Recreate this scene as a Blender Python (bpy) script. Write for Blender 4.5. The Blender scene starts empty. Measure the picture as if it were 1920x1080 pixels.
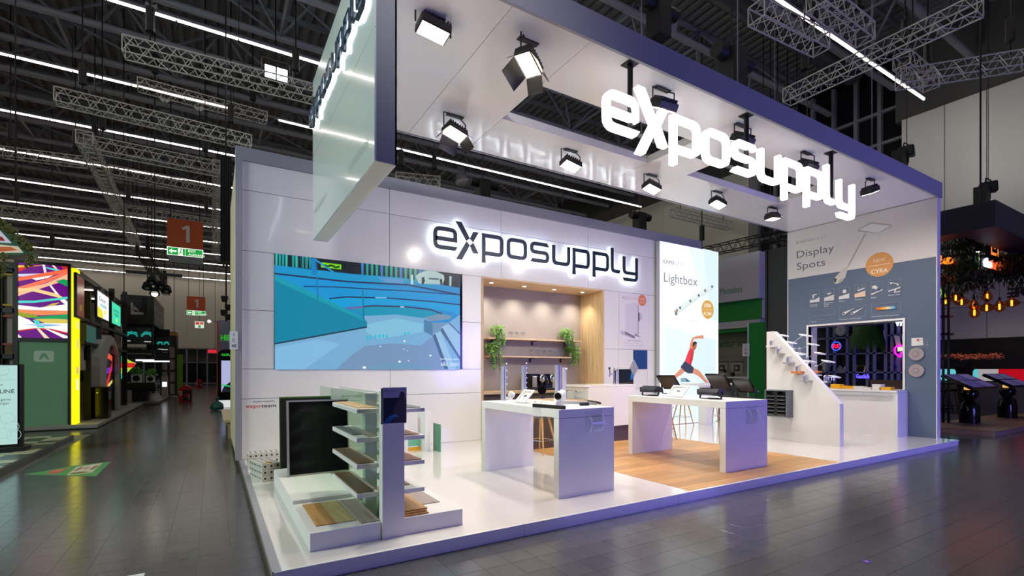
import bpy, math, random
from mathutils import Vector, Matrix
random.seed(7)
S = bpy.context.scene
COL = S.collection
# ---------------------------------------------------------------- camera
FPX, HORIZON, EYE = 921.7, 693.0, 1.62
TH = math.atan(560.0 / FPX)
FW = Vector((math.sin(TH), math.cos(TH), 0)); RT = Vector((math.cos(TH), -math.sin(TH), 0))
CAM = Vector((-0.383, -4.024, EYE))
cd = bpy.data.cameras.new('camera'); cam = bpy.data.objects.new('camera', cd); COL.objects.link(cam)
cd.sensor_width = 36.0; cd.lens = FPX * 36.0 / 1920.0
cd.shift_y = (HORIZON - 540.0) / 1920.0
cd.clip_end = 300
cam.location = CAM; cam.rotation_euler = (math.pi / 2, 0, -TH)
S.camera = cam
# ---------------------------------------------------------------- world, exposure, large lights
S.view_settings.view_transform = 'Standard'; S.view_settings.look = 'None'
S.view_settings.gamma = 1.0; S.view_settings.use_curve_mapping = False
S.view_settings.exposure = 0.0
W = bpy.data.worlds.new('hall_air'); S.world = W; W.use_nodes = True
W.node_tree.nodes['Background'].inputs[0].default_value = (0.95, 0.95, 1.0, 1)
W.node_tree.nodes['Background'].inputs[1].default_value = 0.05

def area(name, loc, aim, sx, sy, power, col):
    l = bpy.data.lights.new(name, 'AREA'); l.shape = 'RECTANGLE'; l.size = sx; l.size_y = sy
    l.energy = power; l.color = col
    o = bpy.data.objects.new(name, l); COL.objects.link(o); o.location = loc
    o.rotation_euler = (Vector(aim) - Vector(loc)).to_track_quat('-Z', 'Y').to_euler()
    return o
# the violet video wall of the stand across the front aisle, then two added fill lamps
area('opposite_video_wall', (12.5, -8.5, 2.2), (9.0, 0.0, 1.0), 6.0, 3.0, 600, (0.22, 0.20, 1.0))
area('added_fascia_fill', (-3.0, -9.0, 9.0), (1.2, 0.2, 5.6), 2.0, 1.0, 16, (1.0, 0.98, 0.95)).data.spread = 0.35  # added neutral fill that lifts the left end of the fascia
area('added_side_fill', (-10.5, 2.2, 5.0), (0.8, 1.9, 3.2), 4.0, 2.0, 800, (0.80, 1.0, 0.95))  # added cool fill for the faces turned to the side aisle
EMIT_STRIP = 11.0
FLOOD_W = 250.0
# ---------------------------------------------------------------- helpers
def ray(u, v): return FW * FPX + RT * (u - 960.0) + Vector((0, 0, HORIZON - v))
def on_z(u, v, z):
    d = ray(u, v); return CAM + d * ((z - CAM.z) / d.z)
def on_y(u, v, y):
    d = ray(u, v); return CAM + d * ((y - CAM.y) / d.y)
def on_x(u, v, x):
    d = ray(u, v); return CAM + d * ((x - CAM.x) / d.x)
def lin(c):
    c = c / 255.0
    return c / 12.92 if c <= 0.04045 else ((c + 0.055) / 1.055) ** 2.4
def rgb(c): return (lin(c[0]), lin(c[1]), lin(c[2]), 1.0)

MATS = {}
def M(key, c=None, rough=0.5, metal=0.0, emit=0.0, noise=0.0, nscale=8.0, bump=0.0, bscale=60.0, coat=0.0, stretch=None, rvar=0.0, spec=0.5):
    if key in MATS: return MATS[key]
    m = bpy.data.materials.new(key); MATS[key] = m; m.use_nodes = True
    nt = m.node_tree; b = nt.nodes['Principled BSDF']; L = nt.links.new
    col = rgb(c)
    b.inputs['Base Color'].default_value = col; b.inputs['Roughness'].default_value = rough
    b.inputs['Metallic'].default_value = metal; b.inputs['Coat Weight'].default_value = coat
    b.inputs['Specular IOR Level'].default_value = spec
    b.inputs['Coat Roughness'].default_value = 0.05
    if emit:
        b.inputs['Emission Color'].default_value = col; b.inputs['Emission Strength'].default_value = emit
    tc = nt.nodes.new('ShaderNodeTexCoord'); mp = nt.nodes.new('ShaderNodeMapping'); L(tc.outputs['Object'], mp.inputs[0])
    if stretch: mp.inputs['Scale'].default_value = stretch
    nz = nt.nodes.new('ShaderNodeTexNoise'); nz.inputs['Scale'].default_value = nscale; nz.inputs['Detail'].default_value = 5
    L(mp.outputs[0], nz.inputs['Vector'])
    if noise and not emit:
        mx = nt.nodes.new('ShaderNodeMix'); mx.data_type = 'RGBA'
        mx.inputs['A'].default_value = tuple(x * (1 - noise) for x in col[:3]) + (1,)
        mx.inputs['B'].default_value = tuple(min(1, x * (1 + noise)) for x in col[:3]) + (1,)
        L(nz.outputs['Fac'], mx.inputs['Factor']); L(mx.outputs['Result'], b.inputs['Base Color'])
    r = nt.nodes.new('ShaderNodeMapRange')
    rv = rvar or rough * 0.08
    r.inputs['To Min'].default_value = max(0, rough - rv); r.inputs['To Max'].default_value = min(1, rough + rv)
    L(nz.outputs['Fac'], r.inputs['Value']); L(r.outputs[0], b.inputs['Roughness'])
    if bump:
        n2 = nt.nodes.new('ShaderNodeTexNoise'); n2.inputs['Scale'].default_value = bscale; L(mp.outputs[0], n2.inputs['Vector'])
        bp = nt.nodes.new('ShaderNodeBump'); bp.inputs['Strength'].default_value = bump; bp.inputs['Distance'].default_value = 0.004
        L(n2.outputs['Fac'], bp.inputs['Height']); L(bp.outputs[0], b.inputs['Normal'])
    return m
def wood(key, c, axis='y', rough=0.45, obj_var=True):
    if key in MATS: return MATS[key]
    m = bpy.data.materials.new(key); MATS[key] = m; m.use_nodes = True
    nt = m.node_tree; b = nt.nodes['Principled BSDF']; L = nt.links.new
    tc = nt.nodes.new('ShaderNodeTexCoord'); mp = nt.nodes.new('ShaderNodeMapping'); L(tc.outputs['Object'], mp.inputs[0])
    mp.inputs['Scale'].default_value = {'x': (1.2, 22, 22), 'y': (22, 1.2, 22), 'z': (22, 22, 1.2)}[axis]
    nz = nt.nodes.new('ShaderNodeTexNoise'); nz.inputs['Scale'].default_value = 1.6; nz.inputs['Detail'].default_value = 8
    nz.inputs['Distortion'].default_value = 0.6
    L(mp.outputs[0], nz.inputs['Vector'])
    oi = nt.nodes.new('ShaderNodeObjectInfo')
    cr = nt.nodes.new('ShaderNodeValToRGB'); col = rgb(c)
    cr.color_ramp.elements[0].position = 0.3; cr.color_ramp.elements[1].position = 0.75
    cr.color_ramp.elements[0].color = tuple(x * 0.72 for x in col[:3]) + (1,)
    cr.color_ramp.elements[1].color = tuple(min(1, x * 1.15) for x in col[:3]) + (1,)
    L(nz.outputs['Fac'], cr.inputs[0])
    hs = nt.nodes.new('ShaderNodeHueSaturation'); L(cr.outputs[0], hs.inputs['Color'])
    mr = nt.nodes.new('ShaderNodeMapRange'); mr.inputs['To Min'].default_value = 0.8; mr.inputs['To Max'].default_value = 1.15
    L(oi.outputs['Random'], mr.inputs['Value'])
    if obj_var: L(mr.outputs[0], hs.inputs['Value'])
    L(hs.outputs[0], b.inputs['Base Color']); b.inputs['Roughness'].default_value = rough
    return m
def clear_mat(key, tint, fres=0.12, rough=0.03):
    if key in MATS: return MATS[key]
    m = bpy.data.materials.new(key); MATS[key] = m; m.use_nodes = True
    nt = m.node_tree; nt.nodes.remove(nt.nodes['Principled BSDF']); L = nt.links.new
    out = nt.nodes['Material Output']; t = nt.nodes.new('ShaderNodeBsdfTransparent'); t.inputs[0].default_value = rgb(tint)
    g = nt.nodes.new('ShaderNodeBsdfGlossy'); g.inputs['Roughness'].default_value = rough
    lw = nt.nodes.new('ShaderNodeLayerWeight'); lw.inputs[0].default_value = 0.3
    ad = nt.nodes.new('ShaderNodeMath'); ad.operation = 'MULTIPLY_ADD'; ad.inputs[1].default_value = 0.12; ad.inputs[2].default_value = fres * 0.15
    mx = nt.nodes.new('ShaderNodeMixShader'); L(lw.outputs['Facing'], ad.inputs[0]); L(ad.outputs[0], mx.inputs[0])
    L(t.outputs[0], mx.inputs[1]); L(g.outputs[0], mx.inputs[2]); L(mx.outputs[0], out.inputs[0])
    return m
def ink_mat(emit=0.0, rough=0.5):
    key = 'printed_film' if not emit else 'backlit_film_%g' % emit
    key += '_%g' % rough
    if key in MATS: return MATS[key]
    m = bpy.data.materials.new(key); MATS[key] = m; m.use_nodes = True
    nt = m.node_tree; b = nt.nodes['Principled BSDF']
    a = nt.nodes.new('ShaderNodeAttribute'); a.attribute_name = 'Col'
    if emit:
        b.inputs['Base Color'].default_value = (0.02, 0.02, 0.02, 1)
        nt.links.new(a.outputs['Color'], b.inputs['Emission Color']); b.inputs['Emission Strength'].default_value = emit
        b.inputs['Roughness'].default_value = 0.25
    else:
        nt.links.new(a.outputs['Color'], b.inputs['Base Color']); b.inputs['Roughness'].default_value = rough
    return m

class MB:
    def __init__(s): s.v = []; s.f = []
    def add(s, vs, fs):
        o = len(s.v); s.v += [tuple(p) for p in vs]; s.f += [tuple(i + o for i in f) for f in fs]; return s
    def box(s, x0, x1, y0, y1, z0, z1):
        return s.add([(x, y, z) for z in (z0, z1) for y in (y0, y1) for x in (x0, x1)],
                     [(0, 2, 3, 1), (4, 5, 7, 6), (0, 1, 5, 4), (2, 6, 7, 3), (0, 4, 6, 2), (1, 3, 7, 5)])
    def obox(s, c, ex, ey, ez):      # half-extent vectors
        c, ex, ey, ez = map(Vector, (c, ex, ey, ez))
        vs = [c + ex * i + ey * j + ez * k for k in (-1, 1) for j in (-1, 1) for i in (-1, 1)]
        return s.add(vs, [(0, 2, 3, 1), (4, 5, 7, 6), (0, 1, 5, 4), (2, 6, 7, 3), (0, 4, 6, 2), (1, 3, 7, 5)])
    def cyl(s, p0, p1, r0, r1=None, n=10, cap=True):
        p0, p1 = Vector(p0), Vector(p1); r1 = r0 if r1 is None else r1
        d = (p1 - p0).normalized(); a = d.orthogonal().normalized(); b = d.cross(a)
        vs = []
        for p, r in ((p0, r0), (p1, r1)):
            for i in range(n):
                t = 2 * math.pi * i / n; vs.append(p + (a * math.cos(t) + b * math.sin(t)) * r)
        fs = [(i, (i + 1) % n, n + (i + 1) % n, n + i) for i in range(n)]
        if cap: fs += [tuple(range(n - 1, -1, -1)), tuple(range(n, 2 * n))]
        return s.add(vs, fs)
    def bar(s, p0, p1, w, h):
        p0, p1 = Vector(p0), Vector(p1); d = p1 - p0
        up = Vector((0, 0, 1)) if abs(d.normalized().z) < 0.95 else Vector((0, 1, 0))
        a = d.cross(up).normalized(); b = a.cross(d).normalized()
        return s.obox((p0 + p1) / 2, d / 2, a * (w / 2), b * (h / 2))
    def tube(s, pts, r, n=8):
        for i in range(len(pts) - 1): s.cyl(pts[i], pts[i + 1], r, n=n)
        return s
    def lathe(s, prof, c=(0, 0, 0), n=16, ax=(0, 0, 1)):
        c = Vector(c); d = Vector(ax).normalized(); a = d.orthogonal().normalized(); b = d.cross(a)
        vs = []
        for r, h in prof:
            for i in range(n):
                t = 2 * math.pi * i / n; vs.append(c + d * h + (a * math.cos(t) + b * math.sin(t)) * max(r, 1e-4))
        fs = []
        for k in range(len(prof) - 1):
            for i in range(n): fs.append((k * n + i, k * n + (i + 1) % n, (k + 1) * n + (i + 1) % n, (k + 1) * n + i))
        fs += [tuple(range(n - 1, -1, -1)), tuple(range((len(prof) - 1) * n, len(prof) * n))]
        return s.add(vs, fs)
    def prism(s, pts, O, ex, ey, depth):     # 2-D outline in the frame (O, ex, ey), thickened along -(ex x ey)
        O, ex, ey = Vector(O), Vector(ex), Vector(ey); nn = ex.cross(ey).normalized() * -depth
        n = len(pts); a = [O + ex * p[0] + ey * p[1] for p in pts]
        vs = a + [p + nn for p in a]
        return s.add(vs, [tuple(range(n)), tuple(range(2 * n - 1, n - 1, -1))] + [(i, n + i, n + (i + 1) % n, (i + 1) % n) for i in range(n)])
    def ball(s, c, r, sz=(1, 1, 1), n=10):
        prof = [(math.sin(math.pi * k / 6) * r, -math.cos(math.pi * k / 6) * r * sz[2]) for k in range(7)]
        return s.lathe(prof, c, n)
    def build(s, name, mat, parent=None, smooth=False, bevel=0.0, kind=None, label=None):
        me = bpy.data.meshes.new(name); me.from_pydata(s.v, [], s.f); me.update()
        return link_mesh(name, me, mat, parent, smooth, bevel, kind, label)
def link_mesh(name, me, mat, parent=None, smooth=False, bevel=0.0, kind=None, label=None):
    if mat: me.materials.append(mat)
    if smooth:
        for p in me.polygons: p.use_smooth = True
        me.set_sharp_from_angle(angle=math.radians(40))
    o = bpy.data.objects.new(name, me); COL.objects.link(o)
    if parent:
        o.parent = parent
        w = Vector((0, 0, 0)); q = parent
        while q: w += q.location; q = q.parent
        o.location = -w
    if bevel:
        md = o.modifiers.new('edge', 'BEVEL'); md.width = bevel; md.segments = 1; md.limit_method = 'ANGLE'
    if kind: o['kind'] = kind
    if label: o['label'] = label
    return o
def tag(o, label, cat, group=None):
    o['label'] = label; o['category'] = cat
    if group: o['group'] = group
    return o
def thing(name, label, cat, loc=(0, 0, 0), group=None):
    o = bpy.data.objects.new(name, None); COL.objects.link(o); o.location = loc; o.empty_display_size = 0.1
    return tag(o, label, cat, group)
def dup(root, loc, label=None, rotz=None):
    def cp(o, par):
        c = o.copy(); COL.objects.link(c)
        if par: c.parent = par
        for ch in [x for x in o.children]: cp(ch, c)
        return c
    r = cp(root, None); r.location = loc
    if rotz is not None: r.rotation_euler = (0, 0, rotz)
    if label: r['label'] = label
    return r
def same(src, name, parent, loc):     # an alike piece sharing mesh data
    o = bpy.data.objects.new(name, src.data); COL.objects.link(o); o.parent = parent; o.location = loc
    for md in src.modifiers:
        n = o.modifiers.new(md.name, md.type); n.width = md.width; n.segments = 1; n.limit_method = 'ANGLE'
    return o
# ---------------------------------------------------------------- text and flat print
_TX = {}
def text_geo(t, weight=0.0, shear=0.0):
    k = (t, weight, shear)
    if k in _TX: return _TX[k]
    cu = bpy.data.curves.new('t', 'FONT'); cu.body = t; cu.size = 1.0; cu.offset = weight; cu.shear = shear; cu.resolution_u = 3
    ob = bpy.data.objects.new('t', cu); me = bpy.data.meshes.new_from_object(ob)
    g = ([(v.co.x, v.co.y) for v in me.vertices], [tuple(p.vertices) for p in me.polygons])
    bpy.data.objects.remove(ob); bpy.data.curves.remove(cu); bpy.data.meshes.remove(me)
    _TX[k] = g; return g
class Print:
    """flat print on a real plane: coloured shapes, each a hair above the one before"""
    def __init__(s, plane, c, dz=0.0003):   # plane 'y' faces -Y at Y=c ; plane 'x' faces -X at X=c ; 'z' lies flat
        s.pl = plane; s.c = c; s.k = 1; s.dz = dz; s.v = []; s.f = []; s.col = []
    def p3(s, a, b, k):
        d = k * s.dz
        if s.pl == 'y': return (a, s.c - d, b)
        if s.pl == 'x': return (s.c - d, a, b)
        if s.pl == 'X': return (s.c + d, a, b)      # faces +X
        return (a, b, s.c + d)
    def px(s, pts):
        r = []
        for u, v in pts:
            if s.pl == 'y': q = on_y(u, v, s.c); r.append((q.x, q.z))
            elif s.pl in 'xX': q = on_x(u, v, s.c); r.append((q.y, q.z))
            else: q = on_z(u, v, s.c); r.append((q.x, q.y))
        return r
    def poly(s, pts, c):
        o = len(s.v); s.v += [s.p3(a, b, s.k) for a, b in pts]; f = tuple(range(o, o + len(pts)))
        if s.pl == 'x': pass
        s.f.append(f); s.col.append(rgb(c)); s.k += 1; return s
    def pix(s, pts, c): return s.poly(s.px(pts), c)
    def rect(s, a0, b0, a1, b1, c): return s.poly([(a0, b0), (a1, b0), (a1, b1), (a0, b1)], c)
    def frame(s, a0, b0, a1, b1, w, c):
        s.rect(a0, b0, a1, b0 + w, c); s.rect(a0, b1 - w, a1, b1, c); s.rect(a0, b0, a0 + w, b1, c); return s.rect(a1 - w, b0, a1, b1, c)
    def disc(s, a, b, r, c, n=28, sx=1.0): return s.poly([(a + r * sx * math.cos(6.28318 * i / n), b + r * math.sin(6.28318 * i / n)) for i in range(n)], c)
    def line(s, pts, w, c, px=False):
        if px: pts = s.px(pts)
        for (x0, y0), (x1, y1) in zip(pts, pts[1:]):
            d = math.hypot(x1 - x0, y1 - y0) or 1e-6; nx, ny = -(y1 - y0) / d * w / 2, (x1 - x0) / d * w / 2
            s.poly([(x0 + nx, y0 + ny), (x1 + nx, y1 + ny), (x1 - nx, y1 - ny), (x0 - nx, y0 - ny)], c)
        return s
    def text(s, t, a, b, size, c, weight=0.0, align='l', width=None, shear=0.0, flip=None):
        vs, fs = text_geo(t, weight, shear)
        if not vs: return s
        x0 = min(p[0] for p in vs); x1 = max(p[0] for p in vs)
        sx = size if not width else width / (x1 - x0)
        off = {'l': x0, 'c': (x0 + x1) / 2, 'r': x1}[align]
        sg = -1 if s.pl == 'x' else 1
        if flip: sg = flip
        o = len(s.v); s.v += [s.p3(a + sg * (x - off) * sx, b + y * size, s.k) for x, y in vs]
        for f in fs: s.f.append(tuple(i + o for i in f)); s.col.append(rgb(c))
        s.k += 1; return s
    def build(s, name, parent, emit=0.0, rough=0.5, label=None):
        me = bpy.data.meshes.new(name); me.from_pydata(s.v, [], s.f)
        at = me.color_attributes.new('Col', 'FLOAT_COLOR', 'CORNER')
        buf = []
        for p in me.polygons: buf += list(s.col[p.index]) * p.loop_total
        at.data.foreach_set('color', buf); me.update()
        return link_mesh(name, me, ink_mat(emit, rough), parent, label=label)
# ---------------------------------------------------------------- logo strokes
def fillet(pts, r, closed=False, n=4, skip=()):
    out = []; N = len(pts)
    for i, p in enumerate(pts):
        if (not closed and i in (0, N - 1)) or i in skip: out.append(p); continue
        a, b = Vector(pts[i - 1]), Vector(pts[(i + 1) % N]); p = Vector(p)
        da, db = (a - p), (b - p); q = min(r, da.length * 0.49, db.length * 0.49)
        p0 = p + da.normalized() * q; p1 = p + db.normalized() * q
        for k in range(n + 1):
            t = k / n; out.append(tuple(p0 * (1 - t) ** 2 + p * 2 * t * (1 - t) + p1 * t * t))
    return out
def stroke(mb, pts, w, O, ex, ey, depth, closed=False, cut0=0.0, cut1=0.0, sc=1.0):
    P2 = [Vector(p) for p in pts]; N = len(P2); Ls, Rs = [], []
    for i in range(N):
        if closed or 0 < i < N - 1:
            d0 = (P2[i] - P2[i - 1]).normalized(); d1 = (P2[(i + 1) % N] - P2[i]).normalized()
        elif i == 0: d0 = d1 = (P2[1] - P2[0]).normalized()
        else: d0 = d1 = (P2[i] - P2[i - 1]).normalized()
        n0 = Vector((-d0.y, d0.x)); n1 = Vector((-d1.y, d1.x)); m = (n0 + n1).normalized(); k = (w / 2) / max(0.4, m.dot(n0))
        l, r = P2[i] + m * k, P2[i] - m * k
        if not closed and i == 0: l, r = l - d0 * cut0, r + d0 * cut0
        if not closed and i == N - 1: l, r = l + d0 * cut1, r - d0 * cut1
        Ls.append(l); Rs.append(r)
    O, ex, ey = Vector(O), Vector(ex), Vector(ey); nn = ex.cross(ey).normalized() * -depth
    A = [O + ex * (p.x * sc) + ey * (p.y * sc) for p in Ls]; B = [O + ex * (p.x * sc) + ey * (p.y * sc) for p in Rs]
    vs = A + B + [p + nn for p in A] + [p + nn for p in B]; fs = []
    for i in range(N if closed else N - 1):
        j = (i + 1) % N
        fs += [(i, N + i, N + j, j), (2 * N + j, 3 * N + j, 3 * N + i, 2 * N + i), (i, j, 2 * N + j, 2 * N + i), (N + j, N + i, 3 * N + i, 3 * N + j)]
    if not closed: fs += [(0, 2 * N, 3 * N, N), (N - 1, 2 * N - 1, 4 * N - 1, 3 * N - 1)]
    mb.add(vs, fs)
SW = 0.165
def glyph(mb, ch, O, ex, ey, depth, sc, w=SW, big=1.0):
    g, h = 1.144, SW / 2
    a = dict(O=O, ex=ex, ey=ey, depth=depth, sc=sc)
    if ch == 'e': stroke(mb, fillet([(g - .03, h), (h, h), (h, 1 - h), (g - h, 1 - h), (g - h, .47), (h, .47)], .24, skip=(4,)), w, cut0=-.06, **a)
    elif ch == 'p': stroke(mb, fillet([(h, -.38), (h, 1 - h), (g - h, 1 - h), (g - h, h), (h + w / 2, h)], .2, skip=(1,)), w, **a)
    elif ch == 'o': stroke(mb, fillet([(h, h), (h, 1 - h), (g - h, 1 - h), (g - h, h)], .24, closed=True), w, closed=True, **a)
    elif ch == 's': stroke(mb, fillet([(g - .06, 1 - h), (h, 1 - h), (h, .5), (g - h, .5), (g - h, h), (.06, h)], .24), w, cut0=.07, cut1=.07, **a)
    elif ch == 'u': stroke(mb, fillet([(h, 1), (h, h), (g - h, h), (g - h, 1)], .22), w, **a)
    elif ch == 'l': stroke(mb, fillet([(h, 1.36), (h, h), (.66, h)], .22), w, cut1=.05, **a)
    elif ch == 'y':
        stroke(mb, fillet([(h, 1), (h, h), (g - h - w / 2, h)], .22), w, **a)
        stroke(mb, fillet([(g - h, 1), (g - h, -.37 + h), (.04, -.37 + h)], .2), w, cut1=-.05, **a)
    elif ch == 'x':
        e = (w - SW) * 0.5
        for q in ([(0 - e, 1.36), (.27 + e, 1.36), (.70 + e, .66), (.55 - e, .52)], [(.02 - e, -.37), (.55 - e, .52), (.70 + e, .34), (.29 + e, -.37)],
                  [(.90 - e, 1.0), (.72 - e, .66), (.87 + e, .5), (1.15 + e, 1.0)], [(.90 - e, 0), (1.15 + e, 0), (.87 + e, .5), (.72 - e, .34)]):
            # wind every outline the same way
            ar = sum(q[i][0] * q[(i + 1) % 4][1] - q[(i + 1) % 4][0] * q[i][1] for i in range(4))
            if ar < 0: q = q[::-1]
            mb.prism([(x * sc, y * sc) for x, y in q], O, ex, ey, depth)
LOGO = (('e', 0), ('x', 1.09), ('p', 2.449), ('o', 3.803), ('s', 5.159), ('u', 6.523), ('p', 7.851), ('p', 9.228), ('l', 10.545), ('y', 11.443))
# ================================================================ THE HALL
XW, YB, XL = 24.1, 64.0, -34.0          # right wall, far wall, left wall
m_grout = M('floor_grout', (104, 102, 98), .5, noise=.2)
m_tile = M('stone_floor_tile', (80, 80, 82), .19, noise=.16, nscale=3.0, bump=.03, bscale=10, rvar=.06)
m_conc = M('dark_concrete', (74, 72, 70), .8, noise=.15, nscale=2)
m_wall = M('hall_wall_paint', (196, 194, 190), .7, noise=.03, nscale=.6)
m_wallfar = M('far_hall_wall_paint', (206, 204, 190), .75, noise=.04, nscale=.4)
m_steel = M('grey_painted_steel', (128, 129, 136), .55, noise=.08)
m_deck = M('roof_deck_metal', (128, 126, 122), .55, noise=.12, nscale=2)
m_alu = M('truss_aluminium', (196, 193, 184), .45, metal=.25, noise=.06)
m_black = M('matte_black', (14, 14, 16), .5, noise=.1)
m_blackgl = M('gloss_black', (10, 10, 13), .12, noise=.1)
m_tubelight = M('strip_light_glow', (255, 240, 228), emit=EMIT_STRIP)
# ---- floor: slab, 300 nearest tiles singly, the next ones joined, bare material beyond
def tile_floor_mat():
    m = bpy.data.materials.new('far_stone_floor'); m.use_nodes = True; nt = m.node_tree; b = nt.nodes['Principled BSDF']; L = nt.links.new
    tc = nt.nodes.new('ShaderNodeTexCoord'); br = nt.nodes.new('ShaderNodeTexBrick'); L(tc.outputs['Object'], br.inputs['Vector'])
    br.offset = 0.0; br.inputs['Scale'].default_value = 1.0; br.inputs['Brick Width'].default_value = .25; br.inputs['Row Height'].default_value = .25
    br.inputs['Mortar Size'].default_value = .004
    br.inputs['Color1'].default_value = rgb((76, 76, 77)); br.inputs['Color2'].default_value = rgb((82, 82, 83)); br.inputs['Mortar'].default_value = rgb((88, 87, 85))
    L(br.outputs['Color'], b.inputs['Base Color']); b.inputs['Roughness'].default_value = .2
    return m
floor = MB().box(XL, XW + .2, -6, YB + .2, -.2, -.004).build('floor', tile_floor_mat(), kind='structure')
MB().box(-5, 20, -5.75, 12, -.0039, -.0025).build('grout_bed', m_grout, floor, kind='stuff')
TS = .25
def in_view(x, y, mrg=30):
    d = Vector((x, y, 0)) - CAM; w = d.dot(FW)
    if w < .5: return None
    u = 960 + FPX * d.dot(RT) / w; v = HORIZON - FPX * d.z / w
    return w if (-mrg < u < 1920 + mrg and v < 1080 + mrg) else None
cand = []
for i in range(int(-5 / TS), int(20 / TS)):
    for j in range(int(-5.75 / TS), int(12 / TS)):
        x, y = (i + .5) * TS, (j + .5) * TS
        if -.12 < x < 13.35 and y > -.12: continue
        if x < -3.1 and y > 6: continue
        w = in_view(x, y)
        cand.append((w if w and w < 13 else 99, x, y))
cand.sort()
tb = MB(); h = TS / 2 - .0009
tb.add([(-h, -h, -.004), (h, -h, -.004), (h, h, -.004), (-h, h, -.004), (-h, -h, -.0006), (h, -h, -.0006), (h, h, -.0006), (-h, h, -.0006),
        (-h + .001, -h + .001, 0), (h - .001, -h + .001, 0), (h - .001, h - .001, 0), (-h + .001, h - .001, 0)],
       [(0, 1, 5, 4), (1, 2, 6, 5), (2, 3, 7, 6), (3, 0, 4, 7), (4, 5, 9, 8), (5, 6, 10, 9), (6, 7, 11, 10), (7, 4, 8, 11), (8, 9, 10, 11)])
def tile_mat():
    m = m_tile; nt = m.node_tree; L = nt.links.new; b = nt.nodes['Principled BSDF']
    oi = nt.nodes.new('ShaderNodeObjectInfo'); mr = nt.nodes.new('ShaderNodeMapRange'); mr.inputs['To Min'].default_value = .9; mr.inputs['To Max'].default_value = 1.06
    L(oi.outputs['Random'], mr.inputs['Value']); hs = nt.nodes.new('ShaderNodeHueSaturation'); old = b.inputs['Base Color'].links[0].from_socket
    L(old, hs.inputs['Color']); L(mr.outputs[0], hs.inputs['Value']); L(hs.outputs[0], b.inputs['Base Color'])
tile_mat()
t0 = tb.build('floor_tile', m_tile, floor)
t0.location = (cand[0][1], cand[0][2], 0)
for w, x, y in cand[1:300]: same(t0, 'floor_tile', floor, (x, y, 0))
fld = MB()
for w, x, y in cand[300:]:
    fld.add([(p[0] + x, p[1] + y, p[2]) for p in tb.v], tb.f)
fld.build('floor_tile_field', m_tile, floor, kind='stuff')
# ---- walls
def structure(mb, name, mat, **k): return mb.build(name, mat, kind='structure', **k)
wr = structure(MB().box(XW + .05, XW + .4, -14, 5.05, 0, 12.0), 'wall_right', m_conc)
ys = [5.05, 3.636, 2.408, 1.18, -.05, -1.3, -2.5, -5, -8, -11, -14]
for a, b in zip(ys, ys[1:]):
    for z0, z1 in ((0, 4), (4, 12.0)): MB().box(XW, XW + .05, b + .012, a - .012, z0 + .01, z1 - .01).build('wall_panel', m_wall, wr)
structure(MB().box(XW + .1, XW + .5, -14, 5.3, 12.0, 15.6), 'wall_right_upper', m_conc)
# glazed recess, then the wall goes on
win = structure(MB().box(XW + 1.0, XW + 1.1, 5.0, 12.0, 0, 15.6), 'window_1', M('night_glazing', (26, 26, 30), .15, noise=.1))
for k in range(8): MB().box(XW + .8, XW + 1.0, 5.15 + k * .95, 5.3 + k * .95, 0, 15.0).build('mullion', m_steel, win)
for z in (8.6, 10.2, 11.6, 13.0): MB().box(XW + .85, XW + .99, 5.0, 12.0, z, z + .12).build('transom', m_steel, win)
wr2 = structure(MB().box(XW + .05, XW + .4, 12.0, YB, 0, 15.6), 'wall_right_rear', m_conc)
for k in range(18):
    y = 12 + k * 2.88
    MB().box(XW, XW + .05, y + .012, y + 2.868, .01, 12.4).build('wall_panel', m_wallfar, wr2)
structure(MB().box(XW, XW + 1.0, 11.9, 12.0, 0, 15.6), 'wall_right_return', m_wallfar)
wb = structure(MB().box(XL, XW, YB, YB + .3, 4.1, 16), 'wall_back', m_wallfar)
for x in range(-33, 24, 3): MB().box(x + .02, x + 2.98, YB - .04, YB, 4.2, 15.5).build('wall_panel', m_wallfar, wb)
structure(MB().box(XL - .3, XL, -6, YB, 0, 16), 'wall_left', m_conc)
# glass entrance doors at the far end of the aisle
gl = clear_mat('door_glass', (150, 160, 160), .2)
structure(MB().box(XL, XW, YB + 3.0, YB + 3.2, 0, 4.2), 'wall_lobby', M('lobby_wall', (96, 98, 96), .7, noise=.1))
d = 0
for x in range(-9, 5, 2):
    d += 1
    dd = structure(MB().box(x + .08, x + .96, YB + .1, YB + .13, .05, 2.4).box(x + 1.04, x + 1.92, YB + .1, YB + .13, .05, 2.4), 'door_%d' % d, gl)
    fr = MB()
    for q in (x, x + .96, x + 1.92): fr.box(q, q + .08, YB + .06, YB + .2, 0, 4.1)
    for z in (2.4, 4.0): fr.box(x, x + 2, YB + .06, YB + .2, z, z + .1)
    fr.build('door_frame', m_steel, dd)
# ---- roof deck: standing ribs running away from the aisle
deck = MB(); vs = []; fs = []; x = XL; prof = []
while x < XW + 1: prof += [(x, 15.4), (x + .16, 15.4), (x + .2, 15.52), (x + .36, 15.52)]; x += .4
for px, pz in prof: vs += [(px, -14, pz), (px, YB, pz)]
for k in range(len(prof) - 1): fs.append((2 * k, 2 * k + 2, 2 * k + 3, 2 * k + 1))
deck.add(vs, fs)
ceil = structure(deck, 'ceiling', m_deck)
pm = MB()
for k in range(28): pm.box(XL, XW + .1, -13 + k * 2.435 + .6, -13 + k * 2.435 + .72, 15.2, 15.39)
pm.build('purlin', m_steel, ceil)
YS = [3.9 + 4.87 * k for k in range(-1, 13)]
SEG = 1.62
bay = 3.2
HC, TC, GAP = 13.2, 15.0, 1.2
ORDN = ('overhead in front of the stand', 'first at the upper right above the canopy', 'second, mostly hidden by the canopy', 'third, topmost at upper left', 'fourth', 'fifth', 'sixth', 'seventh', 'eighth', 'ninth', 'tenth', 'eleventh', 'twelfth', 'farthest by the end wall')
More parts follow.
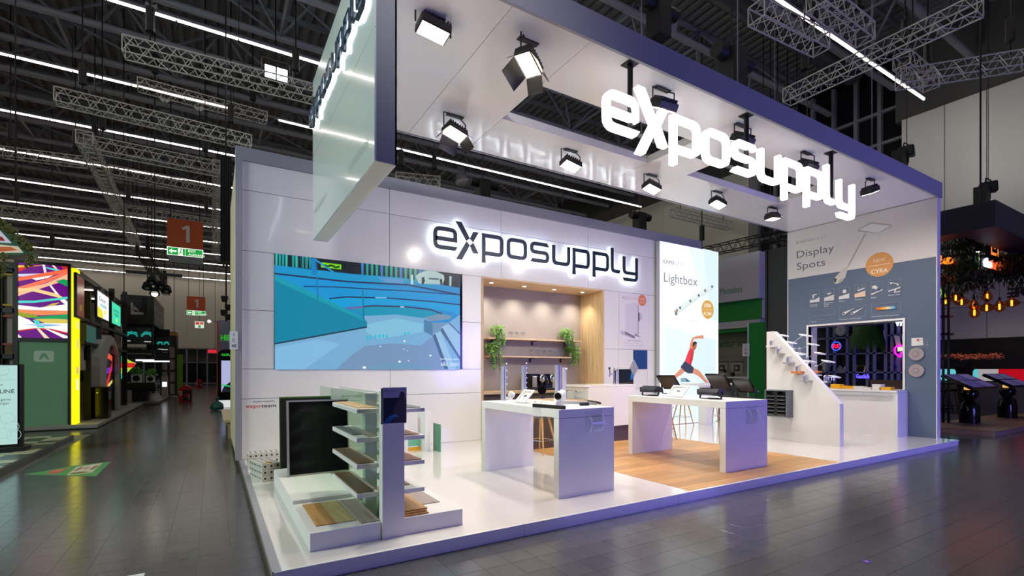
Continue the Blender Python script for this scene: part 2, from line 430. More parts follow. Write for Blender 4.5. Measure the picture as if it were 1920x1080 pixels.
def roof_truss(y, near):
    r = thing('roof_truss', 'grey tubular steel roof truss above strip lights, ' + ORDN[YS.index(y)], 'truss', (0, y, HC), 'roof trusses of the hall')
    x0, x1 = -24.0, XW - .6
    rr = .12
    for s in (-1, 1): MB().cyl((x0, s * GAP, 0), (x1, s * GAP, 0), rr, n=10).build('bottom_chord', m_steel, None, True).parent = r
    o = MB().cyl((x0, 0, TC - HC), (x1, 0, TC - HC), .1, n=8).build('top_chord', m_steel, None, True); o.parent = r
    n = int((x1 - x0) / bay)
    if near:
        b1 = MB().cyl((0, GAP, 0), (bay / 2, 0, TC - HC), .055, n=6).cyl((0, -GAP, 0), (bay / 2, 0, TC - HC), .055, n=6)
        b2 = MB().cyl((bay, GAP, 0), (bay / 2, 0, TC - HC), .055, n=6).cyl((bay, -GAP, 0), (bay / 2, 0, TC - HC), .055, n=6)
        b3 = MB().cyl((0, GAP, 0), (0, -GAP, 0), .05, n=6).cyl((0, -GAP, 0), (bay, GAP, 0), .04, n=6)
        for nm, b in (('diagonal_brace', b1), ('diagonal_brace', b2), ('cross_brace', b3)):
            p = b.build(nm, m_steel); p.parent = r; p.location = (x0, 0, 0)
            for k in range(1, n): same(p, nm, r, (x0 + k * bay, 0, 0))
    else:
        b = MB()
        for k in range(n):
            x = x0 + k * bay
            for s in (-1, 1):
                b.cyl((x, s * GAP, 0), (x + bay / 2, 0, TC - HC), .055, n=5).cyl((x + bay, s * GAP, 0), (x + bay / 2, 0, TC - HC), .055, n=5)
            b.cyl((x, GAP, 0), (x, -GAP, 0), .05, n=5).cyl((x, -GAP, 0), (x + bay, GAP, 0), .04, n=5)
        p = b.build('web_bracing', m_steel, kind='stuff'); p.parent = r
def light_row(y, first, gaps=()):
    g = thing('strip_light_row', 'row of glowing strip lights under the roof, ' + ORDN[YS.index(y)], 'light', (0, y, 12.0), 'rows of strip lights under the roof')
    x0 = -24.0; n = int((XW - .3 - x0) / SEG)
    xe = x0 + n * SEG
    o = MB().box(x0, xe, -.06, .06, .03, .1).build('housing', m_steel); o.parent = g
    o = MB()
    for k in range(0, n, 3): o.cyl((x0 + k * SEG, 0, .1), (x0 + k * SEG, 0, HC - 12.0), .012, n=4)
    o = o.build('suspension_wire', m_black, kind='stuff'); o.parent = g
    p = None
    for k in range(n):
        x = x0 + k * SEG
        if any(a < x < b for a, b in gaps): continue
        if p is None: p = MB().box(.02, SEG - .02, -.022, .022, -.022, .022).build('light_tube', m_tubelight); p.parent = g; p.location = (x, 0, 0)
        else: same(p, 'light_tube', g, (x, 0, 0))
for y in YS:
    roof_truss(y, y < 30)
    light_row(y, 0, ((-1, .5),) if abs(y - 18.5) < .5 else ())
# big round air ducts and jet outlets between the trusses
for k, y in enumerate((6.4,)):
    t = thing('air_duct', 'thick grey air duct running under the roof behind the canopy', 'duct', (0, y, 14.3))
    o = MB().cyl((-24, 0, 0), (XW - 1, 0, 0), .42, n=16).build('duct_pipe', M('duct_metal', (84, 86, 92), .4, metal=.4), None, True); o.parent = t
def jet(u, v, z, r, label):
    c = on_z(u, v, z)
    t = thing('air_outlet', label, 'air outlet', tuple(c))
    a = Vector((.1, -.25, -1)).normalized()
    MB().lathe([(r * .62, .05), (r, 0), (r * 1.02, .12), (r * .7, .4), (r * .6, .9)], c, 24, a * -1).build('outlet_ring', M('outlet_grey', (150, 152, 158), .4, metal=.3), t, True)
    MB().lathe([(r * .58, .06), (r * .55, .08)], c, 24, a * -1).build('outlet_mouth', m_black, t, True)
jet(1244, 60, 10.4, .36, 'round grey air outlet under the roof above the white canopy fascia')
jet(320, 224, 13.0, .55, 'round air outlet among the trusses at upper left')
jet(868, 342, 12.6, .42, 'round air outlet seen between back wall top and canopy')
# ---- aluminium lattice trusses rigged under the roof
def box_truss(p0, p1, size, label, mat=None, wires=True, group=None, top=15.395, nm='lighting_truss'):
    p0, p1 = Vector(p0), Vector(p1); mat = mat or m_alu
    t = thing(nm, label, 'truss', tuple(p0), group)
    d = p1 - p0; L = d.length; d.normalize()
    a = d.cross(Vector((0, 0, 1))).normalized(); b = a.cross(d)
    hs = size / 2; cr = max(.018, size * .05)
    crn = [a * i * hs + b * j * hs for i, j in ((-1, -1), (1, -1), (1, 1), (-1, 1))]
    for c in crn: MB().cyl(p0 + c, p1 + c, cr, n=6).build('chord', mat, t)
    w = MB(); n = max(2, int(L / (size * 1.05)))
    for k in range(n):
        q0 = p0 + d * (L * k / n); q1 = p0 + d * (L * (k + 1) / n); qm = (q0 + q1) / 2
        for e in range(4):
            c0, c1 = crn[e], crn[(e + 1) % 4]
            w.cyl(q0 + c0, qm + c1, cr * .55, n=4, cap=False).cyl(qm + c1, q1 + c0, cr * .55, n=4, cap=False)
    for q in (p0, p1):
        for e in range(4): w.cyl(q + crn[e], q + crn[(e + 1) % 4], cr * .8, n=4)
    w.build('web_bracing', mat, t, kind='stuff')
    if wires:
        for f in (.12, .88):
            q = p0 + d * L * f + Vector((0, 0, hs))
            MB().cyl(q, (q.x, q.y, top), .02, n=5).build('suspension_cable', m_black, t)
            MB().cyl(q + Vector((0, 0, .35)), q + Vector((0, 0, .95)), .1, n=8).build('chain_hoist', m_black, t)
    return t
def tz(u0, v0, u1, v1, z, size, label, **k): return box_truss(on_z(u0, v0, z), on_z(u1, v1, z), size, label, **k)
tz(232, 88, 592, 178, 9.6, .4, 'silver lattice truss starting beside the topmost strip light at upper left')
tz(103, 180, 470, 268, 9.6, .4, 'silver lattice truss second from the top at upper left')
tz(258, 158, 500, 222, 11.0, .34, 'thin silver truss between the two larger lattice trusses at upper left')
c1 = on_z(155, 262, 9.0); c2 = on_z(412, 312, 9.0)
tz(158, 268, 412, 318, 9.0, .42, 'bright lattice truss forming the near side of the rigged square over the aisle')
tz(158, 258, 256, 462, 9.0, .42, 'lattice truss running down the aisle from the bright rigged truss')
tz(205, 320, 410, 360, 9.0, .34, 'dim lattice truss across the aisle beyond the bright rigged one')
tz(215, 390, 408, 420, 9.0, .34, 'dim lattice truss just above the nearer orange number sign')
tz(0, 396, 240, 424, 8.6, .4, 'lattice truss across the left aisle above the leafy ring sign')
tz(0, 285, 160, 305, 9.6, .34, 'dim lattice truss at the left picture edge beside a strip light')
tz(70, 478, 280, 500, 7.6, .36, 'lattice truss above the colourful screen tower')
tz(270, 478, 312, 548, 6.6, .36, 'dark lattice truss carrying lamps above the black stand', mat=m_black)
tz(410, 310, 404, 480, 9.0, .36, 'lattice truss running away beside the black drape')
tz(1418, 22, 1540, 84, 10.0, .42, 'short twin lattice truss left of the strip light at upper right')
tz(1530, -5, 1622, 66, 10.0, .42, 'short lattice truss right of the strip light at upper right')
tz(1690, 112, 1746, 156, 10.0, .38, 'short lattice truss behind the crossing trusses at upper right')
tz(1475, 183, 1838, 10, 9.6, .38, 'long lattice truss crossing under the strip light at upper right')
tz(1684, 150, 1925, 112, 9.6, .38, 'lattice truss heading to the right picture edge near the wall')
tz(1262, 398, 1368, 424, 8.8, .34, 'silver lattice truss seen between canopy and back wall')
tz(742, 336, 824, 344, 9.0, .4, 'lattice truss seen behind the hanging header panel')
bt = tz(1300, 478, 1452, 444, 6.4, .34, 'black lattice truss above the green stand', mat=m_black)
tz(1452, 444, 1500, 456, 6.4, .34, 'black lattice truss corner next to the dark partition', mat=m_black)
tz(1440, 448, 1482, 436, 7.0, .34, 'black lattice truss behind the display spots wall', mat=m_black)
# hanging cables
for k, (u, v, z0) in enumerate(((1055, 0, 5.7), (1520, 150, 6), (1700, 160, 4))):
    p = on_z(u, v, 11.5)
    tag(MB().cyl((p.x, p.y, 6.0), (p.x, p.y, 15.395), .012, n=5).build('hanging_cable', m_black), 'thin dark cable hanging from the roof, number %s from the left over the stand' % ('first', 'second', 'third', 'fourth')[k], 'cable')
# wall washers and black box on rigging
def chain_box(u, v, z, h, label):
    c = on_z(u, v, z); t = thing('hoist_box', label, 'hoist', tuple(c))
    MB().box(c.x - .22, c.x + .22, c.y - .22, c.y + .22, c.z - h, c.z).build('motor_bag', m_black, t, bevel=.02)
    MB().cyl((c.x - .5, c.y, c.z - .12), (c.x + .6, c.y, c.z - .12), .16, n=10).build('motor', m_black, t, True)
    MB().cyl(c, (c.x, c.y, 15.395), .02, n=5).build('chain', m_black, t)
chain_box(1372, 96, 8.2, 2.1, 'black hoist with chain bag behind the canopy fascia')
chain_box(1235, 5, 10.6, .9, 'black box with small teal sides above the round outlet')
chain_box(905, 338, 8.4, 1.6, 'black hoist above the back wall')
chain_box(1199, 400, 8.4, 1.0, 'black hoist at the end of the strip light behind the canopy')
def drape():
    t = thing('black_drape', 'tall narrow black curtain hanging behind the left end of the stand', 'curtain')
    b = MB(); p0 = on_z(417, 300, 8.6); p1 = on_z(433, 290, 8.6)
    y = 12.0; x0 = on_y(413, 400, y).x; x1 = on_y(434, 400, y).x; z1 = on_y(420, 292, y).z; z0 = on_y(420, 495, y).z
    n = 10
    for k in range(n):
        xa = x0 + (x1 - x0) * k / n; xb = x0 + (x1 - x0) * (k + 1) / n
        b.box(xa, xb, y + .04 * (k % 2), y + .12 + .04 * (k % 2), z0 + .1 * math.sin(k * 2), z1)
    b.build('cloth', m_black, t)
    MB().cyl((x0, y + .06, z1), (x1, y + .06, z1), .04).build('rail', m_black, t)
    MB().cyl(((x0 + x1) / 2, y + .06, z1), ((x0 + x1) / 2, y + .06, 15.395), .02).build('suspension_cable', m_black, t)
drape()
# flood light hung over the side aisle
def hung_flood(u, v, y, label):
    c = on_y(u, v, y); t = thing('hung_floodlight', label, 'lamp', tuple(c))
    MB().box(c.x - .36, c.x + .36, c.y, c.y + .3, c.z - .24, c.z + .24).build('housing', m_black, t, bevel=.03)
    for s in (-1, 1): MB().box(c.x + s * .18 - .155, c.x + s * .18 + .155, c.y - .02, c.y - .003, c.z - .2, c.z + .2).build('lens', M('cool_flood_glow', (235, 255, 250), emit=9.0), t)
    MB().obox((c.x + .46, c.y - .14, c.z - .15), (.02, .1, 0), (0, .01, 0), (.03, 0, .28)).build('barn_door', m_steel, t)
    MB().bar((c.x - .42, c.y + .15, c.z), (c.x - .42, c.y + .15, c.z + .5), .04, .04).bar((c.x + .42, c.y + .15, c.z), (c.x + .42, c.y + .15, c.z + .5), .04, .04).bar((c.x - .42, c.y + .15, c.z + .5), (c.x + .42, c.y + .15, c.z + .5), .04, .04).build('yoke', m_black, t)
    MB().cyl((c.x, c.y + .15, c.z + .5), (c.x, c.y + .15, 15.395), .02, n=5).build('suspension_cable', m_black, t)
    for ax, wt in (((.15, -.6, -1), 900), ((-.5, -.1, -1), 500)):
        l = bpy.data.lights.new('lamp_light', 'SPOT'); l.energy = wt; l.color = (.85, 1, .95); l.spot_size = 2.1; l.spot_blend = 1; l.shadow_soft_size = .2
        o = bpy.data.objects.new('lamp_light', l); COL.objects.link(o); o.parent = t; o.location = (0, -.1, 0); o.rotation_euler = Vector(ax).to_track_quat('-Z', 'Y').to_euler()
hung_flood(518, 138, 14.0, 'bright cool floodlight with two square lenses beside the hanging header panel')
def pole_lamp(u, v, y, s, label):
    c = on_y(u, v, y); t = thing('wireless_antenna', label, 'antenna', tuple(c))
    for q in (-1, 1): MB().obox((c.x + q * .09 * s, c.y, c.z), (.07 * s, 0, q * .06 * s), (0, .03, 0), (-.02 * q * s, 0, .06 * s)).build('panel', m_wall, t)
    MB().cyl(c, (c.x, c.y, 15.395), .015, n=5).build('rod', m_steel, t)
pole_lamp(309, 187, 20, 1, 'small white twin antenna hanging at upper left, the left one')
pole_lamp(373, 203, 20, 1, 'small white twin antenna hanging at upper left, the right one')
pole_lamp(284, 12, 16, 1, 'small white twin antenna high above the topmost strip light')
# ---- number signs
def number_sign(u0, v0, u1, v1, ve, y, label, box):
    a = on_y(u0, v0, y); b = on_y(u1, v1, y); e = on_y(u1, ve, y)
    t = thing('hall_number_sign', label, 'sign', (a.x, y, e.z))
    MB().box(a.x, b.x, y, y + .12, b.z, a.z).build('sign_panel', M('sign_orange', (190, 76, 14), .5, noise=.03), t)
    MB().box(a.x, b.x, y, y + .12, e.z, b.z - .02).build('exit_light_box', M('exit_green', (0, 150, 50), .4), t)
    w, h = b.x - a.x, a.z - b.z
    pr = Print('y', y - .002); cg = (205, 200, 190)
    ox, oz = a.x + w * .4, b.z + h * .2; pr.poly([(ox + w * x, oz + h * z) for x, z in ((.12, 0), (.22, 0), (.22, .6), (.13, .6), (0, .5), (.035, .43), (.12, .48))], cg)
    pr.text('+ 3', b.x - w * .05, a.z - h * .14, h * .13, (190, 120, 80), 0, 'r')
    pr.build('number_print', t)
    p2 = Print('y', y - .002); hz = b.z - .02 - e.z; z0 = e.z; W_ = (248, 255, 240)
    p2.rect(a.x, z0, b.x, z0 + hz, W_); p2.rect(a.x + .03, z0 + .03, b.x - .03, z0 + hz - .03, (0, 160, 60))
    p2.poly([(a.x + w * .05, z0 + hz / 2), (a.x + w * .14, z0 + hz * .82), (a.x + w * .14, z0 + hz * .6), (a.x + w * .26, z0 + hz * .6), (a.x + w * .26, z0 + hz * .4), (a.x + w * .14, z0 + hz * .4), (a.x + w * .14, z0 + hz * .18)], W_)
    p2.rect(a.x + w * .3, z0 + .03, a.x + w * .43, z0 + hz - .03, W_)
    x = a.x + w * .365
    p2.line([(x - .02 * w, z0 + hz * .2), (x, z0 + hz * .5), (x + .015 * w, z0 + hz * .75)], .02 * w, (0, 130, 50)).line([(x, z0 + hz * .5), (x + .035 * w, z0 + hz * .3)], .018 * w, (0, 130, 50)).disc(x + .02 * w, z0 + hz * .82, .02 * w, (0, 130, 50))
    p2.rect(a.x + w * .49, z0 + .03, a.x + w * .505, z0 + hz - .03, W_)
    p2.text('EXIT', a.x + w * .58, z0 + hz * .55, hz * .4, W_, .015).text('AUSGANG', a.x + w * .58, z0 + hz * .14, hz * .36, W_, .015)
    p2.build('exit_print', t, emit=1.0)
    if box: MB().box(a.x + .05, b.x, y + .02, y + .1, e.z - .3, e.z - .01).build('lower_box', m_steel, t)
    for q in (.1, .9): MB().cyl((a.x + w * q, y + .06, a.z), (a.x + w * q, y + .06, 15.395), .02, n=5).build('suspension_cable', m_black, t)
number_sign(313, 408, 381, 468, 484, 22.0, 'large orange sign with number 1 and green exit strip, the nearer one', True)
number_sign(350, 555, 385, 583, 592, 50.0, 'small orange sign with number 1 far down the aisle', False)
q = on_y(374, 609, 60)
t = thing('fire_exit_sign', 'small lit red and green sign below the far orange number sign', 'sign', tuple(q))
MB().box(q.x - .42, q.x + .42, 60, 60.1, q.z - .36, q.z + .36).build('sign_case', m_steel, t)
Print('y', 59.99).rect(q.x - .42, q.z - .36, q.x + .42, q.z + .36, (240, 250, 230)).rect(q.x - .36, q.z, q.x - .02, q.z + .3, (210, 60, 50)).rect(q.x + .04, q.z + .04, q.x + .36, q.z + .3, (214, 90, 70)).rect(q.x - .1, q.z - .32, q.x + .12, q.z - .06, (30, 150, 70)).build('pictogram_print', t, emit=.8)
MB().cyl((q.x, 60.05, q.z + .36), (q.x, 60.05, 15), .02).build('suspension_cable', m_black, t)
# ================================================================ THE STAND
m_white = M('white_gloss_laminate', (236, 234, 232), .16, noise=.015, coat=.4)
m_whitefloor = M('white_gloss_floor', (230, 226, 221), .1, noise=.015, coat=.5)
m_whitematt = M('white_matt_laminate', (234, 232, 230), .42, noise=.02)
m_frame = M('grey_aluminium_frame', (168, 168, 176), .38, metal=.3, noise=.05)
m_fascia = M('grey_fascia_paint', (150, 151, 158), .45, noise=.03)
m_core = M('panel_core_grey', (120, 120, 122), .7, noise=.1)
m_navy = M('navy_letter_face', (22, 42, 58), .3, noise=.05)
m_halo = M('halo_led_glow', (232, 244, 255), emit=9.0)
m_letter = M('white_letter_glow', (255, 253, 250), emit=2.2)
m_slate = M('slate_blue_print', (92, 108, 130), .45, noise=.03)
m_oak = wood('oak_veneer', (216, 184, 140), 'z')
m_oakx = wood('oak_veneer_lengthwise', (220, 190, 150), 'x')
m_plank = wood('vinyl_oak_plank', (206, 156, 98), 'x', .38)
m_taupe = M('taupe_wall_panel', (156, 148, 140), .6, noise=.05)
m_dkbrown = M('dark_brown_panel', (78, 66, 66), .5, noise=.06)
m_chrome = M('chrome_metal', (215, 216, 220), .12, metal=1.0, noise=.03)
m_alupro = M('aluminium_profile', (190, 192, 198), .45, metal=.5, noise=.05)
m_greyp = M('grey_plastic', (104, 110, 118), .45, noise=.06)
m_whitep = M('white_plastic', (232, 232, 230), .35, noise=.03)
m_acryl = clear_mat('clear_acrylic', (249, 252, 250), .15); m_acwall = clear_mat('greenish_acrylic', (236, 246, 238), .15)
m_leaf = M('green_leaf', (104, 158, 60), .5, noise=.35, nscale=30)
m_leafd = M('dark_green_leaf', (30, 52, 28), .55, noise=.4, nscale=20)
ZP = .12
# ---- platform
pf = thing('stand_platform', 'low white gloss platform with violet lit edge carrying the whole stand', 'platform', (6.6, 2.6, 0))
MB().box(.03, 13.19, .03, 8.2, 0, .112).build('base', m_core, pf)
for k in range(6):
    x0, x1 = k * 2.2033, (k + 1) * 2.2033
    MB().box(x0 + (.003 if k else 0), x1 - (.003 if k < 5 else 0), 0, .03, .0, .085).build('edge_panel', m_white, pf)
    MB().box(x0 + (.003 if k else 0), x1 - (.003 if k < 5 else 0), -.012, .03, .087, .12).build('edge_trim', m_white, pf)
for k in range(4):
    MB().box(0, .03, .03 + k * 2.04, 2.065 + k * 2.04, 0, .085).build('edge_panel', M('bronze_edge', (150, 132, 104), .4, metal=.3), pf)
    MB().box(-.012, .05, k * 2.05, 2.045 + k * 2.05, .087, .124).build('edge_trim', m_frame, pf)
MB().box(13.19, 13.22, .03, 8.2, 0, .12).build('edge_panel', m_white, pf)
WX0, WX1, WY1 = 4.65, 8.3, 4.45
MB().box(.03, WX0 - .004, .0305, 8.2, .112, ZP).box(WX1 + .004, 13.19, .0305, 8.2, .112, ZP).box(WX0 - .004, WX1 + .004, WY1 + .004, 8.2, .112, ZP).build('white_flooring', m_whitefloor, pf)
# planks of the wood floor
row = 0; y = .0305
while y < WY1:
    y2 = min(y + .2, WY1); x = WX0 - random.random() * 1.1
    while x < WX1:
        a, b = max(x, WX0), min(x + 1.3, WX1)
        if b - a > .05: MB().box(a + .0015, b - .0015, y + .0015, y2 - .0015, .112, ZP).build('plank', m_plank, pf)
        x += 1.3
    y = y2; row += 1
# ---- back wall
WY = 5.3
bw = thing('back_wall', 'tall glossy white panelled wall across the back of the stand', 'wall', (5.8, 5.4, ZP))
MB().box(.02, 4.53, 5.325, 5.5, ZP, 5.1).box(7.95, 11.65, 5.325, 5.5, ZP, 5.1).box(4.53, 7.95, 5.325, 5.5, 3.6, 5.1).build('substructure', m_core, bw)
MB().box(-.07, 11.66, 5.26, 5.5, 5.1, 5.32).build('top_frame', m_fascia, bw)
MB().box(-.07, .02, 5.26, 5.5, ZP, 5.1).build('side_frame', m_frame, bw)
def wp(x0, x1, z0, z1): MB().box(x0 + .004, x1 - .004, WY, WY + .02, z0 + .004, z1 - .004).build('wall_panel', m_white, bw)
X5 = (.02, 2.52, 5.0, 7.46, 9.9, 11.65)
for a, b in zip(X5, X5[1:]): wp(a, b, 4.62, 5.1); wp(a, b, 3.61, 4.62)
for z0, z1 in ((1.63, 2.62), (2.62, 3.61)): wp(.02, .515, z0, z1); wp(4.06, 4.53, z0, z1)
wp(.02, 2.53, 1.13, 1.63); wp(2.53, 4.53, 1.13, 1.63); wp(.02, 2.53, ZP, 1.13); wp(2.53, 4.53, ZP, 1.13)
for a, b in ((7.95, 8.47), (8.47, 9.5), (9.5, 11.65)):
    wp(a, b, ZP, 1.13); wp(a, b, 1.13, 2.14); wp(a, b, 2.14, 3.61)
# ---- storage room side wall behind it
sw = thing('storage_side_wall', 'narrow beige side wall of the storage room seen at the left end of the stand', 'wall', (-.03, 7.2, 0))
m_beige = M('beige_side_panel', (214, 200, 168), .5, noise=.05)
for k in range(3): MB().box(-.05, -.02, 5.52 + k * 1.15, 6.66 + k * 1.15, .12, 5.3).build('side_panel', m_beige, sw)
MB().box(-.02, .06, 5.52, 8.96, .12, 5.25).build('substructure', m_core, sw)
pl = thing('stand_number_plate', 'white plate reading 1 C 48 on the left end of the stand', 'sign', (-.08, 5.3, 2.15))
q0 = on_y(430.5, 621, 5.24); q1 = on_y(446, 655, 5.24)
MB().box(q0.x, q1.x, 5.24, 5.257, q1.z, q0.z).build('plate', m_whitep, pl)
pr = Print('y', 5.239); cx = (q0.x + q1.x) / 2; hh = q0.z - q1.z
for k, s in enumerate(('1', 'C', '48')): pr.text(s, cx, q0.z - hh * (.28 + .31 * k), hh * .27, (40, 40, 44), .0, 'c')
pr.build('number_print', pl)
# ---- niche with kitchen
NX0, NX1, NZ, NB = 4.53, 7.95, 3.58, 6.15
nc = thing('oak_niche', 'deep oak lined niche in the white back wall with taupe rear panel', 'alcove', (6.24, 5.8, ZP))
MB().box(NX0 - .02, NX0 + .03, 5.28, NB, ZP, NZ).build('side_lining', m_oak, nc)
MB().box(NX1 - .03, NX1 + .02, 5.28, NB, ZP, NZ).build('side_lining', m_oak, nc)
MB().box(NX0 - .02, NX1 + .02, 5.28, NB, NZ, NZ + .04).build('top_lining', m_oakx, nc)
MB().box(NX0 + .03, NX1 - .03, NB, NB + .03, 1.13, NZ).build('rear_panel', m_taupe, nc)
MB().box(NX0 + .03, NX1 - .03, NB, NB + .03, ZP, 1.08).build('rear_panel', m_dkbrown, nc)
wt = thing('kitchen_worktop', 'long oak worktop along the rear of the niche', 'worktop', (6.24, 5.8, .3))
MB().box(NX0 + .032, NX1 - .032, 5.42, NB - .002, 1.075, 1.13).build('worktop', m_oakx, wt)
MB().box(NX0 + .04, NX1 - .04, 5.5, NB - .01, ZP, 1.075).build('cabinet_front', m_dkbrown, wt)
def spot(parent, loc, aim, watts, ang=120, col=(1, .93, .86), blend=1.0, r=.06):
    l = bpy.data.lights.new('lamp_light', 'SPOT'); l.energy = watts; l.color = col; l.spot_size = math.radians(ang); l.spot_blend = blend; l.shadow_soft_size = r
    o = bpy.data.objects.new('lamp_light', l); COL.objects.link(o)
    o.location = Vector(loc) - (parent.location if parent else Vector()); o.rotation_euler = Vector(aim).to_track_quat('-Z', 'Y').to_euler(); o.parent = parent
m_warm = M('warm_lamp_glow', (255, 240, 214), emit=14.0)
for k, u in enumerate((923, 985, 1041, 1094)):
    x = on_y(u, 540, 5.62).x
    dl = thing('downlight', 'small round downlight in the oak niche ceiling, %s from the left' % ('first', 'second', 'third', 'fourth')[k], 'lamp', (x, 5.66, NZ), 'downlights of the niche')
    MB().lathe([(.055, 0), (.062, -.012), (.045, -.014)], (x, 5.66, NZ), 16).build('ring', m_chrome, dl, True)
    MB().lathe([(.043, -.012), (.043, -.016)], (x, 5.66, NZ), 14).build('lens', m_warm, dl)
    spot(dl, (x, 5.7, NZ - .03), (0, .25, -1), 75, 110, (1, .9, .78))
def shelf(z, x0, x1, label):
    t = thing('wall_shelf', label, 'shelf', (6.3, 6.0, z))
    MB().box(x0, x1, 5.86, NB - .002, z - .035, z).build('board', m_oakx, t, bevel=.004)
    for x in (x0 + .25, (x0 + x1) / 2, x1 - .35): MB().box(x - .02, x + .02, 5.95, NB - .002, z - .05, z - .036).box(x - .02, x + .02, NB - .03, NB - .002, z - .14, z - .05).build('bracket', m_black, t)
shelf(2.36, 5.0, 7.74, 'upper oak wall shelf in the niche'); shelf(1.94, 5.03, 7.6, 'lower oak wall shelf in the niche')
def leafmesh(n, spread, drop, size, seed, hang=0.5, up=.25):
    r = random.Random(seed); b = MB()
    for k in range(n):
        a = r.random() * 6.283; rad = spread * math.sqrt(r.random())
        x, y = rad * math.cos(a), rad * math.sin(a)
        z = (up * r.random() * (1 - .5 * rad / spread)) if r.random() > hang else -drop * r.random() ** 1.4
        if z < 0:
            k2 = r.choice((-1, .2, .8)); x = spread * (.75 * math.cos(k2 * 2.2) + .25 * (r.random() - .5)); y = -spread * (.55 + .4 * r.random())
        d = Vector((r.uniform(-1, 1), r.uniform(-1, .4), r.uniform(-.9, .5))).normalized(); s = d.orthogonal().normalized(); s = (s + Vector((0, 0, r.uniform(-.5, .5)))).normalized()
        p = Vector((x, y, z)); l = size * r.uniform(.6, 1.2); w = l * .38
        b.add([p, p + d * l * .5 + s * w, p + d * l, p + d * l * .5 - s * w, p + d * l * .5 + Vector((0, 0, l * .08))], [(0, 1, 4), (1, 2, 4), (2, 3, 4), (3, 0, 4)])
    return b
def trailing_plant(x, z, seed, drop, label, sc=1.0):
    t = thing('trailing_plant', label, 'plant', (x, 5.98, z), None)
    o = MB().lathe([(.05, 0), (.07, .1), (.066, .1), (.05, .02)], (0, 0, 0), 14).build('pot', m_whitep, None, True); o.parent = t
    b = leafmesh(340, .16 * sc, drop, .066, seed); b.v = [(p[0], p[1], p[2] + .12) for p in b.v]
    o = b.build('foliage', m_leaf, kind='stuff'); o.parent = t
    s = MB(); r = random.Random(seed)
    for k in range(6):
        a = r.uniform(-2.6, -.5); s.tube([(0, 0, .1), (.1 * math.cos(a), .1 * math.sin(a) - .02, .2), (.13 * math.cos(a), -.13, .02), (.15 * math.cos(a), -.15, -drop * r.uniform(.3, .9))], .004, 4)
    o = s.build('stem', m_leafd, kind='stuff'); o.parent = t
trailing_plant(5.28, 2.36, 1, .32, 'bushy trailing plant on the left end of the upper oak shelf')
trailing_plant(5.16, 1.94, 2, .42, 'trailing plant on the left end of the lower oak shelf', 1.15)
trailing_plant(7.3, 2.36, 3, .22, 'trailing plant near the right end of the upper oak shelf')
trailing_plant(7.5, 1.94, 4, .32, 'trailing plant on the right end of the lower oak shelf')
m_glass = clear_mat('clear_glass', (248, 250, 250), .35)
gproto = None; OD = ('first', 'second', 'third', 'fourth', 'fifth', 'sixth', 'seventh', 'eighth', 'ninth', 'tenth', 'eleventh', 'twelfth')
def glass(x, y, z, label, grp):
    global gproto
    if gproto is None:
        gproto = tag(MB().lathe([(.03, 0), (.028, .006), (.005, .012), (.005, .06), (.028, .09), (.036, .13), (.032, .165), (.03, .165), (.033, .13), (.02, .09)], (0, 0, 0), 14).build('wine_glass', m_glass, None, True), label, 'glass', grp)
        gproto.location = (x, y, z)
    else:
        c = gproto.copy(); COL.objects.link(c); c.location = (x, y, z); c['label'] = label; c['group'] = grp
for k in range(6): glass(5.62 + .085 * k, 5.96 + .05 * (k % 2), 2.36, 'clear stemmed glass on the upper oak shelf, %s from the left' % OD[k], 'glasses on the upper shelf')
for k in range(12): glass(6.2 + .095 * k, 5.95 + .06 * (k % 2), 1.94, 'clear stemmed glass on the lower oak shelf, %s from the left' % OD[k], 'glasses on the lower shelf')
cm = thing('coffee_machine', 'black twin head coffee machine on the oak worktop', 'coffee machine', (6.4, 5.75, 1.13))
MB().box(6.06, 6.7, 5.72, 6.0, 1.15, 1.5).build('body', m_blackgl, cm, bevel=.012)
MB().box(6.02, 6.78, 5.52, 5.98, 1.13, 1.175).build('drip_tray', m_black, cm, bevel=.008)
MB().box(6.03, 6.72, 5.7, 6.0, 1.5, 1.515).build('lid', m_black, cm)
MB().box(6.09, 6.21, 5.67, 5.72, 1.19, 1.46).build('water_tank', M('smoked_tank', (140, 134, 122), .2, noise=.05), cm, bevel=.01)
for x in (6.34, 6.63):
    MB().lathe([(.03, -.1), (.07, -.06), (.08, .02), (.06, .1), (.02, .12)], (x, 5.66, 1.4), 14).build('brew_head', m_chrome, cm, True)
    MB().cyl((x, 5.66, 1.24), (x, 5.66, 1.31), .02).build('spout', m_black, cm)
MB().box(6.45, 6.53, 5.66, 5.72, 1.24, 1.46).build('steam_unit', m_black, cm)
MB().tube([(6.48, 5.65, 1.4), (6.5, 5.62, 1.36), (6.5, 5.62, 1.28)], .01, 8).build('steam_wand', m_chrome, cm)
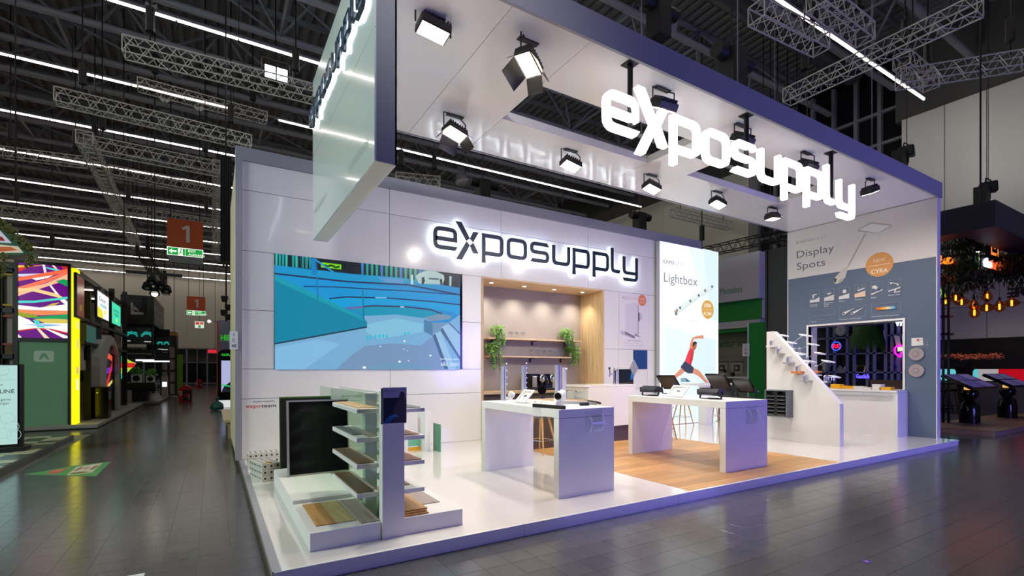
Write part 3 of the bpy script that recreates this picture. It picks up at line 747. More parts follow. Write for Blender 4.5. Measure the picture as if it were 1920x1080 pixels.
# ---- bar counter
bc = thing('bar_counter', 'white fronted bar counter with dark plinth and lower oak worktop', 'counter', (6.2, 3.9, ZP))
MB().box(4.68, 7.3, 3.66, 4.3, ZP, .97).build('base_cabinet', m_dkbrown, bc)
MB().box(4.62, 6.02, 3.6, 4.4, .97, 1.02).build('worktop', m_oakx, bc)
MB().box(6.05, 7.33, 3.6, 4.32, .45, 1.265).build('front_box', m_white, bc, bevel=.004)
MB().box(5.93, 7.33, 3.6, 4.32, 1.267, 1.31).build('top_slab', m_white, bc, bevel=.003)
fa = thing('sink_faucet', 'small chrome faucet on the oak worktop at the end of the white counter', 'faucet', (5.78, 4.0, 1.02))
MB().cyl((5.75, 4.0, 1.02), (5.75, 4.0, 1.17), .025).cyl((5.75, 4.0, 1.02), (5.75, 4.0, 1.03), .04).build('body', m_chrome, fa, True)
MB().tube([(5.75, 4.0, 1.15), (5.8, 3.95, 1.2), (5.9, 3.85, 1.2), (5.92, 3.83, 1.16)], .014).build('spout', m_chrome, fa, True)
MB().obox((5.75, 4.03, 1.19), (.012, 0, 0), (0, .05, .015), (0, 0, .008)).build('handle', m_chrome, fa)
tp = thing('beer_tap', 'tall rounded steel drinks tap standing on the white bar counter', 'tap', (7.2, 4.1, 1.31))
MB().cyl((7.24, 4.1, 1.31), (7.24, 4.1, 1.6), .05, n=14).lathe([(.05, 0), (.045, .03), (.02, .055)], (7.24, 4.1, 1.6), 14).build('column', m_chrome, tp, True)
MB().cyl((7.19, 4.1, 1.52), (7.07, 4.1, 1.52), .014).cyl((7.07, 4.1, 1.53), (7.07, 4.1, 1.46), .016).build('spout', m_chrome, tp, True)
MB().cyl((7.08, 4.1, 1.53), (7.06, 4.1, 1.63), .01).ball((7.06, 4.1, 1.65), .026).build('handle', m_black, tp, True)
# ---- LED wall
lw = thing('led_wall', 'large LED screen showing a turquoise lit curved stair and pool scene', 'screen', (2.28, 5.29, 1.63))
MB().box(.515, 4.06, 5.285, 5.325, 1.635, 3.605).build('screen_panel', m_blackgl, lw)
def crop(ox, oy, s): return lambda pts: [(ox + x / s, oy + y / s) for x, y in pts]
P = Print('y', 5.284, .00012); C = crop(500, 460, 4.3211)
def pc(pts, c): P.pix(C(pts), c)
pc([(64, 65), (1565, 232), (1565, 1006), (66, 1006)], (20, 140, 205))
pc([(64, 65), (1565, 232), (1562, 345), (1100, 262), (700, 232), (64, 160)], (12, 26, 34))
for k in range(11):
    x = 70 + k * 27; yt = 66 + (x - 64) * .111
    if k in (4, 7): continue
    pc([(x, yt), (x + 19, yt + 2), (x + 17, 168 + k * 2), (x + 2, 165 + k * 2)], (14, 160, 160) if k % 3 else (50, 190, 180))
for k in range(15):
    x = 765 + k * 39; yt = 66 + (x - 64) * .111
    pc([(x, yt), (x + 22, yt + 2), (x + 18, 248 + k * 6), (x + 4, 246 + k * 6)], (16, 160, 150) if k % 4 else (40, 130, 200))
for k in range(8): pc([(250 + k * 22, 95 + k * 2), (256 + k * 22, 96 + k * 2), (262 + k * 22, 196 + k * 3), (256 + k * 22, 196 + k * 3)], (40, 90, 100))
pc([(440, 137), (604, 156), (604, 196), (440, 178)], (120, 220, 20)); P.line(C([(460, 160), (500, 172), (520, 160), (560, 180), (590, 172)]), 0.035, (20, 70, 20), px=True)
pc([(1205, 250), (1235, 225), (1300, 205), (1370, 212), (1435, 240), (1440, 275), (1425, 318), (1230, 310)], (168, 196, 196))
pc([(1255, 262), (1275, 255), (1282, 290), (1270, 316), (1256, 312)], (20, 40, 46)); pc([(1400, 275), (1420, 272), (1424, 318), (1408, 322)], (24, 44, 50)); pc([(1310, 262), (1395, 268), (1390, 282), (1315, 276)], (70, 96, 100)); pc([(1262, 206), (1268, 206), (1268, 240), (1262, 240)], (190, 210, 210))
pc([(1168, 240), (1186, 240), (1186, 318), (1168, 316)], (190, 215, 220)); pc([(1480, 250), (1498, 252), (1495, 330), (1478, 328)], (160, 200, 205))
pc([(64, 160), (620, 232), (1100, 268), (1112, 320), (660, 292), (64, 230)], (14, 150, 205)); pc([(900, 262), (1105, 275), (1112, 312), (960, 300)], (90, 150, 205))
pc([(355, 105), (395, 105), (410, 240), (365, 235)], (10, 128, 195)); P.line(C([(395, 118), (640, 285)]), .03, (30, 150, 205), px=True)
pc([(64, 222), (64, 236), (640, 300), (1140, 326), (1565, 408), (1565, 396), (1140, 314), (650, 288)], (30, 50, 90))
pc([(64, 236), (640, 300), (1565, 408), (1565, 480), (1000, 430), (700, 418), (400, 440), (64, 300)], (16, 150, 215))
P.line(C([(300, 333), (560, 338), (760, 350), (1140, 370), (1565, 402)]), .02, (30, 50, 100), px=True)
pc([(420, 430), (660, 410), (1000, 425), (1330, 450), (1565, 480), (1565, 570), (1490, 540), (1200, 490), (860, 480), (560, 510)], (10, 160, 220))
P.line(C([(505, 432), (640, 418), (990, 428), (1330, 455), (1565, 482)]), .024, (28, 46, 90), px=True)
pc([(640, 500), (860, 488), (1150, 500), (1400, 540), (1500, 575), (1480, 605), (1340, 612), (1250, 590), (1050, 560), (800, 572)], (8, 150, 185))
P.line(C([(650, 508), (860, 490), (1110, 498), (1330, 522), (1420, 556)]), .026, (60, 46, 90), px=True); P.line(C([(650, 510), (780, 500)]), .04, (110, 100, 170), px=True); P.line(C([(880, 424), (970, 426)]), .02, (130, 200, 235), px=True); P.line(C([(1080, 498), (1115, 500)]), .02, (190, 220, 240), px=True)
pc([(1250, 590), (1400, 556), (1500, 572), (1480, 600), (1340, 616)], (120, 150, 170))
# floor
pc([(66, 802), (800, 665), (790, 572), (1050, 560), (1280, 592), (1340, 625), (1470, 628), (1565, 560), (1565, 1006), (66, 1006)], (120, 176, 214))
pc([(560, 1006), (700, 880), (800, 815), (1000, 795), (1250, 810), (1345, 735), (1470, 1006)], (118, 152, 188)); pc([(66, 830), (420, 760), (600, 800), (300, 1006), (66, 1006)], (132, 190, 228))
pc([(800, 640), (1050, 590), (1270, 640), (1260, 700), (900, 760), (800, 700)], (130, 196, 224))
pc([(66, 250), (64, 280), (790, 600), (812, 622), (812, 666), (66, 800)], (0, 134, 168)); pc([(64, 240), (790, 585), (790, 615), (64, 285)], (14, 158, 180)); pc([(66, 792), (812, 656), (812, 668), (66, 804)], (24, 56, 76))
pc([(772, 365), (782, 365), (792, 610), (780, 610)], (14, 120, 150)); pc([(402, 250), (412, 250), (420, 440), (408, 436)], (20, 124, 170))
for k, (x, y) in enumerate(((805, 735), (835, 732), (872, 728), (905, 724), (935, 722), (965, 728), (1110, 705), (1140, 702))): pc([(x, y), (x + 15, y - 2), (x + 14, y + 34 - 2 * k), (x + 2, y + 36 - 2 * k)], (40, 190, 220))
for k in range(11): pc([(830 + k * 47, 990 - 40 * math.sin(k * .31)), (855 + k * 47, 988 - 40 * math.sin(k * .31)), (853 + k * 47, 1005), (832 + k * 47, 1005)], (96, 160, 186))
for x, y, r in ((1115, 777, 9), (920, 820, 6), (1075, 942, 11), (790, 990, 14), (1325, 893, 9), (1148, 935, 6), (1110, 840, 5), (1138, 855, 4)): pc([(x + r * 1.1 * math.cos(k * .7854), y + r * .8 * math.sin(k * .7854)) for k in range(8)], (240, 250, 255))
pc([(1272, 600), (1340, 625), (1345, 735), (1274, 700)], (70, 130, 165)); pc([(1340, 625), (1470, 632), (1400, 690), (1345, 735)], (110, 150, 176))
pc([(1345, 715), (1410, 700), (1530, 1006), (1450, 1006)], (150, 196, 220)); pc([(1410, 665), (1475, 630), (1565, 730), (1565, 900)], (150, 196, 222)); pc([(1345, 735), (1362, 712), (1470, 1003), (1440, 1003)], (60, 96, 124)); pc([(1405, 690), (1420, 665), (1565, 905), (1565, 935)], (66, 104, 130)); pc([(1470, 632), (1480, 628), (1565, 712), (1565, 724)], (70, 100, 126))
P.text('Experten deine digitalen', 3.98, 1.822, .055, (235, 245, 250), 0, 'r', .42); P.text('a&a_expo', 3.98, 1.70, .125, (235, 245, 250), 0, 'r', .41)
P.build('screen_image', lw, emit=.92)
# ---- logo signs
def logo(mb_for, O, ex, ey, depth, sc, w=SW):
    for ch, x in LOGO:
        b = MB(); glyph(b, ch, Vector(O) + Vector(ex) * x * sc, ex, ey, depth, sc, w); mb_for(ch, b)
def halo_sign(name, label, O, ex, sc, off):
    t = thing(name, label, 'sign', O); n = Vector(ex).cross(Vector((0, 0, 1)))
    logo(lambda c, b: b.build('letter', m_navy, t), O, ex, (0, 0, 1), .03, sc, .19)
    logo(lambda c, b: b.build('halo_led', m_halo, t), Vector(O) - n * .031, ex, (0, 0, 1), .012, sc, SW * .95)
    st = MB()
    for ch, x in LOGO:
        for f in (.12, .62):
            p = Vector(O) + Vector(ex) * ((x + f * (.6 if ch == 'l' else 1)) * sc) + Vector((0, 0, .09 * sc)) - n * .04
            st.cyl(p, p - n * (off - .04), .006, n=5)
    st.build('standoff_pin', m_frame, t, kind='stuff')
halo_sign('wall_logo_sign', 'dark exposupply lettering with white halo glow on the back wall', (3.386, 5.2, 4.06), (1, 0, 0), .45, .1)
# ---- canopy
ZC = 5.375
cn = thing('canopy', 'large white overhead canopy with two rectangular openings and grey fascia', 'canopy', (7, 1.9, ZC))
CX = (1.03, 2.26, 3.31, 6.37, 7.43, 10.47, 13.05); CY = (.3, 1.335, 2.335, 3.5)
for i in range(6):
    for j in range(3):
        if j == 1 and i in (2, 4): continue
        MB().box(CX[i] + .003, CX[i + 1] - .003, CY[j] + (.003 if j == 0 else 0), CY[j + 1] - (.003 if j == 2 else 0), ZC, ZC + .02).build('ceiling_panel', m_white, cn)
        MB().box(CX[i] + .012, CX[i + 1] - .012, CY[j] + .012, CY[j + 1] - .012, ZC + .02, 5.5).build('frame_box', m_core, cn)
for x0, x1 in ((3.31, 6.37), (7.43, 10.47)):
    e = .012
    MB().box(x0 - e, x1 + e, CY[1] - e, CY[1], ZC + .02, 5.505).box(x0 - e, x1 + e, CY[2], CY[2] + e, ZC + .02, 5.505).box(x0 - e, x0, CY[1], CY[2], ZC + .02, 5.505).box(x1, x1 + e, CY[1], CY[2], ZC + .02, 5.505).build('opening_lining', m_white, cn)
MB().box(.82, 13.2, .262, .3, ZC - .015, 5.69).build('front_fascia', m_fascia, cn)
MB().box(1.03, 13.2, 3.5, 3.53, ZC - .012, 5.69).build('rear_fascia', m_fascia, cn)
MB().box(13.05, 13.2, .3, 3.5, ZC - .012, 5.69).build('side_fascia', m_fascia, cn)
for x, y in ((2.3, .9), (2.3, 3.0), (6.9, .9), (6.9, 3.0), (11.5, .9), (11.5, 3.0)): MB().cyl((x, y, 5.68), (x, y, 15.395), .008, n=4).build('suspension_cable', m_steel, cn)
hp = thing('hanging_header', 'tall hanging header panel with glowing exposupply lettering at the left end of the canopy', 'sign', (.92, 1.8, 3.45))
MB().box(.836, 1.004, .286, 3.37, 3.464, 5.68).build('core', m_core, hp)
m_hface = M('cool_white_glossy_face', (222, 232, 228), .14, noise=.02, coat=.5)
MB().box(.82, .836, .27, 3.38, 3.45, 4.62).build('face_panel', m_hface, hp); MB().box(.82, .836, .27, 3.38, 4.625, 5.69).build('face_panel', m_hface, hp)
MB().box(1.004, 1.02, .27, 3.38, 3.45, 5.36).build('rear_face_panel', m_white, hp)
MB().box(.836, 1.02, .27, .286, 3.45, 5.36).build('end_panel', m_fascia, hp); MB().box(.836, 1.004, 3.364, 3.38, 3.45, 5.69).build('end_panel', m_fascia, hp)
MB().box(.836, 1.004, .286, 3.364, 3.45, 3.464).build('bottom_panel', M('warm_white_edge', (216, 212, 196), .4, noise=.03), hp)
pr = Print('x', .8195); G = (150, 160, 162)
pr.text('EXPOFLOOR', 1.2, 3.65, .125, G, -.01, 'l', .75).text('MESSEBAU', 3.25, 3.76, .12, (176, 186, 186), -.01, 'l', .85)
pr.build('panel_print', hp)
halo_sign('header_logo_sign', 'dark exposupply lettering with bright halo on the hanging header panel', (.765, 3.38, 5.0), (0, -1, 0), .232, .055)
fs = thing('front_logo_sign', 'huge glowing white exposupply letters hung below the canopy front edge', 'sign', (6.4, .33, 4.3))
FSO = (3.52, .29, 4.45)
logo(lambda c, b: b.build('letter', m_letter, fs), FSO, (1, 0, 0), (0, 0, 1), .085, .468, .152)
for x in (3.99, 6.34, 8.75):
    MB().box(x - .08, x + .08, .3, .46, ZC - .012, ZC).build('mount_plate', m_black, fs); MB().cyl((x, .38, 4.6), (x, .38, ZC), .035, n=10).build('hanging_pole', m_black, fs, True)
MB().box(3.6, 9.3, .44, .47, 4.55, 4.6).build('carrier_rail', m_black, fs)
# ---- floodlights below the canopy
m_flens = M('flood_lens_glow', (255, 238, 208), emit=11.0)
def flood(u, v, aim, label, doors, z=5.1, watts=1.0, turn=0.0):
    c = on_z(u, v, z); t = thing('floodlight', label, 'lamp', (c.x, c.y, ZC))
    a = Vector(aim).normalized(); ex = Vector((math.cos(turn), math.sin(turn), 0)); ex = (ex - a * ex.dot(a)).normalized(); ey = a.cross(ex)
    MB().obox(c - a * .05, ex * .17, ey * .11, a * .05).build('housing', m_black, t, bevel=.012)
    fn = MB()
    for k in range(7): fn.obox(c - a * .115 + ex * (-.13 + .043 * k), ex * .008, ey * .09, a * .025)
    fn.build('cooling_fins', m_black, t)
    MB().obox(c + a * .003, ex * .15, ey * .09, a * .003).build('lens', m_flens, t)
    yk = MB()
    for s in (-1, 1): yk.tube([c + ex * s * .2 - a * .04, c + ex * s * .2 - a * .05 + Vector((0, 0, .2)), (c.x + ex.x * s * .1, c.y + ex.y * s * .1, ZC - .012)], .009, 6)
    yk.box(c.x - .13, c.x + .13, c.y - .035, c.y + .035, ZC - .014, ZC - .001)
    yk.build('yoke', m_black, t)
    if doors:
        for s in (-1, 1):
            MB().obox(c + ey * s * .17 + a * .08, ex * .15, (ey * s * .6 + a * .8).normalized() * .1, (a * .6 - ey * s * .8).normalized() * .003).build('barn_door', m_black, t)
            MB().obox(c + ex * s * .22 + a * .08, ey * .1, (ex * s * .6 + a * .8).normalized() * .09, (a * .6 - ex * s * .8).normalized() * .003).build('barn_door', m_black, t)
    spot(t, c + a * .03, a, FLOOD_W * watts, 140, (1, .90, .79))
flood(812, 62, (-.12, -.1, -1), 'brightly glaring floodlight in the front left corner under the canopy', False, 5.2)
flood(990, 122, (-.28, -.1, -.9), 'floodlight with barn doors in front of the first canopy opening', True, 5.1, .9, .5)
flood(853, 252, (-.1, -.3, -.9), 'floodlight with barn doors at the left rear edge of the canopy', True, 5.1, .9, .25)
flood(1070, 312, (-.2, -.22, -.95), 'glaring floodlight on a hoop bracket at the rear canopy edge, second from left', False)
flood(1222, 355, (-.2, -.22, -.95), 'glaring floodlight on a hoop bracket at the rear canopy edge, third from left', False)
flood(1346, 384, (-.2, -.22, -.95), 'glaring floodlight on a hoop bracket at the rear canopy edge, fourth from left', False)
flood(1449, 411, (.1, -.1, -.95), 'floodlight at the rear canopy edge beside the display spots wall', False, 5.1, .8)
flood(1632, 362, (.35, .0, -.9), 'floodlight on a hoop bracket right of the last glowing white letter', False, 5.1, .9)
flood(1242, 205, (.05, .5, -.85), 'floodlight half hidden behind the glowing letters x and p', False, 5.1)
flood(1390, 268, (.05, .5, -.85), 'floodlight half hidden behind the glowing letter s', False, 5.1)
flood(1512, 316, (.05, .5, -.85), 'floodlight half hidden behind the second and third glowing p', False, 5.1)
# ================================================================ THE RIGHT HAND DISPLAY WALL
RX = 13.05
dw = thing('display_wall', 'tall display spots wall with slate blue lower half and square opening', 'wall', (13.1, 1.9, ZP))
OY0, OY1, OZ0, OZ1 = .925, 3.004, 1.16, 2.75
for b in ((.32, 3.54, OZ1, 5.36), (.32, OY0, ZP, OZ1), (OY1, 3.54, ZP, OZ1), (OY0, OY1, ZP, OZ0)):
    MB().box(RX + .02, RX + .13, b[0], b[1], b[2], b[3]).build('substructure', m_core, dw)
m_whiteprint = M('white_banner_print', (226, 222, 216), .5, noise=.02)
SZ = 4.08
MB().box(RX, RX + .02, .32, 3.54, SZ, 5.36).build('upper_print', m_whiteprint, dw)
for b in ((.32, 3.54, OZ1, SZ), (.32, OY0, ZP, OZ1), (OY1, 3.54, ZP, OZ1), (OY0, OY1, ZP, OZ0)):
    MB().box(RX, RX + .02, b[0], b[1], b[2], b[3]).build('slate_print', m_slate, dw)
MB().box(RX - .012, RX + .02, .30, .32, ZP, 5.36).build('edge_profile', m_white, dw)
MB().box(RX + .02, RX + .16, .30, .32, ZP, 5.36).build('edge_cover', m_white, dw)
MB().box(RX - .006, RX + .13, 3.54, 3.56, ZP, 5.36).build('edge_profile', m_white, dw)
e = .045
MB().box(RX - .02, RX + .42, OY1, OY1 + e, OZ0, OZ1 + e).box(RX - .02, RX + .42, OY0 - e, OY0, OZ0, OZ1 + e).box(RX - .02, RX + .42, OY0, OY1, OZ1, OZ1 + e).box(RX - .02, RX + .42, OY0, OY1, OZ0 - e, OZ0).build('opening_frame', m_white, dw)
P = Print('x', RX - .0005); GR = (120, 120, 124)
P.text('EXPO', 3.31, 5.0, .1, GR, -.008, 'l', .42).text('LED', 2.86, 5.0, .1, (196, 190, 186), -.008, 'l', .28)
P.text('Display', 3.31, 4.62, .27, (96, 96, 102), -.004, 'l', .93).text('Spots', 3.31, 4.3, .27, (96, 96, 102), -.004, 'l', .72)
# the pictured lamp
C = crop(1470, 370, 4)
P.pix(C([(555, 240), (650, 186), (808, 204), (806, 222), (700, 272), (556, 256)]), (190, 188, 182)); P.pix(C([(562, 244), (655, 198), (800, 214), (700, 268)]), (238, 236, 230))
P.line(C([(612, 268), (596, 300), (480, 520)]), .035, (176, 174, 170), px=True); P.line(C([(614, 268), (600, 296)]), .07, (200, 198, 192), px=True)
P.pix(C([(485, 512), (460, 600), (425, 640), (385, 650), (372, 630), (384, 600), (450, 528)]), (206, 202, 192)); P.pix(C([(380, 606), (398, 612), (388, 640), (374, 632)]), (60, 64, 64)); P.pix(C([(410, 622), (445, 606), (440, 630), (412, 644)]), (180, 176, 168))
P.disc(1.388, 4.1, .285, (222, 158, 88), 36); P.text('NEW', 1.388, 4.16, .125, (245, 232, 214), -.01, 'c', .24).text('CYRA', 1.388, 3.9, .14, (255, 250, 240), .01, 'c', .34); P.rect(1.17, 4.085, 1.61, 4.095, (250, 236, 220))
cells = [(2.96, 3.57), (2.47, 3.57), (2.02, 3.57), (1.64, 3.57), (1.27, 3.57), (.95, 3.57)]
C = crop(1480, 500, 8.7273); LW = (222, 222, 224); LN = (126, 138, 156)
def box_px(a, b, c, d):
    q = P.px(C([a, b, c, d])); P.line(q + [q[0]], .008, LN)
for q in (((335, 400), (497, 380), (497, 575), (340, 595)), ((575, 372), (735, 352), (735, 550), (578, 566)), ((815, 340), (985, 320), (985, 520), (818, 540)), ((1073, 300), (1250, 280), (1250, 490), (1075, 508)), ((1340, 262), (1530, 240), (1530, 450), (1342, 470)), ((1622, 222), (1825, 200), (1825, 415), (1625, 436)),
          ((338, 715), (742, 680), (742, 850), (340, 880)), ((815, 680), (1255, 636), (1255, 805), (818, 842)), ((1345, 628), (1825, 572), (1820, 748), (1345, 790))): box_px(*q)
for q in ([(340, 575), (345, 545), (420, 540), (497, 497), (497, 572), (340, 594)], [(378, 460), (455, 442), (452, 462), (410, 470), (408, 520), (385, 524)], [(575, 512), (735, 458), (735, 548), (576, 566)], [(618, 440), (690, 420), (690, 436), (640, 462)], [(816, 492), (985, 437), (985, 518), (817, 538)], [(880, 384), (915, 374), (940, 382), (938, 424), (905, 440), (880, 428)],
          [(1110, 385), (1235, 345), (1240, 360), (1130, 402)], [(1125, 330), (1131, 328), (1133, 362), (1127, 364)], [(1192, 312), (1198, 310), (1200, 342), (1194, 344)], [(1342, 448), (1530, 370), (1530, 386), (1345, 468)], [(1360, 320), (1410, 305), (1450, 330), (1445, 360), (1420, 378), (1400, 360), (1365, 362)],
          [(1625, 395), (1822, 330), (1822, 350), (1628, 415)], [(1720, 420), (1822, 392), (1820, 412), (1715, 430)], [(1735, 372), (1765, 364), (1735, 420), (1715, 425)], [(1655, 255), (1790, 275), (1795, 310), (1775, 318), (1765, 290), (1690, 272), (1675, 290), (1655, 288)],
          [(868, 770), (895, 745), (990, 710), (1000, 722), (905, 790), (880, 800)], [(990, 712), (1082, 674), (1000, 722)], [(1012, 765), (1040, 742), (1140, 703), (1150, 715), (1055, 782), (1025, 792)], [(1140, 704), (1230, 668), (1150, 715)]): P.pix(C(q), LW)
P.pix(C([(1075, 450), (1252, 392), (1252, 488), (1076, 507)]), (232, 204, 176)); P.pix(C([(600, 545), (735, 505), (735, 512), (600, 553)]), (206, 186, 160))
for q in ([(880, 762), (915, 756), (908, 782), (884, 786)], [(1025, 758), (1060, 752), (1052, 776), (1028, 780)], [(1455, 380), (1490, 366), (1490, 384), (1458, 394)]): P.pix(C(q), (30, 34, 40))
for k in range(12):
    t = k / 11; c = ((235, 100, 30), (250, 180, 50), (240, 236, 210), (90, 170, 225)); i = min(2, int(t * 3)); f = t * 3 - i
    col = tuple(c[i][n] * (1 - f) + c[i + 1][n] * f for n in range(3)); xa, xb = 1422 + 322 * k / 12, 1422 + 322 * (k + 1) / 12; dy = -25 / 322
    P.pix(C([(xa, 672 + (xa - 1422) * dy), (xb, 672 + (xb - 1422) * dy), (xb, 712 + (xb - 1422) * dy), (xa, 712 + (xa - 1422) * dy)]), col)
for t, x, y, w in (('Hochfeste', 345, 640, .19), ('Messewand', 345, 665, .19), ('Paravent', 578, 608, .22), ('Module', 578, 634, .12), ('Sets', 578, 660, .1), ('Panel', 820, 578, .12), ('Traverse', 1078, 552, .17), ('Bild', 1348, 522, .1), ('Pavillon FIGE', 1632, 482, .22), ('L Serie', 345, 918, .17), ('Wechselbar mit Stecksystem', 822, 878, .5), ('Veraenderbare Farbtemperatur', 1348, 832, .56)):
    q = P.px(C([(x, y)]))[0]; P.text(t, q[0], q[1], .045, (224, 226, 230), .0, 'l', w)
q = P.px(C([(392, 822)]))[0]; P.text('T N T E  N 20 Lm', q[0], q[1], .05, (150, 160, 174), -.01, 'l', .5)
P.build('wall_print', dw)
for k, z in enumerate((1.966, 1.596)):
    t = thing('round_lamp_sample', 'round brushed pink metal disc lamp on the slate wall, the %s one' % ('upper', 'lower')[k], 'lamp', (RX - .03, .666, z))
    MB().lathe([(.132, 0), (.143, .012), (.142, .03), (.136, .036)], (RX - .001, .666, z), 32, (-1, 0, 0)).build('disc', M('brushed_rose_metal', (196, 176, 176), .32, metal=.7, noise=.15, stretch=(1, 1, 1), nscale=40), t, True)
    MB().lathe([(.026, .036), (.026, .046), (.022, .05)], (RX - .001, .666, z), 16, (-1, 0, 0)).build('centre_cap', m_whitep, t, True)
    MB().lathe([(.012, .05), (.01, .056)], (RX - .001, .666, z), 10, (-1, 0, 0)).build('screw', m_black, t)
    s = MB()
    for a in range(40):
        c, q = math.cos(a * .157), math.sin(a * .157); s.obox((RX - .0375, .666 + 0.08 * c, z + 0.08 * q), (.0006, 0, 0), (0, .05 * c, .05 * q), (0, -.002 * q, .002 * c))
    s.build('brushed_ridges', M('rose_ridge_metal', (150, 132, 134), .4, metal=.6, noise=.1), t, kind='stuff')
q0, q1 = on_x(1709, 634, RX - .01), on_x(1731, 648, RX - .01)
t = thing('wall_label', 'small white printed label plate above the two disc lamps', 'sign', (RX, q0.y, q1.z))
MB().box(RX - .012, RX - .001, q1.y, q0.y, q1.z, q0.z).build('plate', m_whitep, t)
pr = Print('x', RX - .0125); pr.disc(q0.y - .12, q0.z - .05, .025, (220, 60, 60)).text('EXPO spots', q0.y - .16, q0.z - .06, .045, (150, 150, 156), 0, 'l', .2)
for k in range(3): pr.text(('Serie A', 'Serie B', 'Serie C')[k], q0.y - .14, q0.z - .12 - k * .05, .035, (180, 180, 186), 0, 'l', .16)
pr.build('label_print', t)
# ---- counter below the opening
cb = thing('window_counter', 'white counter box below the square opening of the display wall', 'counter', (12.8, 1.9, ZP))
MB().box(12.53, 13.045, .83, .9, ZP, 1.11).build('side_panel', m_white, cb); MB().box(12.53, 13.045, 2.98, 3.03, ZP, 1.11).build('side_panel', m_white, cb)
MB().box(12.6, 12.62, .9, 2.98, ZP, 1.11).build('front_panel', m_white, cb); MB().box(12.53, 13.045, .9, 2.98, 1.04, 1.11).build('front_rail', m_white, cb)
MB().box(12.5, 13.029, .83, 3.03, 1.112, 1.155).build('top', m_white, cb, bevel=.003)
for k, y in enumerate((1.5, 2.4)): MB().cyl((12.528, y, 1.075), (12.53, y, 1.075), .012).build('screw', m_frame, cb)
m_yel = M('yellow_card', (242, 178, 20), .5, noise=.03)
def cbox(name, x, y, z, sx, sy, sz, mat, label, cat='box', lid=True, grp=None):
    t = thing(name, label, cat, (x, y, z), grp)
    MB().box(x - sx / 2, x + sx / 2, y - sy / 2, y + sy / 2, z, z + sz * .7).build('tray', mat, t, bevel=.003)
    MB().box(x - sx / 2 - .003, x + sx / 2 + .003, y - sy / 2 - .003, y + sy / 2 + .003, z + sz * .7 + .001, z + sz).build('lid', mat, t, bevel=.003)
def cpx(u): return on_x(u, 727, 12.8).y
for (u, w, hgt, z, mat, lb) in ((1572, .27, .055, 1.155, m_yel, 'yellow box under another one on the counter sill beside the sloped board'), (1570, .22, .05, 1.211, m_yel, 'yellow box lying on top of the other yellow box on the sill'), (1592, .27, .07, 1.155, m_yel, 'single flat yellow box second from left on the counter sill'),
                               (1613, .2, .07, 1.155, m_whitep, 'low white box on the counter sill beside the yellow one'), (1628, .18, .05, 1.155, m_whitep, 'flatter white box in the middle of the counter sill'), (1647, .17, .125, 1.155, m_whitep, 'tall white box on the counter sill'), (1663, .22, .065, 1.155, m_yel, 'yellow box at the right end of the counter sill')):
    cbox('small_carton', 12.8, cpx(u), z, .2, w, hgt, mat, lb)
# ---- sloped board with clip-on spots
sb = thing('sloped_display_board', 'tall white wedge shaped board with sloping edge carrying clip on spots', 'display', (10.07, 1.5, ZP))
MB().prism([(-.82, ZP), (-.82, .95), (-2.14, 2.45), (-2.3, 2.45), (-2.3, ZP)], (10.0, 0, 0), (0, -1, 0), (0, 0, 1), .14).build('board', m_whitematt, sb, bevel=.003)
C5 = crop(1410, 610, 8.305)
m_sil = M('satin_silver_lamp', (186, 186, 196), .3, metal=.6, noise=.05); m_lampw = M('white_lamp_head', (236, 236, 236), .3, noise=.02)
def cspot(xb, body, xh, head, hl, sample, label, left):
    b = on_x(*C5([body])[0], xb); h = on_x(*C5([head])[0], xh); t = thing('clip_on_spot', label, 'lamp', tuple(b))
    w = MB().ball(b, .034, (1, 1, 1)); w.v = [(p[0] + (p[0] - b.x) * .6, b.y + (p[1] - b.y) * .8, p[2] + (p[0] - b.x) * .25) for p in w.v]
    w.build('housing', m_sil, t, True)
    MB().box(b.x - .03, b.x + .03, b.y - .02, b.y + .02, b.z - .085, b.z - .03).build('clamp', m_sil, t, bevel=.004)
    MB().cyl(b, h, .007, n=6).build('arm', m_sil, t)
    d = Vector((1, -.12, -.06)).normalized() * (hl / 2); e2 = Vector((.1, .95, .25)).normalized() * .075; n2 = d.cross(e2).normalized() * .012
    MB().obox(h + d * .6, d, e2, n2).build('lamp_head', m_lampw, t, bevel=.008)
    MB().obox(h + d * .6 - n2 * 1.15 * (1 if n2.z > 0 else -1), d * .88, e2 * .8, n2 * .1).build('light_panel', M('soft_led_panel', (255, 252, 244), emit=1.6), t)
    MB().tube([(b.x - .05, b.y, b.z - .02), (b.x - .04, b.y, b.z - .1), (10.0 if left else 10.14, b.y + .02, b.z - .16)], .004, 5).build('cable', m_greyp, t)
    sx = 10.0 - .075 if left else 10.14 + .075; hw, hh, mt = sample
    MB().box(sx - .074, sx + .074, b.y - hw, b.y + hw, b.z - .086 - hh, b.z - .086).build('sample_profile', mt, t, bevel=.002)
m_orange = M('orange_wood_profile', (206, 122, 62), .5, noise=.1)
lefts = [((300, 250), (450, 150), .16, (.09, .035, m_whitematt)), ((410, 372), (575, 262), .16, (.09, .012, m_sil)), ((560, 508), (745, 436), .14, (.09, .04, m_sil)), ((700, 650), (870, 556), .18, (.1, .045, m_orange)), ((825, 790), (970, 760), .14, (.1, .018, m_sil))]
rights = [((615, 292), (800, 150), .2, (.07, .03, m_whitematt)), ((740, 368), (920, 292), .17, (.06, .05, m_whitematt)), ((862, 505), (1030, 430), .15, (.09, .03, m_sil)), ((1000, 642), (1150, 556), .2, (.09, .045, m_orange)), ((1140, 800), (1255, 795), .16, (.09, .04, m_sil))]
ORD = ('topmost', 'second', 'third', 'fourth', 'lowest')
for k, (b, h, l, s) in enumerate(lefts): cspot(9.9, b, 10.2, h, l * 1.35, s, '%s silver clip on spot down the left face of the sloped board' % ORD[k], True)
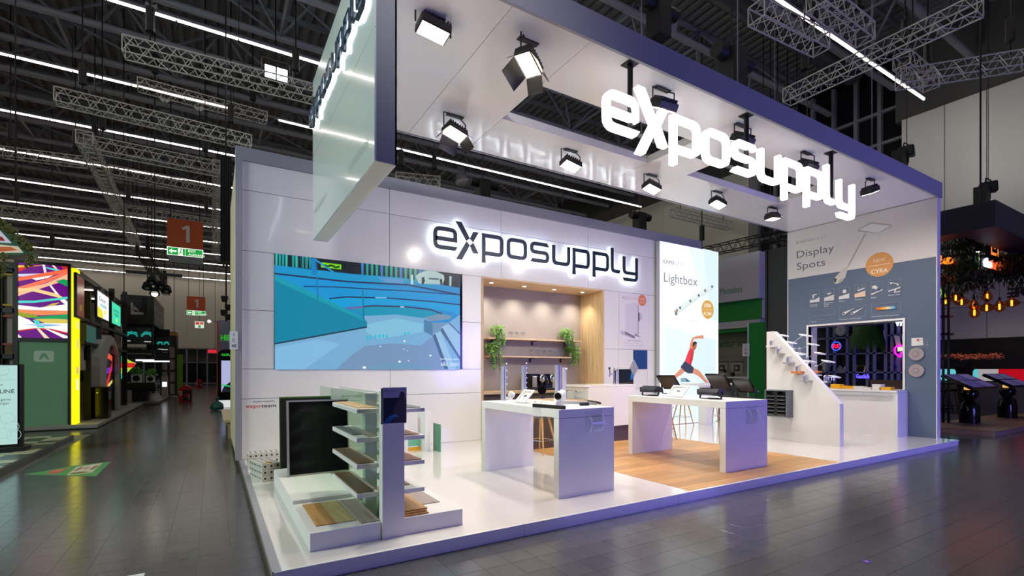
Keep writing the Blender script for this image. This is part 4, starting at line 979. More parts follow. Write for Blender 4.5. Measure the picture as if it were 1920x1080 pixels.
for k, (b, h, l, s) in enumerate(rights): cspot(10.24, b, 10.55, h, l * 1.35, s, '%s silver clip on spot down the right face of the sloped board' % ORD[k], False)
t = thing('grey_crate', 'grey plastic crate full of black slots fixed to the sloped board', 'crate', (9.87, 2.0, .6))
y0, y1, z0, z1, x0 = 1.72, 2.2, .62, 1.19, 9.76; w = .025
MB().box(x0, 10.0, y0, y0 + w, z0, z1).box(x0, 10.0, y1 - w, y1, z0, z1).box(x0, 10.0, y0 + w, y1 - w, z0, z0 + w).box(x0, 10.0, y0 + w, y1 - w, z1 - w, z1).box(9.97, 10.0, y0 + w, y1 - w, z0 + w, z1 - w).build('shell', m_greyp, t, bevel=.004)
for z in (z0 + .02, (z0 + z1) / 2, z1 - .03): MB().box(x0 + .02, 9.99, y0 - .012, y0, z - .008, z + .012).build('rib', m_greyp, t)
MB().box(x0 + .015, x0 + .2, (y0 + y1) / 2 - .03, (y0 + y1) / 2 + .03, z0 + w, z1 - w).build('divider', m_black, t)
for c in (y0 + .13, y1 - .13):
    for k in range(6):
        z = z0 + .075 + k * .078; MB().obox((x0 + .11, c, z), (.09, 0, .01), (0, .085, 0), (-.002, 0, .014)).build('slot_insert', m_black, t); MB().box(x0 + .01, x0 + .02, c - .08, c + .08, z - .036, z - .022).build('slot_lip', m_greyp, t)
# ---- the two white tables
def table(x0, x1, y0, y1, label):
    t = thing('white_table', label, 'table', ((x0 + x1) / 2, (y0 + y1) / 2, ZP)); zt = 1.155
    MB().box(x0, x1, y0, y1, zt - .1, zt).build('tabletop', m_whitematt, t, bevel=.002)
    for a in (y0, y1 - .1): MB().box(x0, x1, a, a + .1, ZP, zt - .103).build('end_panel', m_whitematt, t, bevel=.002)
    return t
table(3.03, 3.885, .55, 2.46, 'left white table with aluminium profiles and small white spots on it'); table(5.97, 7.0, .46, 2.42, 'right white table with black floodlights standing on it')
def holder(x0, x1, z0, z1, y, label):
    t = thing('brochure_holder', label, 'holder', ((x0 + x1) / 2, y, z0))
    MB().add([(x0, y - .003, z0), (x1, y - .003, z0), (x1, y - .003, z1), (x0, y - .003, z1)], [(0, 1, 2, 3)]).build('back_plate', m_acryl, t)
    n = 10; b = MB(); xa, xb = x0 + (x1 - x0) * .25, x1; pts = [(y - .006 - .05 * math.sin(math.pi * k / n), z0 + (z1 - z0) * .82 * k / n) for k in range(n + 1)]
    for (a, c), (a2, c2) in zip(pts, pts[1:]): b.add([(xa, a, c), (xb, a, c), (xb, a2, c2), (xa, a2, c2)], [(0, 1, 2, 3)])
    b.build('curved_pocket', m_acryl, t, True)
    m_edge = M('acrylic_edge', (222, 222, 246), .15, noise=.03, coat=.5)
    for xx in (xa, xb): MB().tube([(xx, a, c) for a, c in pts], .0035, 5).build('pocket_edge', m_edge, t)
    e = MB()
    for p, q in (((x0, z0), (x1, z0)), ((x1, z0), (x1, z1)), ((x0, z0), (x0, z1)), ((x0, z1), (x1, z1))): e.cyl((p[0], y - .003, p[1]), (q[0], y - .003, q[1]), .0018, n=4)
    e.build('plate_edge', m_acryl, t)
holder(3.42, 3.68, .86, 1.12, .55, 'clear acrylic brochure holder on the front of the left white table')
holder(6.45, 6.72, .8, 1.06, .46, 'clear acrylic brochure holder on the front of the right white table')
# ---- things on the left table
ZT = 1.155
def at(u, v, z=ZT): return on_z(u, v, z)
def profile(u, v, ztop, wd, n, label):
    c = at(u, v); t = thing('aluminium_profile', label, 'profile', tuple(c))
    MB().box(c.x - wd, c.x + wd, c.y - .03, c.y + .03, ZT, ztop).build('extrusion', m_alupro, t, bevel=.004)
    MB().box(c.x - wd * .25, c.x + wd * .25, c.y - .032, c.y - .03, ZT + .01, ztop - .005).build('groove', m_greyp, t)
    MB().box(c.x - wd * 1.0, c.x + wd * 1.0, c.y - .031, c.y + .031, ztop, ztop + .006).build('end_cap', m_frame, t)
    if n:
        cs = MB().cyl((c.x + wd + .012, c.y, ZT), (c.x + wd + .012, c.y, ztop + (.07 if n > 6 else .03)), .004, n=5); cs.build('bead_wire', m_greyp, t)
        for k in range(n): MB().ball((c.x + wd + .02, c.y - .004, ZT + .04 + (ztop - ZT + .0) * k / (n - 1)), .013, n=8).build('led_bead', m_lampw, t, True)
def ztop(u, v, ub, vb): c = at(ub, vb); return on_y(u, v, c.y).z
profile(944, 751, ztop(944, 687, 944, 751), .033, 6, 'tall aluminium profile with LED beads at the far left of the left table')
profile(982, 750, ztop(982, 686, 982, 750), .026, 8, 'slim aluminium profile with LED beads in the middle of the left table')
profile(1046, 757, ztop(1046, 685, 1046, 757), .03, 0, 'tall aluminium profile behind the white cylinder spot')
c = at(1058, 757); t = thing('white_profile', 'tall narrow white profile beside the third aluminium one', 'profile', tuple(c))
MB().box(c.x + .0, c.x + .045, c.y + .01, c.y + .05, ZT, ztop(1055, 689, 1058, 757)).build('extrusion', m_whitep, t, bevel=.003); MB().ball((c.x + .04, c.y, ztop(1055, 692, 1058, 757)), .014, n=8).build('led_bead', m_lampw, t)
def tilt_frame(u, v, w, hgt, lean, ang, label, depth=.02):
    c = at(u, v); t = thing('tilted_frame_lamp', label, 'lamp', tuple(c)); ex = Vector((math.cos(ang), math.sin(ang), 0)); up = (Vector((0, 0, 1)) * math.cos(lean) + ex.cross(Vector((0, 0, 1))) * -math.sin(lean)); n = ex.cross(up)
    o = c + up * (hgt / 2) + Vector((0, 0, .012)); b = .035
    for s in (-1, 1): MB().obox(o + ex * s * (w / 2 - b / 2), ex * (b / 2), up * (hgt / 2), n * depth / 2).build('frame_side', m_whitep, t, bevel=.003); MB().obox(o + up * s * (hgt / 2 - b / 2), ex * (w / 2 - b), up * (b / 2), n * depth / 2).build('frame_side', m_whitep, t, bevel=.003)
    MB().obox(o - n * .012, ex * (w / 2 - b), up * (hgt / 2 - b), n * .002).build('back_plate', m_whitep, t)
    MB().obox(o - n * .006 + up * .01, ex * .03, up * .012, n * .006).build('circuit_board', m_greyp, t); MB().cyl(o - n * .01 - up * .03, o + n * .0 - up * .03, .014).build('knob', m_whitep, t)
    MB().cyl(o - up * hgt * .3, c + ex.cross(Vector((0, 0, 1))) * -hgt * .5 + Vector((0, 0, .012)), .008).build('prop', m_whitep, t)
tilt_frame(974, 756, .26, .24, .8, -1.571, 'white tilted square frame lamp on the left table behind the black bar')
tilt_frame(1264, 745, .34, .26, .8, -1.571, 'white tilted square frame lamp between the black floodlights on the right table')
c = at(955, 750); t = thing('white_spot', 'small rounded white spot beside the first aluminium profile', 'lamp', tuple(c))
MB().lathe([(.03, 0), (.05, .03), (.052, .09), (.03, .11)], c + Vector((0, 0, .03)), 16, (.5, -.3, .9)).build('head', m_whitep, t, True); MB().cyl(c, c + Vector((0, 0, .04)), .05, n=14).build('foot', m_whitep, t, True)
c = at(1016, 753); t = thing('round_black_spot', 'round black faced spot on a short stem upon the black bar', 'lamp', tuple(c)); c = c + Vector((0, 0, .045))
MB().cyl(c, c + Vector((0, 0, .07)), .012).build('stem', m_black, t); MB().box(c.x - .03, c.x + .03, c.y - .025, c.y + .025, c.z, c.z + .025).build('clip', m_black, t)
a = Vector((-.55, -.8, .05)).normalized(); h = c + Vector((0, 0, .12)); MB().cyl(h - a * .0, h + a * .09, .062, n=22).build('face_ring', m_blackgl, t, True); MB().cyl(h - a * .05, h, .058, n=20).build('barrel', m_greyp, t, True)
p0, p1 = at(1001, 763), at(1061, 768); t = tag(MB().bar(p0 + Vector((0, 0, .021)), p1 + Vector((.0, .03, .021)), .06, .042).build('black_bar', m_black, None, bevel=.004), 'long matte black bar lying along the front edge of the left table', 'bar')
c = on_y(1046, 743, 1.05); t = thing('white_cylinder_spot', 'white cylinder spot with dark face leaning on its wedge foot', 'lamp', (c.x, c.y, ZT))
a = Vector((-.8, -.58, -.12)).normalized(); MB().cyl(c - a * .2, c, .056, n=22).build('barrel', m_whitep, t, True); MB().cyl(c, c + a * .006, .047, n=20).build('face', m_blackgl, t, True)
MB().prism([(-.02, 0), (.26, 0), (.2, .03), (.12, c.z - ZT), (.04, c.z - ZT - .03)], (c.x, c.y + .04, ZT), (.9, .43, 0), (0, 0, 1), .05).build('wedge_foot', m_whitep, t)
p0, p1 = at(1055, 757), at(1118, 759); t = thing('grey_light_bar', 'thin grey light bar lying at the rear right of the left table', 'lamp', tuple(p0))
MB().bar(p0 + Vector((0, 0, .02)), p1 + Vector((0, 0, .02)), .07, .04).build('profile', m_frame, t); MB().bar(p0 + Vector((0, 0, .042)), p1 + Vector((0, 0, .042)), .05, .004).build('diffuser', m_whitep, t)
for k in range(5): p = p0.lerp(p1, -.35 + .22 * k); MB().ball((p.x - .1, p.y + .25, ZT + .02), .018, n=8).build('led_bead', m_lampw, t)
c = at(1112, 760); t = thing('black_cable', 'coiled black cable with plug at the right corner of the left table', 'cable', tuple(c))
MB().tube([c + Vector((.02 + .1 * math.cos(k * .4), .06 * math.sin(k * .4), .012 + .05 * abs(math.sin(k * .2)))) for k in range(18)], .008, 6).build('coil', m_black, t, True); MB().obox(c + Vector((-.13, .02, .02)), (.06, -.01, 0), (.005, .025, 0), (0, 0, .02)).build('plug', m_black, t, bevel=.004)
# ---- black floodlights on the right table
def tfl(u, v, w, d, hgt, lean, ang, label, panel):
    c = at(u, v); t = thing('black_floodlight', label, 'lamp', tuple(c)); ex = Vector((math.cos(ang), math.sin(ang), 0)); bk = Vector((0, 0, 1)).cross(ex)
    up = Vector((0, 0, 1)) * math.cos(lean) + bk * math.sin(lean); n = ex.cross(up)
    if panel:
        o = c + Vector((0, 0, .1)) + up * (hgt / 2)
        MB().obox(o, ex * w / 2, up * hgt / 2, n * .018).build('panel', m_blackgl, t, bevel=.004); MB().obox(o + n * .02, ex * (w / 2 - .025), up * (hgt / 2 - .025), n * .002).build('front_glass', M('dark_led_glass', (44, 46, 50), .2, noise=.1), t)
        f = MB()
        for k in range(9): f.obox(o - n * .028 + ex * (w * (-.4 + .1 * k)), ex * .004, up * (hgt * .42), n * .012)
        f.build('cooling_fins', m_black, t)
    else:
        o = c + Vector((0, 0, .11))
        MB().prism([(-d / 2, -.045), (d / 2, -.045), (d / 2, .03), (d * .25, .055), (-d * .25, .055), (-d / 2, .0)], o + ex * w / 2, bk, (0, 0, 1), w).build('housing', M('dark_grey_metal', (62, 62, 66), .35, metal=.5, noise=.1), t, bevel=.004)
        f = MB()
        for k in range(10): f.obox(o + Vector((0, 0, .058)) + ex * (w * (-.45 + .1 * k)), ex * .004, bk * (d * .24), Vector((0, 0, .006)))
        f.build('cooling_fins', m_black, t)
        for s in (-1, 1): MB().obox(o + ex * s * (w / 2 + .012), ex * .01, bk * d * .42, Vector((0, 0, .04))).build('end_cap', m_black, t)
    y = MB()
    for s in (-1, 1):
        q = o + ex * s * (w / 2 + .02) if not panel else c + Vector((0, 0, .1)) + up * hgt * .3 + ex * s * (w / 2 + .012)
        y.bar(q, c + ex * s * (w / 2 + .012) - bk * .03 + Vector((0, 0, .012)), .03, .012)
    y.bar(c - ex * (w / 2 + .012) - bk * .03 + Vector((0, 0, .008)), c + ex * (w / 2 + .012) - bk * .03 + Vector((0, 0, .008)), .03, .012)
    y.build('yoke', m_black, t)
    MB().tube([c + ex * .1 * math.cos(k * .5) + bk * (.05 + .05 * math.sin(k * .5)) + Vector((0, 0, .01)) for k in range(12)], .007, 5).build('cable', m_black, t)
    MB().cyl(c + ex * (w / 2 + .025) + Vector((0, 0, .1)), c + ex * (w / 2 + .05) + Vector((0, 0, .1)), .02).build('knob', m_black, t, True)
tfl(1221, 742, .34, .2, 0, 0, -1.571, 'low black floodlight at the left end of the right table', False)
tfl(1334, 748, .36, .22, 0, 0, -1.571, 'low black floodlight at the front middle of the right table', False)
tfl(1262, 739, .42, .1, .34, -.72, -1.571, 'tilted black panel floodlight at the rear left of the right table', True)
tfl(1357, 743, .38, .1, .38, -.72, -1.571, 'tilted black panel floodlight behind the low one in the middle', True)
tfl(1402, 746, .3, .1, .28, -.72, -1.571, 'small tilted black panel floodlight at the right end of the right table', True)
# ---- stools
m_stool = wood('beech_leg', (206, 158, 100), 'z', .45)
stool0 = None
def stool(x, y, label, rot=0.0):
    global stool0
    if stool0 is None:
        s = thing('bar_stool', label, 'stool', (0, 0, 0), 'wooden legged bar stools'); stool0 = s
        MB().lathe([(.02, .0), (.17, .01), (.2, .04), (.19, .06), (.02, .045)], (0, 0, .66), 20).build('seat', M('white_seat_shell', (226, 222, 216), .4, noise=.03), s, True)
        MB().lathe([(.13, 0), (.13, .03)], (0, 0, .63), 14).build('seat_plate', m_greyp, s)
        for i, j in ((-1, -1), (1, -1), (1, 1), (-1, 1)): MB().cyl((i * .21, j * .21, 0), (i * .09, j * .09, .65), .013, .02, 8).build('leg', m_stool, s, True)
        f = MB(); q = [(.165, .165), (-.165, .165), (-.165, -.165), (.165, -.165)]
        for k in range(4): f.cyl((*q[k], .24), (*q[(k + 1) % 4], .24), .007, n=6)
        f.build('foot_rail', m_chrome, s)
        s.location = (x, y, ZP); s.rotation_euler = (0, 0, rot)
    else: dup(stool0, (x, y, ZP), label, rot)
stool(4.66, 3.26, 'wooden legged stool standing behind the left white table', .3); stool(7.85, 3.26, 'wooden legged stool standing behind the right white table', .5)
stool(10.35, 5.05 - .2, 'wooden legged stool before the lightbox, left of the white table leg', .2); stool(11.4, 4.62, 'wooden legged stool before the lightbox, right of the white table leg', .1)
t = thing('high_table', 'narrow white high table standing before the lightbox', 'table', (10.9, 4.62, ZP))
MB().box(10.3, 11.75, 4.35, 4.85, 1.2, 1.25).build('tabletop', m_whitematt, t); MB().box(10.87, 11.1, 4.5, 4.75, ZP, 1.2).build('leg', m_whitematt, t)
# ---- lightbox
t = thing('lightbox', 'tall backlit lightbox with leaping athlete in a red shirt', 'lightbox', (11.0, 5.2, ZP))
LX0, LX1, LZ1 = 9.77, 12.24, 5.06
MB().box(LX0, LX1, 5.13, 5.24, ZP, LZ1).build('case', m_alupro, t); MB().box(LX0 + .02, LX1 - .02, 5.122, 5.13, ZP + .02, LZ1 - .02).build('diffuser', m_whitep, t)
P = Print('y', 5.121, .00012); P.rect(LX0 + .012, ZP + .015, LX1 - .012, LZ1 - .012, (250, 253, 255)); C = crop(1160, 540, 4)
P.pix([(1290, 462), (1346, 473), (1346, 560), (1318, 560)], (226, 240, 242)); P.pix([(1318, 466), (1346, 473), (1346, 600), (1334, 600)], (214, 234, 238))
P.pix([(1246, 612), (1342, 637), (1342, 790), (1246, 790)], (224, 240, 246)); P.pix([(1300, 630), (1342, 637), (1342, 790), (1310, 790)], (212, 234, 244))
a = on_y(1244, 493, 5.12); P.text('EXPO', a.x, a.z, .13, (112, 114, 122), .012, 'l', .42).text('LED', a.x + .46, a.z, .125, (196, 200, 204), .004, 'l', .34)
a = on_y(1245, 528, 5.12); P.text('Lightbox', a.x, a.z, .36, (96, 98, 108), -.006, 'l', 1.36)
P.pix(C([(415, 165), (650, 0), (712, -25), (716, 0), (440, 200), (425, 205)]), (214, 224, 226)); P.pix(C([(418, 168), (650, 3), (690, -10), (695, -2), (440, 182)]), (220, 230, 232)); P.pix(C([(416, 165), (440, 185), (440, 203), (424, 206)]), (120, 128, 134))
for x, y in ((437, 168), (461, 148), (537, 98), (600, 56), (648, 20), (700, -10)): q = P.px(C([(x, y)]))[0]; P.disc(q[0], q[1], .045, (120, 140, 140), 12); P.disc(q[0], q[1], .02, (50, 64, 66), 8)
q = P.px(C([(437, 172)]))[0]; P.disc(q[0], q[1], .03, (200, 110, 70), 8)
q = P.px(C([(667, 162)]))[0]; P.disc(q[0], q[1], .27, (208, 160, 84), 36); P.text('LONA', q[0], q[1] + .07, .15, (255, 248, 232), .012, 'c', .3).text('AC 240V', q[0], q[1] - .16, .13, (255, 248, 232), .008, 'c', .36); P.rect(q[0] - .22, q[1] - .005, q[0] + .22, q[1] + .005, (240, 214, 168))
a = on_y(*C([(510, 246)])[0], 5.12); P.text('LED TECHNOLOGIE', a.x, a.z, .06, (150, 156, 160), 0, 'l', .45); a = on_y(*C([(510, 285)])[0], 5.12); P.text('Integrated driver', a.x, a.z, .13, (196, 202, 204), -.014, 'l', .72)
SK, SK2, RD, NV = (214, 142, 110), (170, 96, 70), (226, 58, 74), (52, 58, 84)
for q, c in (([(612, 356), (628, 352), (637, 362), (634, 382), (618, 380), (600, 378), (560, 384), (545, 392), (548, 376), (580, 362)], SK), ([(545, 388), (562, 380), (556, 420), (552, 470), (536, 480), (528, 462), (534, 420)], SK),
             ([(548, 430), (556, 410), (572, 404), (584, 412), (584, 440), (570, 466), (556, 468)], SK2), ([(556, 410), (570, 400), (586, 408), (584, 424), (572, 418), (564, 436), (556, 432)], (40, 34, 34)),
             ([(524, 470), (540, 452), (560, 464), (566, 480), (558, 520), (540, 590), (520, 575), (492, 560), (505, 520)], RD), ([(545, 466), (560, 464), (566, 482), (556, 530), (540, 588), (532, 560)], (200, 40, 60)), ([(552, 470), (564, 480), (556, 540), (548, 530)], SK2),
             ([(495, 548), (542, 578), (566, 602), (560, 640), (520, 640), (494, 626), (468, 604), (464, 590)], NV), ([(470, 598), (494, 626), (470, 650), (440, 668), (408, 692), (398, 690), (400, 676), (430, 640)], SK), ([(406, 676), (422, 662), (416, 690), (396, 700), (392, 690)], SK2),
             ([(562, 600), (600, 616), (620, 640), (655, 685), (690, 730), (672, 726), (630, 690), (596, 660), (554, 640)], SK), ([(600, 650), (640, 690), (680, 726), (690, 740), (640, 700)], SK2)): P.pix(C(q), c)
P.pix(C([(464, 676), (502, 674), (504, 704), (466, 706)]), (130, 160, 184)); P.pix(C([(502, 674), (540, 704), (504, 704)]), (60, 96, 140))
for x, y, w in ((385, 562, .18), (385, 600, .28), (385, 614, .24), (640, 598, .5), (660, 614, .36)): a = on_y(*C([(x, y)])[0], 5.12); P.text('light textile frame', a.x, a.z, .05, (190, 206, 214), -.01, 'l', w)
P.build('backlit_print', t, emit=1.15)
# ---- poster and sample squares on the back wall
t = thing('wall_poster', 'pale poster with an opened aluminium frame and orange dot on the back wall', 'poster', (8.98, 5.29, 2.16))
MB().box(8.475, 9.492, 5.286, 5.3, 2.16, 3.6).build('board', m_whitep, t)
P = Print('y', 5.2855, .00012); P.rect(8.48, 2.165, 9.488, 3.595, (234, 228, 232)); C = crop(1100, 540, 5.4)
P.pix(C([(392, 165), (520, 150), (522, 470), (392, 440)]), (222, 216, 222)); P.pix(C([(340, 430), (392, 440), (490, 490), (480, 515), (350, 470)]), (196, 190, 206)); P.pix(C([(388, 438), (490, 488), (486, 512), (388, 466)]), (128, 124, 140)); P.pix(C([(518, 168), (526, 168), (526, 470), (518, 470)]), (150, 146, 156)); P.pix(C([(524, 248), (560, 262), (562, 315), (526, 340)]), (206, 202, 206)); P.pix(C([(523, 248), (534, 250), (534, 338), (523, 338)]), (60, 58, 64)); P.pix(C([(484, 456), (520, 474), (545, 500), (486, 484)]), (150, 146, 160))
q = P.px(C([(562, 126)]))[0]; P.disc(q[0], q[1], .15, (224, 132, 92), 30); P.text('ALUFRAME', q[0], q[1] + .02, .05, (255, 236, 222), 0, 'c', .2).text('Pro line', q[0], q[1] - .07, .05, (255, 240, 230), 0, 'c', .16); P.rect(q[0] - .1, q[1] - .012, q[0] + .1, q[1] - .008, (250, 220, 204))
a = on_y(*C([(358, 110)])[0], 5.28); P.text('ALU', a.x, a.z, .13, (170, 164, 176), 0, 'l', .22).text('FRAME', a.x + .26, a.z, .11, (230, 190, 180), 0, 'l', .3)
a = on_y(*C([(412, 534)])[0], 5.28); P.text('Magnetic frame system', a.x, a.z, .05, (110, 106, 116), 0, 'l', .5)
for k, (x, y) in enumerate(((380, 562), (486, 562), (380, 588), (486, 588))): a = on_y(*C([(x, y)])[0], 5.28); P.text('aluminium profile', a.x, a.z, .045, (190, 184, 192), 0, 'l', .32)
P.build('poster_print', t)
t = tag(MB().box(8.985, 9.49, 5.287, 5.3, 1.635, 2.13).build('blue_sample_panel', M('blue_fabric', (16, 66, 128), .5, noise=.05)), 'square deep blue sample panel on the back wall below the poster', 'panel')
t = thing('dark_picture_panel', 'square dark picture with glowing blue shape on the back wall', 'picture', (8.74, 5.29, 1.23))
MB().box(8.475, 8.98, 5.287, 5.3, 1.2, 1.63).build('board', m_blackgl, t)
Print('y', 5.2865).rect(8.48, 1.21, 8.975, 1.625, (16, 24, 44)).poly([(8.86, 1.36), (8.95, 1.36), (8.975, 1.5), (8.94, 1.6), (8.9, 1.58), (8.88, 1.46)], (20, 110, 200)).poly([(8.9, 1.4), (8.95, 1.42), (8.95, 1.54), (8.91, 1.5)], (60, 160, 235)).poly([(8.48, 1.21), (8.975, 1.21), (8.975, 1.3), (8.7, 1.29), (8.48, 1.27)], (70, 58, 40)).build('picture_print', t, rough=.3)
t = thing('silver_diamond_tile', 'small silver diamond shaped tile where the two dark squares meet', 'tile', (8.98, 5.28, 1.63))
MB().prism([(0, -.22), (.14, 0), (0, .22), (-.14, 0)], (8.985, 5.262, 1.66), (1, 0, 0), (0, 0, 1), .024).build('plate', m_alupro, t); MB().box(8.975, 8.995, 5.256, 5.262, 1.5, 1.82).box(8.88, 8.974, 5.256, 5.262, 1.65, 1.67).box(8.996, 9.09, 5.256, 5.262, 1.65, 1.67).build('cross_rib', m_frame, t)
# expoteam credit
P = Print('y', WY + .0005 - .001); a = on_y(461.5, 765, WY); b_ = on_y(506, 765, WY)
P.text('expo', a.x, a.z, .085, (214, 60, 50), .012, 'l', .215).text('team', a.x + .225, a.z, .085, (40, 40, 44), .012, 'l', .23).text('designed & installed by', a.x + .1, a.z + .09, .045, (120, 120, 124), 0, 'l', .33)
o = P.build('lettering', bw)
# ---- flooring sample display
fd = thing('flooring_display', 'stepped white flooring sample stand with violet pillar and side shelves', 'display', (1.0, 1.5, ZP))
MB().box(.295, .886, .285, 1.3, ZP, .272).build('base_plinth', m_whitematt, fd, bevel=.002); MB().box(.295, .886, 1.302, 3.1, ZP, .31).build('base_plinth', m_whitematt, fd, bevel=.002)
MB().box(1.095, 1.676, .285, 2.9, ZP, .274).build('base_plinth', m_whitematt, fd, bevel=.002)
MB().box(.89, 1.091, .27, .37, ZP, 1.43).build('pillar', m_whitematt, fd, bevel=.002)
MB().box(.9, .91, .375, 3.3, ZP, 1.39).build('acrylic_wall', m_acwall, fd); MB().box(1.07, 1.08, .375, 2.9, ZP, 1.39).build('acrylic_wall', m_acwall, fd)
MB().box(.93, 1.05, 1.0, 1.1, ZP, 1.38).build('inner_post', m_whitematt, fd); MB().box(.93, 1.05, 2.6, 2.7, ZP, 1.38).build('inner_post', m_whitematt, fd)
m_smp = [wood('sample_' + n, c, 'y', .4, False) for n, c in (('light_oak', (198, 166, 110)), ('grey_oak', (120, 116, 108)), ('walnut', (130, 92, 58)), ('brown_oak', (118, 88, 56)), ('honey_oak', (206, 160, 92)), ('pale_oak', (206, 190, 128)), ('copper_oak', (178, 120, 80)), ('taupe', (172, 156, 146)))]
ZS = (1.272, 1.014, .778, .518)
for k, z in enumerate(ZS):
    MB().box(.7, .898, .4, 1.44, z - .042, z).build('shelf', m_whitematt, fd, bevel=.003); MB().box(1.093, 1.335, .4, 1.3, z - .052, z - .012).build('shelf', m_whitematt, fd, bevel=.003)
def sample(x0, x1, y0, y1, z, m, label, th=.008): tag(MB().box(x0, x1, y0, y1, z, z + th).build('flooring_sample', m, None, bevel=.001), label, 'sample', 'flooring samples on the display')
sample(.715, .89, .44, 1.4, ZS[0], m_smp[0], 'light oak flooring sample on the top left shelf of the display'); sample(.715, .8, .62, 1.4, ZS[1], m_smp[1], 'left grey flooring sample on the second left shelf'); sample(.805, .89, .42, 1.3, ZS[1], m_smp[1], 'right grey flooring sample on the second left shelf')
sample(.712, .86, .42, 1.4, ZS[2], m_smp[2], 'walnut flooring sample on the third left shelf'); sample(.712, .86, .42, 1.42, ZS[3], m_smp[3], 'dark brown flooring sample on the lowest left shelf'); sample(.863, .896, .5, 1.42, ZS[3], m_smp[7], 'taupe flooring strip on the lowest left shelf'); sample(.863, .896, .5, 1.42, ZS[2], m_smp[7], 'taupe flooring strip on the third left shelf')
sample(.37, .54, .45, 1.22, .273, m_smp[4], 'honey oak board on the left base of the display'); sample(.541, .70, .45, 1.22, .273, m_smp[5], 'pale yellow oak board on the left base of the display'); sample(.72, .885, .33, 1.2, .273, m_smp[7], 'taupe board on the left base beside the pillar')
sample(1.1, 1.3, .42, 1.1, ZS[0] - .012, m_smp[1], 'grey sample on the top right shelf of the display'); sample(1.1, 1.3, .45, 1.1, ZS[1] - .012, m_smp[6], 'copper oak sample on the second right shelf'); sample(1.1, 1.31, .42, 1.1, ZS[2] - .012, m_smp[6], 'reddish oak sample on the third right shelf'); sample(1.1, 1.24, .55, 1.2, ZS[3] - .012, m_smp[6], 'narrow oak sample on the lowest right shelf')
for k in range(3): sample(1.1, 1.34 - .01 * (k % 2), .31 + .02 * k, 1.0, .275 + .016 * k, m_smp[4], ('bottom', 'middle', 'top')[k] + ' board of the honey oak pile on the right base', .015)
sample(1.36, 1.58, .62, 1.1, .275, m_smp[7], 'grey board lying flat on the right base'); sample(1.12, 1.46, 1.12, 1.6, .275, m_smp[4], 'honey oak board at the rear of the right base')
t = thing('pillar_sign', 'printed violet and dark blue sign fixed to the pillar top', 'sign', (.99, .25, 1.13))
MB().box(.885, 1.104, .25, .268, 1.14, 1.462).build('panel', m_whitep, t); MB().box(.877, .884, .25, .268, 1.14, 1.455).build('edge', m_black, t)
P = Print('y', .2495, .0002); P.rect(.885, 1.37, 1.104, 1.462, (170, 166, 200)).rect(.89, 1.145, 1.1, 1.37, (24, 30, 62)).poly([(.98, 1.15), (1.095, 1.15), (1.095, 1.36), (1.07, 1.37), (1.02, 1.34), (.985, 1.28)], (78, 62, 84)).poly([(1.03, 1.36), (1.045, 1.42), (1.07, 1.425), (1.09, 1.4), (1.085, 1.365)], (70, 52, 72)).poly([(.895, 1.15), (.95, 1.15), (1.0, 1.2), (.97, 1.22), (.92, 1.19)], (40, 96, 160)).poly([(.93, 1.2), (1.04, 1.2), (1.0, 1.225)], (70, 130, 190)).text('Expo Floor', .9, 1.425, .03, (110, 108, 140), 0, 'l', .11).build('sign_print', t, rough=.3)
b1 = on_y(508, 780, 2.0)
t = thing('leaning_board', 'big glossy black sample board leaning behind the flooring shelves', 'board', (.75, 2.6, .31))
ln = math.atan2(.1, .97); up = Vector((0, math.sin(ln), math.cos(ln))); nn = Vector((0, -math.cos(ln), math.sin(ln)))
o = Vector((.76, 2.5, .312)); Hh = .93
MB().obox(o + up * Hh / 2 - nn * .014, (.365, 0, 0), up * Hh / 2, nn * .012).build('back_board', M('board_edge_beige', (186, 176, 154), .5, noise=.05), t)
MB().obox(o + up * Hh / 2 + nn * .001, (.35, 0, 0), up * (Hh / 2 - .02), nn * .002).build('black_face', m_blackgl, t)
MB().obox(o + up * Hh / 2 - Vector((.362, 0, 0)), (.012, 0, 0), up * Hh / 2, nn * .016).build('frame_edge', m_frame, t); MB().obox(o + up * (Hh - .01), (.36, 0, 0), up * .01, nn * .014).build('frame_edge', m_frame, t)
t = thing('leaning_green_board', 'thin board with green turf edge leaning behind the black board', 'board', (.7, 3.3, ZP))
o = Vector((.78, 3.2, ZP + .003)); Hh = 1.13
MB().obox(o + up * Hh / 2, (.4, 0, 0), up * Hh / 2, nn * .012).build('board', M('olive_board', (96, 98, 58), .7, noise=.2), t)
MB().obox(o + up * Hh / 2 + nn * .02, (.395, 0, 0), up * (Hh / 2 - .005), nn * .007).build('turf_layer', M('turf_green', (70, 116, 36), .8, noise=.4, nscale=80, bump=.6, bscale=200), t)
MB().obox(o + up * Hh / 2 + nn * .036, (.39, 0, 0), up * (Hh / 2 - .02), nn * .008).build('dark_layer', m_black, t)
